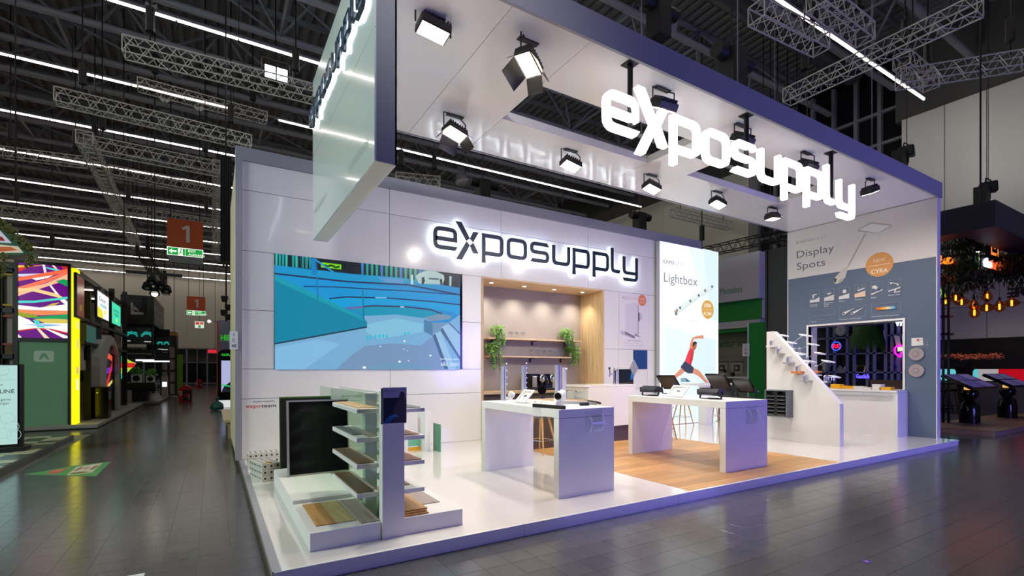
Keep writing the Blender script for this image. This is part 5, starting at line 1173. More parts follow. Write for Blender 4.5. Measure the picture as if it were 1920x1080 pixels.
# perforated construction blocks
m_block = M('white_block_plastic', (214, 210, 200), .45, noise=.05)
def block(p, ex, L, D, rows, label):
    p = Vector(p); ex = Vector(ex).normalized(); ey = Vector((0, 0, 1)).cross(ex); t = thing('perforated_block_stack', label, 'block', tuple(p)); h = .078
    for r in range(rows):
        z = p.z + r * (h + .002); c = p + ex * L / 2 + ey * D / 2 + Vector((0, 0, z - p.z + h / 2))
        MB().obox(c, ex * L / 2, ey * D / 2, (0, 0, h / 2)).build('block', m_block, t, bevel=.004)
        ho = MB(); n = max(2, int(L / .07)); m = max(2, int(D / .07))
        for k in range(n): q = p + ex * (L * (k + .5) / n) + Vector((0, 0, z - p.z + h / 2)); ho.cyl(q - ey * .002, q, .014, n=8)
        for k in range(m): q = p + ey * (D * (k + .5) / m) + Vector((0, 0, z - p.z + h / 2)); ho.cyl(q - ex * .002, q, .014, n=8)
        if r == rows - 1:
            for k in range(n):
                for j in range(m): q = p + ex * (L * (k + .5) / n) + ey * (D * (j + .5) / m) + Vector((0, 0, z - p.z + h)); ho.cyl(q, q + Vector((0, 0, .002)), .014, n=8)
        ho.build('hole', m_black, t, kind='stuff')
block((.06, 4.3, ZP), (1, .0, 0), .5, .25, 3, 'long stack of white perforated blocks at the foot of the back wall')
block((.17, 3.3, ZP), (.97, .22, 0), .24, .5, 3, 'short stack of white perforated blocks nearer the platform edge')
t = tag(MB().box(.22, .3, 3.36, 3.42, ZP + .243, ZP + .247).build('yellow_marker', m_yel), 'small yellow marker lying on the nearer perforated stack', 'marker')
# sample frames behind the display
t = thing('sample_frame_stand', 'white upright frame stand with pale green plates behind the display', 'display', (2.9, 4.6, ZP))
MB().box(2.94, 3.04, 4.5, 4.9, ZP, .83).build('upright', m_whitematt, t); MB().box(2.6, 2.68, 4.7, 4.9, ZP, .8).build('upright', m_whitematt, t)
MB().box(2.69, 2.93, 4.72, 4.74, .2, .42).build('green_plate', M('mint_plate', (120, 196, 164), .4, noise=.05), t); MB().box(2.69, 2.93, 4.715, 4.745, ZP, .18).build('yellow_plate', m_yel, t)
MB().box(2.2, 2.55, 4.55, 4.57, ZP + .02, .7).build('clear_pane', m_acryl, t); MB().box(2.18, 2.57, 4.54, 4.58, ZP, ZP + .02).build('foot', m_whitematt, t)
tag(MB().box(3.14, 3.16, 4.3, 4.62, ZP, .62).build('green_glass_plate', M('green_glass_edge', (70, 140, 106), .2, noise=.05)), 'upright green edged glass plate right of the white frame stand', 'plate')
block((1.15, .95, ZS[0] - .002), (1, 0, 0), .18, .1, 1, 'small white perforated block on the top right shelf')
# ================================================================ NEIGHBOURING STANDS
m_frameblk = M('black_frame_paint', (20, 20, 22), .45, noise=.1)
m_carpet = M('dark_stand_carpet', (46, 46, 56), .8, noise=.15)
m_plat = M('pale_stand_platform', (150, 144, 134), .5, noise=.06)
m_grass = M('beige_tile', (178, 174, 140), .4, noise=.1); m_dkt = M('dark_green_tile', (60, 74, 58), .4, noise=.15)
m_teal = M('teal_panel', (80, 150, 138), .5, noise=.04); m_redp = M('dull_red_panel', (180, 84, 78), .5, noise=.05)
m_sage = M('sage_green_glass', (128, 176, 136), .12, noise=.05, coat=.4)
m_grey = M('warm_grey_panel', (176, 168, 162), .55, noise=.05)
def glow(key, c, e): return M(key, c, emit=e)
# ---- stand A at the near left: platform with tile pattern and display totem
t = thing('tiled_platform', 'low platform with beige and dark green tiles at the near left edge', 'platform', (-5.0, 8.4, 0))
XA = -3.14
MB().box(-8, XA, 5.2, 10.95, 0, .112).build('base', M('grey_platform_edge', (104, 104, 102), .5, noise=.05), t)
s_ = .33; i0 = None
for a in range(10):
    for b in range(15):
        x = XA - .02 - (a + 1) * s_; y = 10.9 - (b + 1) * s_
        if y < 5.6: continue
        mt = m_dkt if (a * 2 + b) % 3 == 0 or (a + b * 2) % 5 == 0 else m_grass
        MB().box(x + .003, x + s_ - .003, y + .003, y + s_ - .003, .112, .122).build('platform_tile', mt, t)
t = thing('display_totem', 'tall black framed totem with pale cyan lit screen at the left picture edge', 'display', (-3.9, 8.48, .12))
MB().box(-4.6, -3.41, 8.47, 8.6, .2, 1.72).build('frame', m_frameblk, t, bevel=.006)
MB().box(-4.5, -3.35, 8.35, 8.75, .122, .2).build('foot', m_frameblk, t, bevel=.006)
MB().box(-4.58, -3.46, 8.455, 8.47, .24, 1.71).build('screen_panel', m_blackgl, t)
P = Print('y', 8.4545, .0002); P.rect(-4.57, .25, -3.47, 1.7, (190, 232, 226)); PK = (60, 74, 78)
for tx, u, v, sz, c in (('SHOW', 15, 705, .06, (170, 206, 200)), ('coming soon', 26, 713, .06, (176, 210, 204)), ('the', 5, 723, .06, (90, 110, 110)), ('G-LINE', 27, 737, .1, PK), ("it's a game", 20, 751, .065, PK), ('changer', 18, 758, .065, PK)):
    a = on_y(u, v, 8.45); P.text(tx, a.x, a.z, sz, c, .01 if sz > .09 else 0, 'r')
for u, v in ((14, 785), (22, 800), (8, 812), (26, 815), (3, 695)):
    a = on_y(u, v, 8.45); P.line([(a.x + .1 * math.cos(k * .5236), a.z + .1 * math.sin(k * .5236)) for k in range(13)], .006, (166, 206, 202))
P.build('screen_image', t, emit=.85)
# ---- stand B: black tower with colourful screen
YBF = 13.65
t = thing('left_stand_platform', 'long pale platform along the left aisle beneath the black framed stand', 'platform', (-5.5, 18.5, 0))
MB().box(-9, -3.1, 13.45, 23.6, .02, .12).build('deck', m_plat, t, bevel=.01); MB().box(-9, -3.16, 13.5, 23.55, 0, .02).build('plinth', m_frameblk, t)
t = thing('screen_tower', 'black framed tower with large colourful ribbon screen above a sage green panel', 'display', (-4.2, 13.8, .12))
xl, xr = on_y(27, 600, YBF).x, on_y(133, 600, YBF).x; xs0, xs1 = on_y(34, 600, YBF).x, on_y(127, 600, YBF).x
z1, z0 = on_y(80, 496, YBF).z, on_y(80, 634, YBF).z
for a, b in ((xl, xs0), (xs1, xr)): MB().box(a, b, YBF - .02, YBF + .3, .12, z1 + .08).build('post', m_frameblk, t)
MB().box(xs0, xs1, YBF - .02, YBF + .3, z1, z1 + .08).build('beam', m_frameblk, t); MB().box(xs0, xs1, YBF - .02, YBF + .3, z0 - .1, z0).build('beam', m_frameblk, t)
MB().box(xs0, xs1, YBF + .01, YBF + .25, z0, z1).build('screen_panel', m_blackgl, t)
P = Print('y', YBF + .0095, .0002); C = crop(0, 470, 4.6958)
P.rect(xs0, z0, xs1, z1, (104, 0, 128))
def rb(q, c): P.pix(C(q), c)
OR, LO, WH, GN, TQ, YE, RDc = (250, 110, 70), (255, 190, 150), (255, 252, 248), (20, 160, 90), (70, 220, 205), (250, 200, 40), (205, 40, 46)
for q, c in (([(160, 128), (260, 132), (400, 124), (300, 140), (160, 165)], YE), ([(160, 150), (300, 132), (380, 122), (250, 150), (160, 190)], RDc), ([(372, 122), (395, 122), (412, 196), (390, 200)], (236, 232, 255)), ([(455, 130), (480, 130), (520, 178), (500, 176)], (255, 220, 170)),
             ([(530, 128), (598, 134), (598, 180), (560, 170)], RDc), ([(390, 140), (540, 172), (520, 184), (420, 160)], TQ), ([(160, 205), (360, 200), (300, 225), (160, 228)], (214, 216, 255)), ([(160, 235), (420, 190), (598, 160), (598, 190), (420, 225), (160, 268)], OR), ([(160, 320), (400, 250), (598, 180), (598, 205), (400, 285), (160, 350)], (255, 120, 90)), ([(160, 345), (400, 290), (598, 205), (598, 255), (400, 320), (160, 400)], LO), ([(280, 245), (470, 216), (420, 240), (320, 262)], WH),
             ([(490, 270), (560, 250), (598, 262), (598, 318)], GN), ([(430, 300), (448, 300), (530, 400), (598, 450), (598, 490), (540, 450)], WH), ([(160, 330), (300, 330), (500, 380), (590, 430), (500, 410), (300, 360), (160, 356)], (255, 214, 150)), ([(160, 440), (300, 440), (598, 405), (598, 425), (300, 460), (160, 462)], TQ), ([(380, 500), (460, 465), (530, 455), (460, 495)], (210, 180, 90)),
             ([(160, 478), (350, 500), (520, 480), (598, 470), (598, 530), (160, 520)], WH), ([(160, 515), (300, 525), (598, 530), (598, 560), (350, 570), (160, 545)], (244, 140, 90)), ([(160, 540), (300, 560), (360, 590), (250, 590), (160, 575)], (150, 160, 20)), ([(230, 590), (400, 575), (598, 560), (598, 600), (400, 600)], GN), ([(300, 600), (500, 600), (598, 605), (598, 640), (400, 640)], (222, 200, 90)), ([(160, 570), (260, 610), (300, 640), (598, 640), (598, 720), (160, 700)], WH), ([(290, 610), (330, 610), (400, 680), (330, 675)], TQ), ([(200, 650), (420, 645), (560, 655), (420, 668)], (150, 196, 240)),
             ([(160, 700), (330, 680), (450, 688), (598, 722), (598, 735), (430, 700), (320, 690), (160, 715)], RDc), ([(160, 712), (320, 690), (430, 700), (598, 735), (598, 771), (160, 771)], (104, 0, 128)), ([(320, 684), (345, 684), (436, 771), (392, 771)], (255, 226, 190)), ([(390, 684), (430, 692), (598, 752), (598, 771), (560, 771)], WH), ([(160, 735), (200, 771), (160, 771)], WH)): rb(q, c)
P.build('screen_image', t, emit=1.0)
MB().box(xs0, xs1, YBF + .02, YBF + .1, .12, z0 - .1).build('sage_panel', m_sage, t)
P = Print('y', YBF + .0195, .0003); cx = on_y(82, 668, YBF).x; cz = on_y(82, 668, YBF).z
P.poly([(cx + sx * (.2 - r) + r * math.cos(a), cz + sz * (.15 - r) + r * math.sin(a)) for sx, sz, a0 in ((1, 1, 0), (-1, 1, 1.571), (-1, -1, 3.1416), (1, -1, 4.712)) for r in (.06,) for a in (a0, a0 + .52, a0 + 1.05, a0 + 1.57)], (196, 214, 196))
P.poly([(cx - .11, cz - .08), (cx - .03, cz + .08), (cx + .03, cz + .08), (cx + .11, cz - .08), (cx + .05, cz - .08), (cx, cz + .02), (cx - .05, cz - .08)], (120, 168, 128)).build('logo_print', t, rough=.3)
t = thing('yellow_light_column', 'glowing bright yellow column beside the colourful screen tower', 'light', (xr + .07, 13.9, .12))
MB().box(xr + .005, xr + .095, YBF + .02, 14.15, .122, z1 - .02).build('lit_case', glow('yellow_column_glow', (255, 246, 0), 1.15), t)
P = Print('X', xr + .0955, .0003)
for k, (z, h, c) in enumerate(((1.05, .3, (255, 255, 236)), (1.5, .2, (250, 180, 150)), (2.2, .26, (250, 220, 120)), (2.75, .2, (255, 240, 180)), (3.1, .2, (240, 170, 60)))): P.rect(13.75, z, 14.0, z + h, c)
P.text('AUTONOMY', 13.75, 3.6, .08, (120, 116, 0), 0, 'l', .3); P.build('column_print', t, emit=.9)
# side of stand B along the aisle
XS = -3.5
t = thing('black_frame_stand', 'black framed shop stand with lit posters along the left aisle', 'stand', (-4.2, 18.5, .12))
for y, z in ((15.0, 3.9), (16.6, 4.3), (19.1, 4.6), (22.2, 4.9)):
    MB().box(XS - .16, XS, y - .06, y + .06, .122, z).build('post', m_frameblk, t)
MB().box(XS - .16, XS, 14.2, 22.2, 3.0, 3.1).build('beam', m_frameblk, t); MB().box(XS - .16, XS, 14.2, 22.2, 2.35, 2.43).build('beam', m_frameblk, t)
MB().box(-8.5, XS - 1.8, 14.3, 22.2, .122, 4.3).build('rear_wall', m_grey, t); MB().box(-8.6, XS - .2, 21.9, 22.2, .122, 4.3).build('end_wall', m_grey, t)
MB().box(-8.5, XS - .2, 14.3, 22.2, 4.35, 4.5).build('roof_frame', m_frameblk, t)
MB().box(XS - .14, XS - .1, 14.2, 15.0, 1.6, 2.35).build('white_panel', m_grey, t)
for y in (15.2, 17.8, 20.4):
    MB().box(XS - 1.2, XS - .4, y - .05, y + .05, 4.32, 4.345).build('ceiling_light', glow('shop_light_glow', (255, 244, 230), 5.0), t)
def lit_poster(uv, c, em, label, extra):
    q = [on_x(u, v, XS + .02) for u, v in uv]; ya, yb = min(p.y for p in q), max(p.y for p in q); za = (q[2].z + q[3].z) / 2; zb = (q[0].z + q[1].z) / 2
    t = thing('lit_poster', label, 'poster', (XS, (ya + yb) / 2, za))
    MB().box(XS - .05, XS + .018, ya - .04, yb + .04, za - .05, zb + .05).build('frame', m_frameblk, t)
    P = Print('X', XS + .0185, .0004); P.rect(ya, za, yb, zb, c); extra(P, ya, yb, za, zb); P.build('poster_print', t, emit=em)
def ex1(P, a, b, c, d): P.text('Neues', (a + b) / 2, c + .62 * (d - c), .14, (70, 30, 30), 0, 'c', (b - a) * .5).disc((a + b) / 2, c + .22 * (d - c), .09, (170, 150, 30), 16, 2.0)
def ex2(P, a, b, c, d): P.text('Dieser', (a + b) / 2 - .1, c + .66 * (d - c), .2, (60, 66, 70), .01, 'c', (b - a) * .6).text('mobile', (a + b) / 2, c + .44 * (d - c), .2, (20, 150, 120), .02, 'c', (b - a) * .55).poly([(a, c), (a + (b - a) * .5, c), (a + (b - a) * .4, c + .3 * (d - c)), (a + .1, c + .42 * (d - c)), (a, c + .36 * (d - c))], (214, 206, 20)).disc(b - (b - a) * .36, c + .28 * (d - c), .08, (244, 220, 20), 16, 2.0)
def ex3(P, a, b, c, d): P.text('Dauerhaftes', (a + b) / 2, c + .6 * (d - c), .18, (16, 96, 80), .01, 'c', (b - a) * .64).text('Angebot', (a + b) / 2, c + .42 * (d - c), .18, (16, 96, 80), .01, 'c', (b - a) * .52).disc((a + b) / 2 + .05, c + .22 * (d - c), .08, (214, 226, 30), 16, 1.8)
lit_poster([(145, 512), (158, 526), (158, 598), (145, 590)], (140, 60, 54), .45, 'dull red poster behind the yellow column', ex1)
lit_poster([(183, 541), (204, 562), (204, 603), (183, 592)], (236, 234, 246), 1.25, 'white lit poster with yellow corner on the black framed stand', ex2)
lit_poster([(210, 563), (226, 578), (226, 614), (210, 604)], (60, 214, 170), 1.15, 'turquoise lit poster on the black framed stand', ex3)
lit_poster([(162, 609), (180, 615), (180, 645), (162, 640)], (50, 104, 96), .5, 'dim teal panel below the posters of the black framed stand', lambda P, a, b, c, d: P.text('teal', (a + b) / 2, c + .2, .12, (30, 70, 66), 0, 'c', .5) if False else None)
t = tag(MB().box(XS - .3, XS - .26, 16.8, 21.5, .3, 3.0).build('red_back_panel', m_redp), 'dull red panel behind the arch on the left stand', 'panel')
t = thing('screen_arch', 'grey arch with multicoloured ribbon screen inside on the left stand', 'arch', (XS, 17.8, .12))
oy = [(15.75, .122), (15.75, 1.7)] + [(17.6 - 1.85 * math.cos(a * math.pi / 12), 1.75 + 1.05 * math.sin(a * math.pi / 12)) for a in range(1, 12)] + [(19.45, 1.7), (19.45, .122)]
iy = [(16.85, .14), (16.85, 1.5)] + [(18.1 - 1.25 * math.cos(a * math.pi / 12), 1.6 + .9 * math.sin(a * math.pi / 12)) for a in range(1, 12)] + [(19.35, 1.5), (19.35, .14)]
b = MB(); n = len(oy)
va = [(XS + .1, *p) for p in oy] + [(XS + .1, *p) for p in iy] + [(XS - .2, *p) for p in oy] + [(XS - .2, *p) for p in iy]
b.add(va, [f for k in range(n - 1) for f in ((k, k + 1, n + k + 1, n + k), (2 * n + k + 1, 2 * n + k, 3 * n + k, 3 * n + k + 1), (k + 1, k, 2 * n + k, 2 * n + k + 1), (n + k, n + k + 1, 3 * n + k + 1, 3 * n + k))] + [(0, n, 3 * n, 2 * n), (n - 1, 3 * n - 1, 4 * n - 1, 2 * n - 1)])
b.build('arch_body', M('arch_grey', (186, 184, 178), .5, noise=.04), t)
MB().box(XS - .1, XS - .06, 16.86, 19.34, .14, 2.45).build('screen_panel', m_blackgl, t)
P = Print('X', XS - .0595, .0004); P.poly([(y, max(z, .85)) for y, z in iy], (26, 18, 24))
for q, c in (([(16.9, 2.2), (17.3, 2.3), (19.2, 2.1), (19.2, 1.9), (17.4, 2.1)], (235, 90, 60)), ([(17.0, 1.0), (17.4, 1.0), (18.0, 2.3), (17.7, 2.35)], (230, 250, 255)), ([(16.9, 1.6), (19.3, 1.75), (19.3, 1.6), (16.9, 1.35)], (120, 40, 190)), ([(17.5, .9), (18.0, .9), (19.3, 1.9), (19.3, 2.1)], (225, 40, 46)), ([(16.9, .9), (17.5, .9), (17.2, 1.5), (16.9, 1.4)], (40, 200, 180)), ([(17.9, .9), (18.2, 1.1), (19.3, 1.3), (19.3, 1.2)], (226, 214, 110)), ([(17.3, 2.3), (18.2, 2.42), (18.4, 2.38), (17.6, 2.22)], (60, 210, 220))): P.poly(q, c)
P.build('screen_image', t, emit=.9)
t = thing('black_cabinet', 'shiny black waist high cabinet on the left stand platform', 'cabinet', (-3.4, 15.7, .12))
MB().box(-3.66, -3.14, 15.3, 15.85, .122, 1.06).build('body', m_blackgl, t, bevel=.005); MB().box(-3.67, -3.13, 15.29, 15.86, 1.061, 1.09).build('top', m_black, t); MB().cyl((-3.4, 15.29, .92), (-3.4, 15.3, .92), .02).build('knob', m_chrome, t); MB().box(-3.139, -3.135, 15.34, 15.8, .7, .95).build('vent_panel', m_greyp, t)
t = thing('round_black_lamp', 'round black ball shape behind the posts of the left stand', 'lamp', (-3.9, 15.6, 1.4))
MB().ball((-3.95, 15.9, 1.55), .32, n=18).build('ball', m_black, t, True); MB().cyl((-3.95, 15.9, .12), (-3.95, 15.9, 1.3), .04).build('stand', m_black, t)
t = thing('info_plate', 'small white plate on a post of the left stand', 'sign', (XS, 16.0, 2.0)); q = on_x(169, 663, XS)
MB().box(XS - .12, XS - .1, q.y - .24, q.y + .24, q.z - .2, q.z + .2).build('plate', m_grey, t); Print('X', XS - .0995).text('1', q.y - .05, q.z + .05, .14, (50, 50, 50), 0, 'c').text('C 37', q.y, q.z - .12, .14, (50, 50, 50), 0, 'c').build('number_print', t)
# frames at the far left edge
t = thing('frame_shelf_wall', 'black lattice wall with yellow and red framed openings at the left picture edge', 'stand', (-5.2, 14.6, .12))
Yf = 14.4
for u in (0, 30): a = on_y(u, 600, Yf); MB().box(a.x - .07, a.x + .04, Yf, Yf + .2, .122, 4.4).build('post', m_frameblk, t)
for v in (505, 582, 668): a = on_y(10, v, Yf); MB().box(-7, on_y(30, 600, Yf).x, Yf, Yf + .2, a.z - .06, a.z + .06).build('beam', m_frameblk, t)
for v0, v1, mt in ((511, 574, M('yellow_frame', (222, 178, 20), .45, noise=.05)), (590, 647, M('red_frame', (170, 44, 20), .45, noise=.05))):
    a, c = on_y(-4, v0, Yf), on_y(27, v1, Yf); w = .05
    MB().box(a.x, c.x, Yf + .02, Yf + .12, a.z - w, a.z).box(a.x, c.x, Yf + .02, Yf + .12, c.z, c.z + w).box(c.x - w, c.x, Yf + .02, Yf + .12, c.z + w, a.z - w).build('picture_frame', mt, t)
    MB().box(a.x, c.x - w, Yf + .14, Yf + .16, c.z, a.z).build('inset_panel', m_grey, t)
MB().box(-7, on_y(30, 600, Yf).x, Yf + .22, Yf + .26, .122, 2.0).build('lower_panel', m_grey, t)
# leafy roof sign
t = thing('leafy_roof_sign', 'green slanted sign with white and orange print and trailing leaves at upper left', 'sign', tuple(on_y(10, 470, 11.0)))
q = [on_y(u, v, 11.0) for u, v in ((-120, 330), (-60, 362), (58, 470), (58, 478), (-120, 478))]
MB().prism([(p.x, p.z) for p in q], (0, 11.0, 0), (1, 0, 0), (0, 0, 1), .5).build('board', M('sign_green', (20, 96, 66), .5, noise=.05), t)
P = Print('y', 10.999, .0004); P.pix([(-60, 410), (0, 432), (22, 456), (-60, 452)], (226, 232, 246)).pix([(-60, 452), (34, 462), (44, 474), (-60, 474)], (240, 226, 196)).pix([(-40, 462), (20, 463), (34, 469), (0, 472), (-40, 472)], (214, 110, 50)).pix([(-60, 436), (4, 444), (10, 452), (-60, 448)], (160, 40, 40)).build('sign_print', t, emit=.55)
r = random.Random(3); b = MB()
for k in range(900):
    f = r.random(); u = -60 + 124 * f; v = 362 + 112 * f + r.uniform(-9, 8)
    if r.random() < .22: u = r.choice((r.uniform(50, 66), r.uniform(-8, 10))); v = r.uniform(476, 498 if u > 40 else 520)
    p = on_y(u, v, 10.9 + r.uniform(-.08, .1)); d = Vector((r.uniform(-1, 1), r.uniform(-1, .2), r.uniform(-1, .6))).normalized(); s = d.orthogonal().normalized(); l = r.uniform(.05, .1)
    b.add([p, p + d * l * .5 + s * l * .35, p + d * l, p + d * l * .5 - s * l * .35], [(0, 1, 2, 3)])
b.build('trailing_leaves', M('dry_green_leaf', (120, 122, 66), .6, noise=.4, nscale=10), t, kind='stuff')
for x in (q[1].x, q[2].x - .3): MB().cyl((x, 11.2, q[1].z), (x, 11.2, 15.395), .015, n=5).build('suspension_cable', m_black, t)
# ---- stand C: black stand further down the aisle
YC = 23.7; XC1 = -2.7
t = thing('black_stand', 'black hanging fascia with pale L shaped mark over the stand down the aisle', 'stand', (-3.6, 25.5, 3.7))
zt, zb = on_y(250, 553, YC).z, on_y(250, 607, YC).z; x0 = on_y(226, 580, YC).x
MB().box(x0, XC1, YC, 29.0, zb, zt).build('fascia_box', m_frameblk, t)
P = Print('y', YC - .001, .0004); a = on_y(236, 562, YC); c = on_y(279, 596, YC); P.frame(a.x, c.z, c.x, a.z, .015, (90, 90, 92))
P.pix([(245, 567), (249, 567), (251, 584), (269, 586), (269, 590), (245, 590)], (190, 190, 188)).pix([(251, 573), (256, 577), (262, 583), (251, 581)], (190, 190, 188)).build('logo_print', t)
P = Print('X', XC1 + .001, .0004)
for k, (y, z, s) in enumerate(((24.0, .55, 'MEDIA'), (24.3, .25, 'RENT'), (26.4, .6, 'BOX'), (26.4, .3, 'LED'))): P.text(s, y, zb + (zt - zb) * z, .26, (150, 146, 146), .01, 'l', 1.7)
P.build('side_print', t)
for x in (x0 + .1, XC1 - .1): MB().cyl((x, YC + .2, zt), (x, YC + .2, 15.395), .02, n=5).build('suspension_cable', m_black, t)
def palm_screen(t, P, a, b, c, d):
    P.rect(a, c, b, d, (8, 12, 14)); r = random.Random(int(a * 10))
    for ox in (.3, .78):
        o = (a + (b - a) * ox, c + (d - c) * .62)
        for k in range(9):
            an = -.4 + k * .5; l = (b - a) * r.uniform(.14, .24); e = (o[0] + l * math.cos(an), o[1] + l * .7 * math.sin(an) - .06); P.line([o, ((o[0] + e[0]) / 2, (o[1] + e[1]) / 2 + .06), e], .05, (20, 150, 140) if k % 2 else (40, 200, 180))
    P.rect(a + .1, c + .12, a + .3, c + .16, (210, 214, 214)).rect(b - .35, c + .1, b - .08, c + .15, (210, 214, 214))
t = thing('palm_screen', 'dark screen with turquoise palm leaves below the black fascia', 'screen', (-3.4, YC + .3, 2.7))
a, c = on_y(229, 613, YC + .2), on_y(288, 646, YC + .2); MB().box(a.x, c.x, YC + .2, YC + .3, c.z, a.z).build('screen_panel', m_blackgl, t); P = Print('y', YC + .199, .0004); palm_screen(t, P, a.x, c.x, c.z, a.z); P.build('screen_image', t, emit=.6); MB().box(a.x, c.x, YC + .3, YC + .34, c.z, 3.705).build('hanger', m_frameblk, t)
t = thing('side_palm_screen', 'second dark screen with turquoise palm leaves facing the aisle', 'screen', (XC1, 26, 2.7))
a, c = on_y(292, 632, 27.0), on_y(318, 660, 27.0); MB().box(a.x, c.x, 27.0, 27.1, c.z, a.z).build('screen_panel', m_blackgl, t); P = Print('y', 26.999, .0004); palm_screen(t, P, a.x, c.x, c.z, a.z); P.build('screen_image', t, emit=.6); MB().box(-3.3, c.x, 27.1, 27.14, c.z, 3.705).build('hanger', m_frameblk, t)
t = thing('lounge_beam', 'black beam with white lettering and light strip below the palm screens', 'beam', (-3.4, YC, 2.1))
a, c = on_y(228, 655, YC), on_y(289, 673, YC); MB().box(a.x, c.x, YC, YC + .4, c.z, a.z).build('beam', m_frameblk, t); MB().box(a.x + .5, c.x, YC - .02, YC + .05, c.z - .1, c.z - .03).build('light_strip', glow('cool_strip_glow', (225, 235, 240), 2.2), t)
Print('y', YC - .001).text('Businesscenterlounge', (a.x + c.x) / 2, c.z + .2, .13, (190, 194, 196), 0, 'c', 1.0).text('meet & work', (a.x + c.x) / 2, c.z + .08, .07, (130, 134, 136), 0, 'c', .5).build('lettering', t)
MB().cyl((a.x + .1, YC + .2, a.z), (a.x + .1, YC + .2, 3.7), .03).cyl((c.x - .1, YC + .2, a.z), (c.x - .1, YC + .2, 3.7), .03).build('hanging_rod', m_frameblk, t)
a, c = on_y(258, 676, 26.0), on_y(318, 681, 26.0); t = thing('rear_beam', 'second black beam with light strip behind the first one', 'beam', (a.x, 26, a.z))
MB().box(a.x, c.x, 26, 26.3, a.z, a.z + .4).build('beam', m_frameblk, t); MB().box(a.x + .2, c.x, 25.98, 26.0, a.z - .06, a.z).build('light_strip', glow('cool_strip_glow', (225, 235, 240), 2.2), t); Print('y', 25.999).text('MBC', a.x + .3, a.z + .1, .2, (150, 154, 156), 0, 'l', .5).build('lettering', t)
t = thing('black_stand_platform', 'low dark platform beneath the black stand down the aisle', 'platform', (-4, 27, 0)); MB().box(-9, -2.55, 24.0, 32.6, .02, .12).build('deck', M('stone_grey_deck', (120, 116, 110), .5, noise=.05), t); MB().box(-9, -2.6, 24.05, 32.5, 0, .02).build('plinth', m_frameblk, t)
t = thing('bar_table', 'black and white bar table on the black stand platform', 'table', (-3.5, 25.2, .12)); a, c = on_y(229, 718, 24.9), on_y(291, 730, 24.9)
MB().box(a.x, c.x, 24.9, 25.8, c.z, a.z).build('tabletop', m_frameblk, t); MB().box(a.x - .6, a.x + .35, 24.95, 25.75, .122, c.z).build('cabinet', m_grey, t); MB().box(a.x + .4, a.x + .95, 25.0, 25.7, .122, c.z).build('pedestal', m_black, t)
for k, (u, zz) in enumerate(((256, .34), (292, .3))):
    p = on_y(u, 717, 25.3); z = a.z; t = thing('cube_lamp', ('white cube lamp with round dark face on the bar table', 'small white cube lamp at the right end of the bar table')[k], 'lamp', (p.x, 25.3, z)); w = .2 - .03 * k
    if k: p.x = c.x - .22
    MB().box(p.x - w, p.x + w, 25.2, 25.55, z, z + 2 * w).build('cube', m_whitep, t, bevel=.02); MB().cyl((p.x, 25.2, z + w), (p.x, 25.19, z + w), w * .7, n=18).build('dark_face', m_black, t)
    t = thing('leafy_plant', ('bright green plant on the larger cube lamp', 'bright green plant on the smaller cube lamp')[k], 'plant', (p.x, 25.35, z + 2 * w)); f = leafmesh(60, .22, .1, .16, 20 + k, .1, .3); f.v = [(q[0] + p.x, q[1] + 25.35, q[2] + z + 2 * w + .08) for q in f.v]; f.build('foliage', M('bright_leaf', (96, 170, 50), .5, noise=.3, nscale=20), t, kind='stuff'); MB().cyl((p.x, 25.35, z + 2 * w), (p.x, 25.35, z + 2 * w + .08), .07).build('pot', m_whitep, t)
t = thing('planter', 'white planter with green plant on the platform edge by the aisle', 'plant', tuple(on_z(282, 752, .12))); p = on_z(284, 750, .12)
MB().cyl(p, p + Vector((0, 0, .42)), .16, .2, 14).build('pot', m_whitep, t, True); f = leafmesh(90, .3, .1, .18, 31, .05, .6); f.v = [(q[0] + p.x, q[1] + p.y, q[2] + p.z + .42) for q in f.v]; f.build('foliage', m_leafd, t, kind='stuff')
p = on_z(309, 745, .12); t = thing('lit_column', 'pale column with small light on the platform edge by the aisle', 'column', tuple(p)); MB().box(p.x - .14, p.x + .14, p.y - .14, p.y + .14, .122, 1.25).build('column', m_grey, t); MB().box(p.x - .1, p.x + .1, p.y - .15, p.y - .141, .7, .95).build('light_panel', glow('cool_strip_glow', (225, 235, 240), 2.2), t)
t = thing('lattice_partition', 'black lattice partition with pale panels at the end of the black stand', 'partition', (-2.9, 31, .12)); a, c = on_y(302, 650, 31.0), on_y(330, 735, 31.0)
for k in range(3): x = a.x + (c.x - a.x) * k / 2; MB().box(x - .05, x + .05, 31.0, 31.1, .122, a.z).build('post', m_frameblk, t)
for k in range(4): z = .122 + (a.z - .122) * k / 4; MB().box(a.x, c.x, 31.01, 31.09, z + .4 * 0, z + .06).build('rail', m_frameblk, t); MB().box(a.x, c.x, 31.11, 31.15, z + .07, z + (a.z - .122) / 4 - .02).build('pale_panel', m_grey, t)
q = [on_y(u, v, 22.6) for u, v in ((226, 664), (256, 682), (226, 712))]; t = thing('triangle_screen', 'colourful triangular screen tip beside the black stand', 'screen', tuple(q[2]))
MB().prism([(p.x, p.z) for p in (q[0], q[2], q[1])], (0, 22.6, 0), (1, 0, 0), (0, 0, 1), .1).build('screen_panel', m_blackgl, t)
P = Print('y', 22.599, .0004); P.pix([(227, 667), (255, 682), (227, 711)], (190, 220, 50)).pix([(227, 680), (255, 681), (250, 689), (227, 690)], (222, 40, 36)).pix([(227, 667), (236, 672), (240, 680), (227, 680)], (20, 140, 80)).pix([(227, 700), (236, 702), (227, 711)], (40, 200, 180)).pix([(240, 675), (255, 682), (248, 680)], (236, 230, 80)).build('screen_image', t, emit=.9)
MB().cyl((q[0].x, 22.65, .12), (q[0].x, 22.65, q[0].z), .05).build('post', m_frameblk, t)
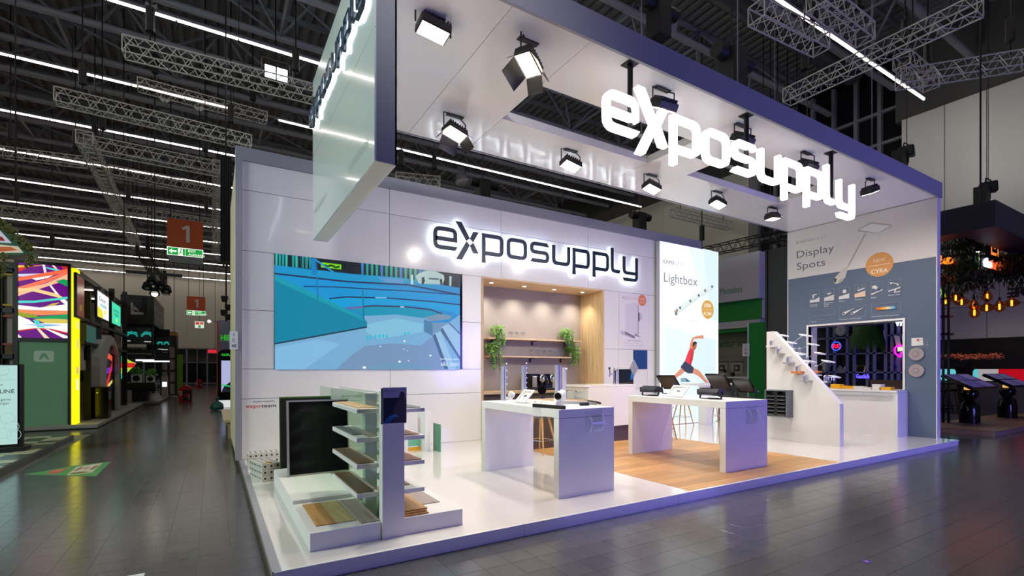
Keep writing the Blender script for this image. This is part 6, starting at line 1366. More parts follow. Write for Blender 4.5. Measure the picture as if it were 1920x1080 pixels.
# ---- further down the aisle
a, c = on_y(331, 665, 33.5), on_y(341, 728, 33.5); t = thing('lime_panel', 'tall lime green panel down the left aisle', 'panel', (a.x, 33.5, 0)); MB().box(a.x, c.x, 33.5, 34.5, 0, a.z).build('panel', M('lime_green', (96, 160, 20), .5, noise=.04), t, bevel=.02); MB().box(a.x - .05, c.x + .05, 33.45, 34.55, 0, .06).build('foot', m_frameblk, t)
a, c = on_y(318, 622, 36), on_y(331, 650, 36); t = thing('yellow_topped_box', 'black hanging box with yellow stripe beyond the black stand', 'box', (a.x, 36, c.z)); MB().box(a.x, c.x, 36, 38, c.z, a.z).build('box', m_frameblk, t); MB().box(a.x - .01, c.x + .01, 35.99, 38, a.z - .25, a.z - .05).build('stripe', M('dull_yellow', (170, 130, 20), .5, noise=.05), t); MB().cyl(((a.x + c.x) / 2, 37, a.z), ((a.x + c.x) / 2, 37, 15.395), .02, n=5).build('suspension_cable', m_black, t)
def red_stand(u0, u1, vb, label):
    p = on_z(u0, vb, 0); q = on_z(u1, vb - .5, 0); w = q.x - p.x; y = p.y; t = thing('red_fire_box', label, 'box', (p.x, y, 0)); h = w * 1.25
    mt = M('fire_red', (190, 20, 28), .4, noise=.05)
    MB().box(p.x, p.x + w, y, y + w * .8, 0, h).build('case', mt, t, bevel=.01); MB().prism([(0, 0), (w, 0), (w * .5, w * .35)], (p.x, y, h + .002), (1, 0, 0), (0, 0, 1), w * .8).build('gable_roof', mt, t)
    P = Print('y', y - .001, .0005); P.rect(p.x + w * .3, .1 * h, p.x + w * .95, h * .9, (30, 16, 18)).disc(p.x + w * .62, h * .5, w * .2, (150, 20, 26), 16).rect(p.x + w * .06, h * .5, p.x + w * .12, h * .85, (230, 220, 220)).rect(p.x + w * .18, h * .5, p.x + w * .24, h * .8, (230, 220, 220)).rect(p.x + w * .75, h * .2, p.x + w * .8, h * .6, (220, 210, 210)).build('pictogram_print', t)
red_stand(335, 360, 755, 'red house shaped fire point box standing in the aisle, the nearer one'); red_stand(367, 380, 728, 'red house shaped fire point box far down the aisle')
p = on_z(407, 769, 0); t = thing('teal_sack', 'tied teal refuse sack standing on the aisle floor', 'bag', tuple(p)); s = MB().lathe([(.05, 0), (.2, .02), (.24, .12), (.2, .26), (.07, .36), (.03, .4), (.07, .5), (.05, .52)], p, 16)
r = random.Random(5); s.v = [(x + r.uniform(-.015, .015), y + r.uniform(-.015, .015), z + (r.uniform(-.012, .012) if z > .03 else 0)) for x, y, z in s.v]
s.build('sack', M('teal_bag_plastic', (20, 92, 88), .35, noise=.2), t, True); MB().lathe([(.04, .375), (.045, .39), (.04, .405)], p, 12).build('tie', m_black, t)
t = thing('rounded_kiosk', 'black kiosk with rounded corners, lilac screen and green letters beyond the stand end', 'kiosk', (.6, 20.5, 0)); Yk = 20.5; a, c = on_y(408, 655, Yk), on_y(432, 750, Yk); x0 = a.x; zt = a.z; zb = c.z
pts = [(x0, zb), (x0 + 1.6, zb)] + [(x0 + 1.35 + .25 * math.cos(k * .314), zt - .25 + .25 * math.sin(k * .314)) for k in range(6)] + [(x0 + .25 - .25 * math.sin(k * .314), zt - .25 + .25 * math.cos(k * .314)) for k in range(6)]
MB().prism(pts, (0, Yk, 0), (1, 0, 0), (0, 0, 1), .35).build('body', m_blackgl, t); P = Print('y', Yk - .001, .0005); a = on_y(415, 676, Yk); c = on_y(432, 735, Yk); P.rect(a.x, c.z, a.x + 1.2, a.z, (186, 190, 236)).poly([(a.x, c.z), (a.x + 1.2, c.z), (a.x + 1.2, c.z + .45), (a.x + .4, c.z + .5), (a.x + .1, c.z + .25)], (24, 26, 34)).line([(a.x, c.z + .32), (a.x + .5, c.z + .2), (a.x + 1.0, c.z + .16)], .05, (20, 220, 110)); b_ = on_y(415, 667, Yk); P.text('GRUEN', b_.x, b_.z, .13, (40, 220, 60), .02, 'l', .8).build('screen_image', t, emit=.85)
MB().box(x0 - .05, x0 + 1.7, Yk - .05, Yk + .45, 0, zb).build('white_base', glow('soft_white_base_glow', (235, 240, 240), .7), t)
p0, p1 = on_z(415, 768, .45), on_z(433, 795, .45); t = thing('wooden_bench', 'low wooden bench edge beyond the stand end', 'bench', (p0.x, p0.y, 0)); y9 = max(p1.y, 9.1); MB().box(p0.x, p0.x + .9, y9, p0.y, .39, .45).build('seat', m_oak, t); MB().box(p0.x + .1, p0.x + .2, y9 + .2, y9 + .4, 0, .39).box(p0.x + .1, p0.x + .2, p0.y - .4, p0.y - .2, 0, .39).build('leg', m_oak, t)
a = on_y(414, 605, 40); t = thing('lilac_wall', 'pale blue partition with green glowing letters far down the aisle', 'partition', (0, 40, 0)); b1, b2 = on_y(407, 600, 40), on_y(433, 690, 40)
MB().box(b1.x, b2.x + 2, 40, 40.2, 0, b1.z).build('panel', M('pale_blue_panel', (140, 152, 180), .5, noise=.03), t); P = Print('y', 39.98); q = on_y(414, 638, 40); P.text('HIER', q.x, q.z, .6, (40, 190, 40), .02, 'l', .9).build('lettering', t, emit=.8)
t = thing('orange_pole_lamp', 'orange pole with lamp arm far down the aisle', 'lamp', (b1.x, 39.5, 0)); a, c = on_y(408, 602, 39.5), on_y(392, 604, 39.5); MB().box(a.x - .06, a.x + .06, 39.5, 39.6, 0, a.z).build('pole', M('signal_orange', (220, 100, 50), .5, noise=.05), t); MB().box(c.x, a.x, 39.52, 39.58, a.z - .1, a.z).build('arm', m_steel, t); MB().ball((c.x, 39.5, a.z - .05), .1, n=10).build('bulb', m_warm, t)
a = on_y(392, 662, 55); tag(MB().box(a.x - .1, a.x + 1.2, 55, 55.2, a.z, a.z + .35).build('red_sign', glow('red_sign_glow', (220, 40, 60), .8)), 'small lit red sign far down the aisle above the doors', 'sign')
rs = [o for o in S.objects if o.name == 'red_sign'][0]; MB().box(a.x + .5, a.x + .54, 55.05, 55.1, a.z + .35, 15.395).build('suspension_cable', m_black, rs)
# star bright lamp cluster on the dark truss
t = thing('lamp_cluster', 'cluster of black stage lamps with one bright star lamp on the dark truss', 'lamp', tuple(on_y(290, 545, 19.5)))
for k, (u, v) in enumerate(((276, 540), (290, 551), (302, 538), (312, 546), (284, 530))):
    c = on_y(u, v, 19.5); MB().cyl(c + Vector((0, .1, .18)), c, .14, .18, 12).build('lamp_can', m_black, t, True); MB().cyl(c + Vector((0, .1, .18)), (c.x, 19.6, c.z + .7), .02).build('lamp_hook', m_black, t)
    MB().cyl(c + Vector((0, -.006, -.005)), c + Vector((0, -.016, -.01)), .1 if k == 1 else .06, n=12).build('lamp_lens', glow('star_lamp_glow', (255, 244, 220), 30.0) if k == 1 else m_greyp, t)
c = on_y(290, 530, 19.6); MB().box(c.x - .9, c.x + .9, 19.55, 19.65, c.z + .3, c.z + .4).cyl((c.x, 19.6, c.z + .35), (c.x, 19.6, 15.395), .02).build('lamp_bar', m_black, t)
t = thing('stage_lamp_tower', 'group of black moving lamps hanging above the aisle near the stand end', 'lamp', tuple(on_y(425, 580, 26)))
for k, (u, v) in enumerate(((421, 566), (428, 582), (420, 592), (428, 600))):
    c = on_y(u, v, 26); MB().box(c.x - .16, c.x + .16, 25.85, 26.15, c.z + .14, c.z + .3).build('lamp_head', m_black, t); MB().cyl(c, c + Vector((0, 0, .2)), .14, n=12).build('lamp_can', m_black, t, True)
c = on_y(424, 560, 26); MB().cyl((c.x, 26, c.z - 1.2), (c.x, 26, 15.395), .04).build('lamp_pole', m_black, t)
# floor sticker and scraps
t = thing('floor_sticker', 'green floor sticker with red and cream print lying in the left aisle', 'sticker', tuple(on_z(130, 882, 0)))
q = [on_z(u, v, .001) for u, v in ((45, 890), (140, 873), (208, 865.5), (180, 893))]; b = MB().add([p for p in q] + [p + Vector((0, 0, .0012)) for p in q], [(3, 2, 1, 0), (4, 5, 6, 7), (0, 1, 5, 4), (1, 2, 6, 5), (2, 3, 7, 6), (3, 0, 4, 7)]); b.build('film', M('sticker_green', (70, 150, 80), .5, noise=.1), t)
C = crop(40, 840, 9.6); P = Print('z', .0024, .0003); P.pix(C([(990, 340), (1470, 268), (1270, 440), (1000, 480), (815, 488)]), (214, 196, 170)).pix(C([(440, 465), (560, 400), (870, 360), (720, 430), (600, 460)]), (206, 84, 62)).pix(C([(860, 468), (900, 445), (1100, 425), (1240, 428), (1100, 455), (960, 475)]), (96, 120, 60)).pix(C([(1030, 440), (1050, 434), (1070, 448), (1045, 452)]), (170, 60, 50))
P.line(C([(960, 410), (1100, 345)]), .05, (130, 104, 92), px=True).line(C([(1120, 380), (1220, 350)]), .05, (130, 104, 92), px=True).line(C([(1250, 390), (1370, 320)]), .05, (130, 104, 92), px=True).line(C([(560, 430), (760, 390)]), .03, (230, 190, 160), px=True).build('sticker_print', t)
q = on_z(258, 1078, 0); tag(MB().add([on_z(238, 1080, .001), on_z(272, 1074, .001), on_z(268, 1086, .001), on_z(238, 1080, .002), on_z(272, 1074, .002), on_z(268, 1086, .002)], [(2, 1, 0), (3, 4, 5), (0, 1, 4, 3), (1, 2, 5, 4), (2, 0, 3, 5)]).build('paper_scrap', m_whitep), 'white paper scrap on the aisle floor at the bottom edge', 'paper')
p = on_z(1625, 1053, 0); t = thing('floor_dot', 'tiny blue round floor sticker on the front aisle tiles', 'sticker', tuple(p)); MB().cyl((p.x, p.y, .001), (p.x, p.y, .002), .035, n=16).build('film', M('sticker_blue', (40, 60, 190), .5, noise=.05), t); Print('z', .0022).disc(p.x, p.y, .015, (236, 120, 140), 10).build('sticker_print', t)
# ---- green stand behind, seen between lightbox and display wall
t = thing('black_partition', 'tall black partition between the green stand and the display wall', 'partition', (13.6, 4.2, 0))
MB().box(13.6, 13.7, 3.62, 4.52, 0, 5.15).build('panel', m_black, t); MB().box(13.56, 13.6, 4.46, 4.52, 0, 5.15).build('edge_post', m_black, t)
GX = 15.5
t = thing('green_stand', 'white and green exhibition stand behind, with Messebau lettering', 'stand', (16.2, 7.5, 0)); m_grn = M('signal_green', (0, 138, 44), .5, noise=.04); m_lg = M('light_grey_fascia', (196, 196, 200), .5, noise=.03)
q = on_x(1424, 470, GX); y0 = q.y; zt = q.z; zb = on_x(1424, 558, GX).z
MB().box(GX, GX + 1.2, y0, 12, zb, zt).build('upper_fascia', m_lg, t); z2 = on_x(1420, 598, GX + .2).z
MB().box(GX + .2, GX + 1.2, y0 + .05, 12, z2, zb - .01).build('green_band', m_grn, t); MB().box(GX + .22, GX + 1.2, y0 + .02, y0 + .045, z2, zb - .01).build('band_end', m_lg, t)
z3 = on_x(1400, 614, GX + .2).z; MB().box(GX + .2, GX + 1.2, y0 + .1, 12, z3, z2 - .01).build('lower_band', m_lg, t); MB().box(GX + .25, GX + 1.2, y0 + .4, 12, z3 - .12, z3 - .005).build('green_line', m_grn, t)
MB().box(GX + 1.0, GX + 1.2, y0 + .4, 12, 0, z3 - .13).build('rear_wall', M('greige_wall', (150, 150, 138), .6, noise=.04), t)
ya, yb = on_x(1435, 680, GX).y, on_x(1404, 680, GX).y; MB().box(GX, GX + .9, ya, yb, 0, on_x(1404, 606, GX).z).build('green_pillar', m_grn, t); MB().box(GX - .02, GX + .05, yb + .002, yb + .04, 0, on_x(1404, 606, GX).z).build('pillar_trim', m_whitep, t)
MB().box(GX - .6, 24, 5.3, 12, 0, .02).build('carpet', M('grey_green_carpet', (120, 120, 112), .9, noise=.1), t)
P = Print('x', GX - .001, .0004); a = on_x(1351, 553, GX); P.text('Messebau', a.y, a.z, .34, (40, 130, 60), 0, 'l', a.y - on_x(1391, 549, GX).y); P.build('lettering', t)
P = Print('x', GX + .999, .0004); a = on_x(1352, 651, GX + 1); P.text('Agentur bau', a.y + .45, a.z, .42, (60, 120, 60), .01, 'l', a.y + .45 - on_x(1402, 645, GX + 1).y); P.build('wall_lettering', t); P = Print('x', GX + .999, .0004); a = on_x(1350, 672, GX + 1); P.text('kreativ', a.y + .3, a.z, .2, (120, 124, 112), 0, 'l', .6); P.build('wall_lettering', t); P = Print('x', GX + .999, .0004); a = on_x(1368, 671, GX + 1); P.text('kompetent', a.y, a.z, .2, (120, 124, 112), 0, 'l', a.y - on_x(1395, 668, GX + 1).y); P.build('wall_lettering', t)
q = on_x(1399, 656, GX - .03); t = thing('green_stand_plate', 'white number plate 1 D 48 hanging at the green pillar', 'sign', tuple(q)); MB().box(GX - .05, GX - .03, q.y - .13, q.y + .13, q.z - .22, q.z + .22).build('plate', m_whitep, t); P = Print('x', GX - .051)
for k, s in enumerate(('1', 'D', '48')): P.text(s, q.y, q.z + .1 - k * .13, .12, (40, 40, 46), 0, 'c')
P.build('number_print', t); MB().box(GX - .03, GX, q.y - .13, q.y - .1, q.z, q.z + .1).build('bracket', m_black, t)
for k, u in enumerate((1354, 1382)):
    q = on_x(u, 690, GX + .98); t = thing('wall_frame', ('left', 'right')[k] + ' small framed picture on the rear wall of the green stand', 'picture', tuple(q)); MB().box(GX + .97, GX + .998, q.y - .24, q.y + .24, q.z - .22, q.z + .22).build('mount', m_grey, t); MB().box(GX + .95, GX + .97, q.y - .11, q.y + .11, q.z - .11, q.z + .11).build('frame', m_black, t); MB().box(GX + .94, GX + .95, q.y - .06, q.y + .06, q.z - .06, q.z + .06).build('picture', m_grey, t); MB().box(GX + .96, GX + .998, q.y - .26, q.y + .26, q.z + .23, q.z + .25).build('picture_rail', m_black, t)
q = on_x(1374, 700, GX + .7); t = thing('black_vase', 'black spiky vase on the shelf of the green stand', 'vase', tuple(q)); sz = on_x(1374, 706, GX + .7).z
s = MB().ball((q.x, q.y, sz + .08), .08, n=10)
for k in range(9): s.cyl((q.x, q.y, sz + .08), (q.x + .1 * math.cos(k * .7), q.y + .16 * math.sin(k * 1.1), sz + .12 + .1 * math.cos(k * 1.7)), .02, .005, 6)
s.build('body', m_black, t); MB().cyl((q.x, q.y, sz), (q.x, q.y, sz + .02), .05).build('foot', m_black, t)
t = thing('rear_shelf', 'long pale shelf on the rear wall of the green stand', 'shelf', (GX + .8, 7.5, sz)); MB().box(GX + .5, GX + .998, 6.4, 9, sz - .06, sz).build('board', m_whitep, t); MB().box(GX + .9, GX + .998, 6.5, 6.56, sz - .2, sz - .06).build('bracket', m_grey, t)
q = on_x(1359, 697, GX + .7); t = thing('white_cup', 'white cup with dark plant on the shelf of the green stand', 'cup', (q.x, q.y, sz)); MB().cyl((q.x, q.y, sz), (q.x, q.y, sz + .14), .06, .07, 12).build('cup', m_whitep, t); MB().ball((q.x, q.y, sz + .2), .07, n=8).build('plant', m_leafd, t)
# ---- the dark stand at the right
t = thing('right_stand_platform', 'wood and dark carpet platform of the dark stand at the right picture edge', 'platform', (19.5, 2.5, 0)); IX, IY = 15.72, .05
m_wfloor = wood('grey_oak_floor', (150, 122, 100), 'x', .45)
MB().box(IX, 24.05, IY, 5.0, 0, .1).build('base', M('platform_edge_wood', (150, 122, 104), .5, noise=.08), t)
y = IY
while y < 1.5: MB().box(IX, 24.0, y + .002, y + .198, .1, .12).build('plank', m_wfloor, t); y += .2
MB().box(IX, 24.0, y, 5.0, .1, .12).build('carpet', m_carpet, t)
t = thing('dark_canopy', 'dark navy canopy frame hanging over the right stand with leaves below', 'canopy', (20, 2, 5)); m_nav = M('navy_canopy', (24, 22, 44), .5, noise=.08); zt, zb, bw_ = 5.72, 5.08, .75
MB().box(IX, 24.0, IY, IY + bw_, zb, zt).build('front_beam', m_nav, t); MB().box(IX, IX + bw_, IY + bw_ + .002, 5.0, zb, zt).build('side_beam', m_nav, t); MB().box(IX + bw_ + .002, 24.0, 4.3, 5.0, zb, zt).build('rear_beam', m_nav, t)
for k in range(5): MB().box(IX + bw_ + .8 + k * 1.5, IX + bw_ + .86 + k * 1.5, IY + bw_ + .002, 4.29, zb + .2, zb + .3).build('cross_slat', m_frameblk, t)
for x, y in ((IX + .3, .4), (20, .4), (IX + .3, 4.6)): MB().cyl((x, y, zt), (x, y, 15.395), .02, n=5).build('suspension_cable', m_black, t)
def hanging_green(x, y, z, n, sp, drop, seed, label):
    t = thing('hanging_greenery', label, 'plant', (x, y, z)); r = random.Random(seed); b = MB()
    for k in range(n):
        a = r.random() * 6.28; rd = sp * math.sqrt(r.random()); p = Vector((x + rd * math.cos(a), y + rd * math.sin(a), z - drop * r.random() ** 1.5 * (1.1 - rd / sp * .5))); d = Vector((r.uniform(-.6, .6), r.uniform(-.6, .6), -1 if r.random() < .7 else .6)).normalized(); s = d.orthogonal().normalized(); l = r.uniform(.1, .24)
        b.add([p, p + d * l * .4 + s * l * .16, p + d * l, p + d * l * .4 - s * l * .16], [(0, 1, 2, 3)])
    b.build('foliage', m_leafd, t, kind='stuff'); MB().cyl((x, y, z - .05), (x, y, zb + .2), .01, n=4).build('hanger', m_black, t); MB().cyl((x, y, z - .12), (x, y, z), .1, n=10).build('basket', m_black, t)
for k, (u, v, X_, lb) in enumerate(((1790, 455, 18.0, 'large hanging greenery left under the dark canopy'), (1820, 470, 18.6, 'hanging greenery behind the orange letters under the dark canopy'), (1852, 500, 19.2, 'hanging greenery below the small orange sign'), (1895, 500, 19.6, 'hanging greenery right of the small orange sign'), (1762, 520, 17.0, 'hanging greenery at the edge beside the display wall'), (1915, 510, 20.4, 'hanging greenery at the right picture edge'), (1795, 520, 18.0, 'lower hanging greenery above the pendant lamps'), (1835, 520, 19.0, 'hanging greenery in the middle above the pendant lamps'))):
    p = on_x(u, v, X_); hanging_green(p.x, p.y, p.z + .35, 420, .42, .9, 40 + k, lb)
bm = thing('planter_beam', 'dark planter beam carrying the hanging greenery', 'beam', (18.5, 1.5, 4.3)); p0, p1 = on_x(1760, 525, 17.5), on_x(1925, 505, 20.5); MB().bar(p0, p1, .25, .3).build('trough', m_frameblk, bm)
for f in (.1, .9): p = p0.lerp(p1, f); MB().cyl(p, (p.x, p.y, zb + .2), .015, n=5).build('hanging_rod', m_frameblk, bm)
t = thing('orange_letter_sign', 'glowing orange letters cut off by the display wall edge', 'sign', tuple(on_x(1757, 480, 17))); P = Print('x', 16.98); a = on_x(1787, 493, 17); m_or = glow('orange_letter_glow', (255, 146, 40), 1.1)
def solid_text(txt, plane, c, a, b, size, depth, mat, parent, name='letters', wgt=.02, align='l', width=None, mirror=False):
    vs, fs = text_geo(txt, wgt); xs = [p[0] for p in vs]; x0, x1 = min(xs), max(xs); sx = size if not width else width / (x1 - x0); off = x0 if align == 'l' else x1; sg = -1 if plane == 'x' else 1
    if mirror: sg = -sg
    m = MB()
    for k, f in enumerate(fs):
        q = [vs[i] for i in f]; pp = [((c, a + sg * (x - off) * sx, b + y * size) if plane == 'x' else (a + sg * (x - off) * sx, c, b + y * size)) for x, y in q]; dd = Vector((depth, 0, 0)) if plane == 'x' else Vector((0, depth, 0)); n = len(pp)
        m.add(pp + [tuple(Vector(p) + dd) for p in pp], [tuple(range(n)), tuple(range(2 * n - 1, n - 1, -1))] + [(i, n + i, n + (i + 1) % n, (i + 1) % n) for i in range(n)])
    return m.build(name, mat, parent)
solid_text('inside', 'x', 16.98, a.y, a.z, .36, .06, m_or, t, wgt=.03, align='r', width=1.15)
MB().box(17.05, 17.1, a.y - .05, a.y + 1.3, a.z - .1, a.z - .04).cyl((17.07, a.y + .1, a.z - .05), (17.07, a.y + .1, zb), .01).cyl((17.07, a.y + 1.0, a.z - .05), (17.07, a.y + 1.0, zb), .01).build('carrier', m_frameblk, t)
y1 = .86; t = thing('small_orange_sign', 'hanging square orange sign with letter i above white and orange lettering', 'sign', tuple(on_y(1865, 470, y1))); a, c = on_y(1858, 452, y1), on_y(1872, 482, y1)
MB().box(a.x, c.x, y1, y1 + .12, c.z, a.z).build('sign_box', m_frameblk, t); P = Print('y', y1 - .001, .0005); w = c.x - a.x; P.frame(a.x, c.z, c.x, a.z, w * .14, (255, 140, 60)).rect(a.x + w * .43, c.z + w * .3, a.x + w * .57, c.z + w * .95, (255, 140, 60)).rect(a.x + w * .43, c.z + w * 1.05, a.x + w * .57, c.z + w * 1.2, (255, 140, 60)).build('sign_print', t, emit=1.0)
e0, e1 = on_y(1848, 500, y1), on_y(1880, 508, y1); we = e1.x - e0.x; solid_text('the', 'y', y1, e0.x, e1.z, .34, .06, glow('white_letter_small_glow', (235, 245, 255), 1.1), t, wgt=.03, width=we * .38); solid_text('inside', 'y', y1, e0.x + we * .4, e1.z, .34, .06, glow('orange_red_letter_glow', (255, 110, 50), .9), t, wgt=.03, width=we * .6)
MB().box(e0.x - .05, e1.x, y1 + .07, y1 + .1, e1.z + .0, e1.z + .34).cyl((a.x - .02, y1 + .08, e1.z), (a.x - .02, y1 + .08, zb), .015).build('carrier', m_frameblk, t)
m_bulb = clear_mat('amber_bulb_glass', (250, 190, 130), .3); m_fil = glow('filament_glow', (255, 150, 50), 9.0)
pd = ((1773, 565, 17.6, 0, 'leftmost round'), (1792, 559, 18.2, 1, 'flat upper left'), (1803, 567, 18.4, 1, 'flat third from left'), (1826, 574, 18.0, 0, 'round upper of the touching pair'), (1827, 587, 17.9, 0, 'round lower of the touching pair'), (1851, 557, 18.8, 0, 'small round upper middle'), (1850, 578, 18.3, 1, 'wide flat lower middle'), (1874, 576, 18.6, 0, 'round second from right'), (1897, 569, 18.9, 1, 'flat rightmost'), (1760, 524, 17.0, 0, 'highest round one beside the display wall'))
for u, v, X_, flat, lb in pd:
    p = on_x(u, v, X_); t = thing('pendant_bulb', lb + ' amber pendant bulb over the right stand', 'lamp', tuple(p), 'amber pendant bulbs')
    pr_ = [(.03, .17), (.05, .12), (.15, .04), (.16, 0), (.1, -.06), (.01, -.09)] if flat else [(.03, .17), (.06, .12), (.105, .03), (.105, -.03), (.06, -.1), (.01, -.125)]
    MB().lathe([(r * 1.15, z * 1.15) for r, z in pr_[::-1]], p, 16).build('bulb', m_bulb, t, True); MB().cyl(p + Vector((0, 0, -.07)), p + Vector((0, 0, .09)), .022, n=8).build('filament', m_fil, t); MB().cyl(p + Vector((0, 0, .18)), p + Vector((0, 0, .28)), .03, n=8).build('socket', m_black, t); MB().cyl(p + Vector((0, 0, .28)), (p.x, p.y, zb + .2), .006, n=4).build('cord', m_black, t)
p = on_x(1888, 558, 21); t = thing('mirrored_letter_sign', 'dark letters with orange edge seen reversed at the right picture edge', 'sign', tuple(p)); solid_text('STUE', 'x', 21, p.y, p.z, .4, .05, M('dark_letter', (40, 26, 26), .5, noise=.1), t, wgt=.03, align='r', width=1.3, mirror=True); MB().box(21.06, 21.09, p.y - 1.3, p.y + .02, p.z + .1, p.z + .14).cyl((21.07, p.y - .1, p.z + .1), (21.07, p.y - .1, zb), .01).build('carrier', m_frameblk, t)
for x, y in ((17.3, 2.2), (18.8, 1.2), (21.8, 1.6)):  # spots added under the canopy to brighten the right stand
    t = thing('added_canopy_spot', 'added small black fill spot under the dark canopy, the %s one' % {17.3: 'left', 18.8: 'middle', 21.8: 'right'}[x], 'lamp', (x, y, zb)); MB().cyl((x, y, zb + .0), (x, y, zb + .2), .07, n=12).build('can', m_black, t, True); MB().cyl((x, y, zb - .006), (x, y, zb - .001), .05, n=12).build('lens', m_warm, t); spot(t, (x, y, zb - .03), (0, 0, -1), 130, 130, (1, .85, .75))
# lit wall of the right stand
WX = 23.9; t = thing('media_wall', 'black wall with cyan, white and red light band behind the right stand', 'wall', (WX, 1, .12))
MB().box(WX, WX + .1, -6, 4.95, .122, 2.78).build('panel', m_black, t); P = Print('x', WX - .001, .0005); za, zb2 = on_x(1850, 714, WX).z, on_x(1850, 692, WX).z
for u0, u1, c in ((1756, 1766, (90, 205, 215)), (1767, 1800, (100, 205, 215)), (1812, 1834, (90, 200, 210)), (1834, 1872, (170, 164, 166)), (1872, 1930, (186, 0, 24))): P.rect(on_x(u0, 700, WX).y, za - (.3 if u0 > 1870 else 0), on_x(u1, 700, WX).y, zb2, c)
P.build('light_band', t, emit=.9); MB().box(WX - .6, WX - .01, -6, 4.9, .122, 1.15).build('lower_cabinet', M('grey_cabinet', (86, 82, 86), .5, noise=.05), t)
def turned_table(u, v, w, label):
    p = on_z(u, v, .12); t = thing('turned_leg_table', label, 'table', tuple(p)); MB().lathe([(.23, 0), (.23, .35), (.2, .55), (.12, .64), (.14, .68), (.19, .76), (.2, .86), (.14, .95), (.1, 1.0)], p, 20).build('turned_leg', m_blackgl, t, True)
    ey = Vector((0, .88, .475)); ex = Vector((1, 0, 0)); n = ex.cross(ey).normalized(); o = p + Vector((0, 0, 1.16))
    MB().obox(o, ex * w, ey * .38, n * .04).build('tilted_top', m_blackgl, t, bevel=.01)
    for i in (-1, 1):
        for j in (-1, 1): MB().obox(o + n * .043 + ex * i * w * .48 + ey * j * .19, ex * w * .42, ey * .16, n * .002).build('map_panel', M('violet_map_print', (150, 146, 214), .35, noise=.5, nscale=12), t)
    MB().obox(p + Vector((-.16, 0, .98)), (.06, 0, 0), (0, .06, 0), (0, 0, .04)).build('under_lamp', glow('amber_box_glow', (255, 190, 110), .9), t)
turned_table(1818, 793, .95, 'black turned leg table with tilted map top, the nearer one on the right stand'); turned_table(1889, 783, .95, 'black turned leg table with tilted top at the right picture edge')
def dark_stool(u, v, label):
    p = on_z(u, v, .12); t = thing('wire_stool', label, 'stool', tuple(p)); MB().lathe([(.02, .0), (.2, .01), (.24, .09), (.22, .1), (.02, .04)], p + Vector((0, 0, .72)), 16).build('seat', m_black, t, True)
    for i, j in ((-1, -1), (1, -1), (1, 1), (-1, 1)): MB().cyl(p + Vector((i * .24, j * .24, 0)), p + Vector((i * .12, j * .12, .73)), .012, n=6).build('leg', m_black, t)
    b = MB(); q = [(.2, .2), (-.2, .2), (-.2, -.2), (.2, -.2)]
    for k in range(4): b.cyl(p + Vector((*q[k], .22)), p + Vector((*q[(k + 1) % 4], .22)), .01, n=5)
    b.build('foot_ring', m_black, t)
dark_stool(1766, 775, 'black wire stool beside the display wall edge on the right stand'); dark_stool(1784, 772, 'black wire stool right of the other one on the right stand')
q = on_x(1808, 690, 21.5); p = Vector((21.5, q.y, .12)); t = thing('orange_bonsai', 'spreading orange leaved bonsai in a dark tall pot on the right stand', 'plant', (p.x, q.y, .12)); MB().lathe([(.2, 0), (.16, .3), (.22, q.z - .22), (.3, q.z - .1)], (p.x, q.y, .12), 14).build('tall_pot', M('brown_black_pot', (34, 24, 26), .4, noise=.1), t, True)
b = MB(); r = random.Random(9); tp_ = Vector((p.x, q.y, q.z))
for k in range(9): e = tp_ + Vector((r.uniform(-.2, .2), -.75 + 1.5 * k / 8, r.uniform(.2, .42))); b.cyl(tp_, (tp_ + e) / 2 + Vector((0, 0, .08)), .03, .02, 5).cyl((tp_ + e) / 2 + Vector((0, 0, .08)), e, .02, .01, 5)
b.build('branch', m_black, t, kind='stuff'); b = MB()
for k in range(420): c = tp_ + Vector((r.uniform(-.25, .25), r.uniform(-.9, .85), .36 + r.uniform(-.06, .1))); d = Vector((r.uniform(-1, 1), r.uniform(-1, 1), r.uniform(-.4, .8))).normalized(); s = d.orthogonal().normalized(); b.add([c, c + d * .05 + s * .02, c + d * .1, c + d * .05 - s * .02], [(0, 1, 2, 3)])
b.build('foliage', M('orange_leaf', (190, 76, 34), .5, noise=.4, nscale=12), t, kind='stuff')
t = thing('ladder_rack', 'tall black ladder rack beside the display wall edge', 'rack', (17.2, 1.7, .12)); ya, yb = on_x(1778, 600, 17.2).y, on_x(1758, 600, 17.2).y
for y in (ya, (ya + yb) / 2, yb): MB().box(17.2, 17.25, y - .025, y + .025, .122, 4.2).build('upright', m_frameblk, t)
for z in (.5, 1.2, 1.9, 2.6, 3.1, 3.6): MB().box(17.2, 17.6, ya, yb, z, z + .05).build('shelf', m_frameblk, t)
q = on_x(1762, 563, 17.3); tag(MB().cyl((17.4, q.y, 3.65), (17.4, q.y, 3.78), .09, n=12).cyl((17.4, q.y, 3.78), (17.4, q.y, 3.95), .07, n=12).build('green_yellow_lamp', glow('lime_lamp_glow', (150, 220, 30), .8)), 'small glowing green and yellow object on top of the ladder rack', 'lamp')
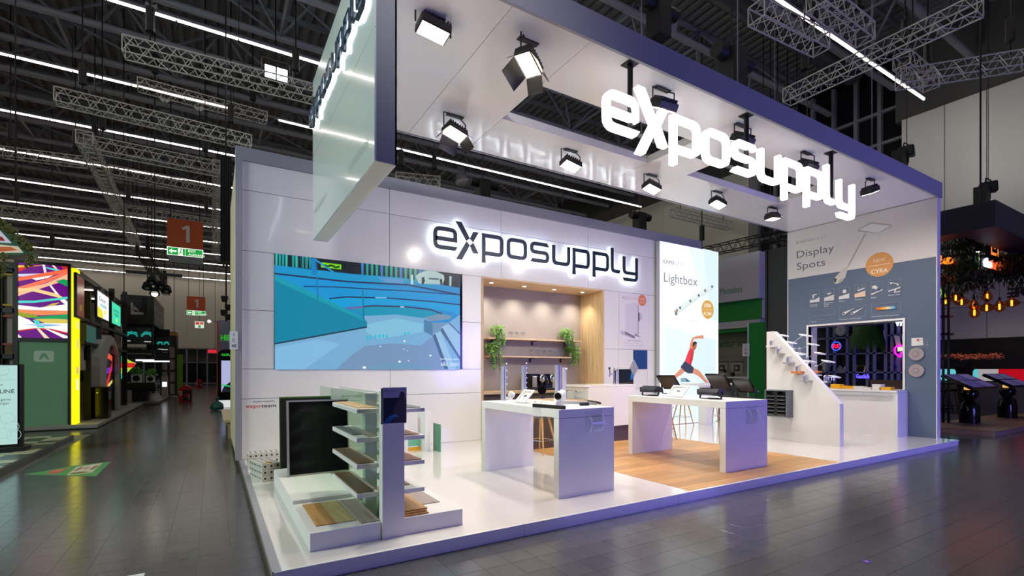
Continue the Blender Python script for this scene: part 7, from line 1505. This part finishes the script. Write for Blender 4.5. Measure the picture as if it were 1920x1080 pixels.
# ---- shelving seen through the square opening
RXk = 15.95
t = thing('steel_grid_rack', 'dark blue steel grid shelving seen through the square opening', 'rack', (RXk, 2.8, .12)); m_rk = M('blue_black_steel', (128, 130, 168), .4, noise=.1)
def gy(u): return on_x(u, 660, RXk).y
for u in (1526, 1551, 1564, 1588, 1601, 1626, 1639, 1660, 1672, 1684): y = gy(u); MB().box(RXk, RXk + .06, y - .035, y + .035, .122, 3.3).build('upright', m_rk, t)
for v in (608, 631, 662, 697, 727): z = on_x(1600, v, RXk).z; MB().box(RXk, RXk + .45, gy(1700), gy(1518), z - .04, z).build('shelf', m_rk, t)
MB().box(RXk + .5, RXk + .56, gy(1700), gy(1500), .122, 3.4).build('rear_panel', M('night_blue_panel', (26, 24, 44), .4, noise=.1), t)
zs = on_x(1600, 697, RXk).z
t = thing('cork_counter', 'brown counter block in front of the grid shelving', 'counter', (15.75, 2.0, .12)); q0, q1 = on_x(1632, 714, 15.8), on_x(1692, 735, 15.8); MB().box(15.8, 15.93, q1.y - .4, q0.y, .122, q0.z).build('front', M('cork_brown', (120, 92, 70), .6, noise=.1), t); MB().box(15.78, 15.935, q1.y - .42, q0.y + .02, q0.z + .001, q0.z + .03).build('top', M('cork_brown', (120, 92, 70), .6), t)
bt0 = ((1661, (40, 46, 90), (200, 50, 40)), (1666, (70, 84, 100), (90, 110, 130)), (1674, (120, 110, 200), (60, 60, 120)), (1678, (60, 70, 110), (60, 70, 110)), (1684, (220, 70, 60), (190, 60, 140)), (1687, (200, 60, 150), (150, 70, 190)), (1632, (36, 44, 90), (50, 60, 110)))
for k, (u, c, c2) in enumerate(bt0):
    y = gy(u); t = thing('bottle', ('leftmost dark bottle with red cap', 'tall grey glass bottle', 'lilac bottle', 'slim dark bottle', 'red bottle', 'pink bottle', 'tall dark blue bottle')[k] + ' on the grid shelving', 'bottle', (RXk + .2, y, zs), 'bottles on the grid shelving'); h = .3 + .05 * (k % 3)
    MB().lathe([(.045, 0), (.05, .02), (.05, h * .55), (.02, h * .75), (.018, h)], (RXk + .2, y, zs), 12).build('body', M('bottle_%d' % k, c, .2, noise=.05), t, True); MB().cyl((RXk + .2, y, zs + h), (RXk + .2, y, zs + h + .04), .022).build('cap', M('bottle_cap_%d' % k, c2, .4), t); MB().cyl((RXk + .2, y, zs + .1), (RXk + .2, y, zs + h * .45), .0515, n=12, cap=False).build('paper_label', M('bottle_cap_%d' % k, c2, .4), t)
y = gy(1612); t = thing('gold_dog_figure', 'gold balloon style dog figure on the grid shelving', 'figurine', (RXk + .2, y, zs)); m_gold = M('gold_metal', (226, 190, 90), .2, metal=1.0, noise=.05); b = MB().cyl((RXk + .2, y + .16, zs + .17), (RXk + .2, y - .1, zs + .17), .045, n=10)
b.build('trunk', m_gold, t, True); b = MB()
for j in (.15, -.08): b.cyl((RXk + .17, y + j, zs + .15), (RXk + .15, y + j + .03, zs), .025).cyl((RXk + .23, y + j, zs + .15), (RXk + .25, y + j + .03, zs), .025)
b.build('legs', m_gold, t, True); MB().ball((RXk + .2, y - .16, zs + .26), .055).cyl((RXk + .2, y - .1, zs + .19), (RXk + .2, y - .15, zs + .26), .03).cyl((RXk + .2, y - .2, zs + .25), (RXk + .2, y - .27, zs + .23), .03).cyl((RXk + .2, y - .14, zs + .3), (RXk + .2, y - .12, zs + .38), .02).build('head', m_gold, t, True); MB().cyl((RXk + .2, y + .16, zs + .2), (RXk + .2, y + .24, zs + .28), .02).build('tail', m_gold, t, True)
y = gy(1543); t = thing('white_antler_figure', 'white spiky figure at the left of the grid shelving', 'figurine', (RXk + .2, y, zs)); b = MB().ball((RXk + .2, y, zs + .1), .11, n=12)
for k in range(7): a = -1.2 + k * .4; b.cyl((RXk + .2, y, zs + .12), (RXk + .2, y - .2 * math.sin(a), zs + .16 + .22 * math.cos(a)), .035, .012, 7)
b.build('body', m_whitep, t, True); MB().cyl((RXk + .2, y, zs), (RXk + .2, y, zs + .02), .08).build('foot', m_whitep, t)
y = gy(1571); t = thing('white_fan_figure', 'small pale fan shaped figure on the grid shelving', 'figurine', (RXk + .2, y, zs)); MB().lathe([(.09, 0), (.08, .08), (.04, .16), (.01, .2)], (RXk + .2, y + .03, zs), 10).build('body', m_whitep, t, True); MB().lathe([(.05, 0), (.04, .12), (.01, .17)], (RXk + .2, y - .11, zs), 10).build('head', M('lilac_white', (200, 196, 226), .4), t, True)
for k, (u, c, lb) in enumerate(((1645, (60, 150, 90), 'flat green bowl'), (1652, (200, 60, 50), 'small red dish'), (1641, (200, 190, 190), 'small pale jar'), (1583, (120, 110, 60), 'small olive cup'))):
    y = gy(u); tag(MB().lathe([(.05, 0), (.1, .05), (.095, .055), (.04, .02)], (RXk + .2, y, zs), 12).build('bowl', M('bowl_%d' % k, c, .4, noise=.05), None, True), lb + ' on the grid shelving', 'bowl')
q = on_x(1576, 620, RXk - .03); t = thing('hexagon_clock', 'pale hexagonal clock hung on the grid shelving', 'clock', tuple(q)); MB().lathe([(.15, 0), (.17, .02), (.13, .04)], (RXk - .001, q.y, q.z), 8, (-1, 0, 0)).build('case', M('pale_silver', (170, 184, 186), .4, noise=.05), t); MB().lathe([(.12, .0405), (.12, .043)], (RXk - .001, q.y, q.z), 20, (-1, 0, 0)).build('face', m_lg, t); MB().box(RXk - .05, RXk - .045, q.y - .006, q.y + .006, q.z, q.z + .09).box(RXk - .05, RXk - .045, q.y - .07, q.y, q.z - .005, q.z + .006).build('hands', m_black, t)
q = on_x(1568, 649, RXk - .03); t = thing('round_neon_sign', 'round neon sign with blue ring and red letters on the grid shelving', 'sign', tuple(q)); b = MB()
for k in range(16): a = k * .3927; b.cyl((q.x, q.y + .13 * math.cos(a), q.z + .13 * math.sin(a)), (q.x, q.y + .13 * math.cos(a + .3927), q.z + .13 * math.sin(a + .3927)), .012, n=5)
b.build('neon_ring', glow('blue_neon_glow', (60, 90, 255), 2.0), t); solid_text('RE', 'x', q.x - .01, q.y + .1, q.z - .06, .17, .02, glow('red_neon_glow', (255, 30, 80), 1.6), t, wgt=.02, width=.2); MB().cyl((RXk, q.y, q.z), (RXk - .02, q.y, q.z), .1, n=14).build('mount', m_black, t)
q = on_x(1605, 709, RXk - .02); t = thing('blue_neon_word', 'small violet blue neon word below the gold dog', 'sign', tuple(q)); solid_text('Gastlich', 'x', q.x, q.y, q.z, .17, .015, glow('violet_neon_glow', (96, 80, 255), 2.0), t, wgt=.015, width=.34); MB().box(RXk - .004, RXk, q.y - .36, q.y + .02, q.z - .02, q.z + .02).build('mount', m_black, t)
q = on_x(1548, 713, RXk - .02); t = thing('pale_neon_word', 'small pale lilac word at the left bottom of the grid shelving', 'sign', tuple(q)); solid_text('BITTE', 'x', q.x, q.y + .05, q.z, .14, .015, glow('lilac_word_glow', (190, 184, 240), .9), t, wgt=.015, width=.32); MB().box(RXk - .004, RXk, q.y - .3, q.y + .06, q.z - .02, q.z + .02).build('mount', m_black, t)
q = on_x(1687, 655, RXk - .1); t = thing('pink_neon_bubble', 'pink neon speech bubble at the right edge of the square opening', 'sign', tuple(q)); b = MB(); pp = [(.12 * math.cos(k * .45), .11 * math.sin(k * .45)) for k in range(11)] + [(-.02, -.22), (.1, -.12)]
for (a, c), (a2, c2) in zip(pp, pp[1:] + pp[:1]): b.cyl((q.x, q.y + a, q.z + c), (q.x, q.y + a2, q.z + c2), .022, n=5)
b.build('neon_tube', glow('pink_neon_glow', (255, 20, 190), 2.0), t); MB().box(q.x, q.x + .01, q.y - .07, q.y + .05, q.z - .05, q.z + .06).build('lit_centre', glow('pale_green_glow', (220, 240, 200), .9), t); MB().cyl((q.x + .01, q.y, q.z), (RXk, q.y, q.z), .01).build('mount', m_black, t)
q = on_x(1677, 611, RXk - .1); t = thing('white_letter_lamp', 'bright white letters at the top right of the square opening', 'sign', tuple(q)); solid_text('VHS', 'x', q.x, q.y, q.z, .24, .04, glow('white_letter_small_glow', (235, 245, 255), 1.1), t, wgt=.03, width=.34); MB().box(q.x + .04, RXk, q.y - .34, q.y - .3, q.z + .05, q.z + .08).build('mount', m_black, t)
q = on_x(1622, 625, RXk - .2); q.x += .2; t = thing('hanging_fern', 'large drooping green fern hanging before the grid shelving', 'plant', tuple(q)); r = random.Random(12); b = MB()
for k in range(460):
    a = r.random() * 6.28; l = r.uniform(.3, .75); sx = .32 * math.cos(a); sy = .42 * math.sin(a); pts = [Vector((q.x - .1, q.y, q.z + .15)), Vector((q.x - .1 + sx * .5, q.y + sy * .6, q.z + .22)), Vector((q.x - .1 + sx * .7, q.y + sy * .95, q.z - .05)), Vector((q.x - .1 + sx * .7, q.y + sy * 1.05, q.z - .05 - l * r.uniform(.3, .8)))]
    for p0, p1 in zip(pts, pts[1:]): s = Vector((.004, .009, 0)); b.add([p0 - s, p0 + s, p1 + s, p1 - s], [(0, 1, 2, 3)])
b.build('fronds', M('fern_green', (56, 104, 44), .5, noise=.4, nscale=10), t, kind='stuff'); MB().lathe([(.08, 0), (.12, .12), (.1, .13)], (q.x - .1, q.y, q.z + .05), 12).build('pot', m_black, t); MB().cyl((q.x - .1, q.y, q.z + .15), (q.x - .1, q.y, 5.08), .006, n=4).build('hanger', m_black, t)
for k, u in enumerate((1648, 1684)):
    q = on_x(u, 640 if k else 630, RXk); t = thing('framed_card', ('pale card with dark print pinned to the grid shelving', 'pair of slanted pale cards on the grid shelving')[k], 'card', tuple(q)); MB().obox((RXk - .02, q.y, q.z), (.004, 0, 0), (0, .06, .0), (0, .03 * k, .16)).build('card', m_whitep, t); MB().obox((RXk - .02, q.y - .14, q.z - .02 * k), (.004, 0, 0), (0, .03, .0), (0, .03 * k, .15)).build('card', m_lg, t)
# stage lamps on the dark canopy and behind the fascia
for k, (u, v, Y_, lb) in enumerate(((1700, 285, 3.2, 'black stage lamp with cable standing behind the canopy end'), (1853, 352, 1.4, 'black stage lamp on top of the dark canopy'))):
    c = on_y(u, v, Y_); zb_ = 5.695 if k == 0 else 5.725; c = on_y(u, v, Y_); t = thing('stage_lamp', lb, 'lamp', tuple(c)); MB().obox(c, (.32, .1, .06), (-.06, .2, 0), (-.03, 0, .16)).build('lamp_head', m_black, t, bevel=.03); MB().tube([c + Vector((.25, 0, .15)), c + Vector((.2, 0, .28)), c + Vector((-.2, 0, .26)), c + Vector((-.25, 0, .12))], .02, 6).build('handle', m_black, t); MB().cyl(c, (c.x, c.y, 15.395), .01, n=4).build('suspension_cable', m_black, t)
    l = bpy.data.lights.new('lamp_light', 'SPOT'); l.energy = (170, 90)[k]; l.color = (1, .97, .88); l.spot_size = 1.9; l.spot_blend = 1; l.shadow_soft_size = .15
    o = bpy.data.objects.new('lamp_light', l); COL.objects.link(o); o.parent = t; o.location = (.3, -.05, .3); o.rotation_euler = Vector(((1, .0, .32), (1, -.1, .3))[k]).to_track_quat('-Z', 'Y').to_euler()
    MB().tube([c, c + Vector((.05, 0, -.3)), c + Vector((-.06, 0, -.5)), c + Vector((.0, 0, -.8))], .05, 6).build('cable_loop', m_black, t); MB().box(c.x - .75, c.x - .4, c.y - .15, c.y + .15, c.z - .9, c.z - .1).build('dimmer_box', m_black, t)
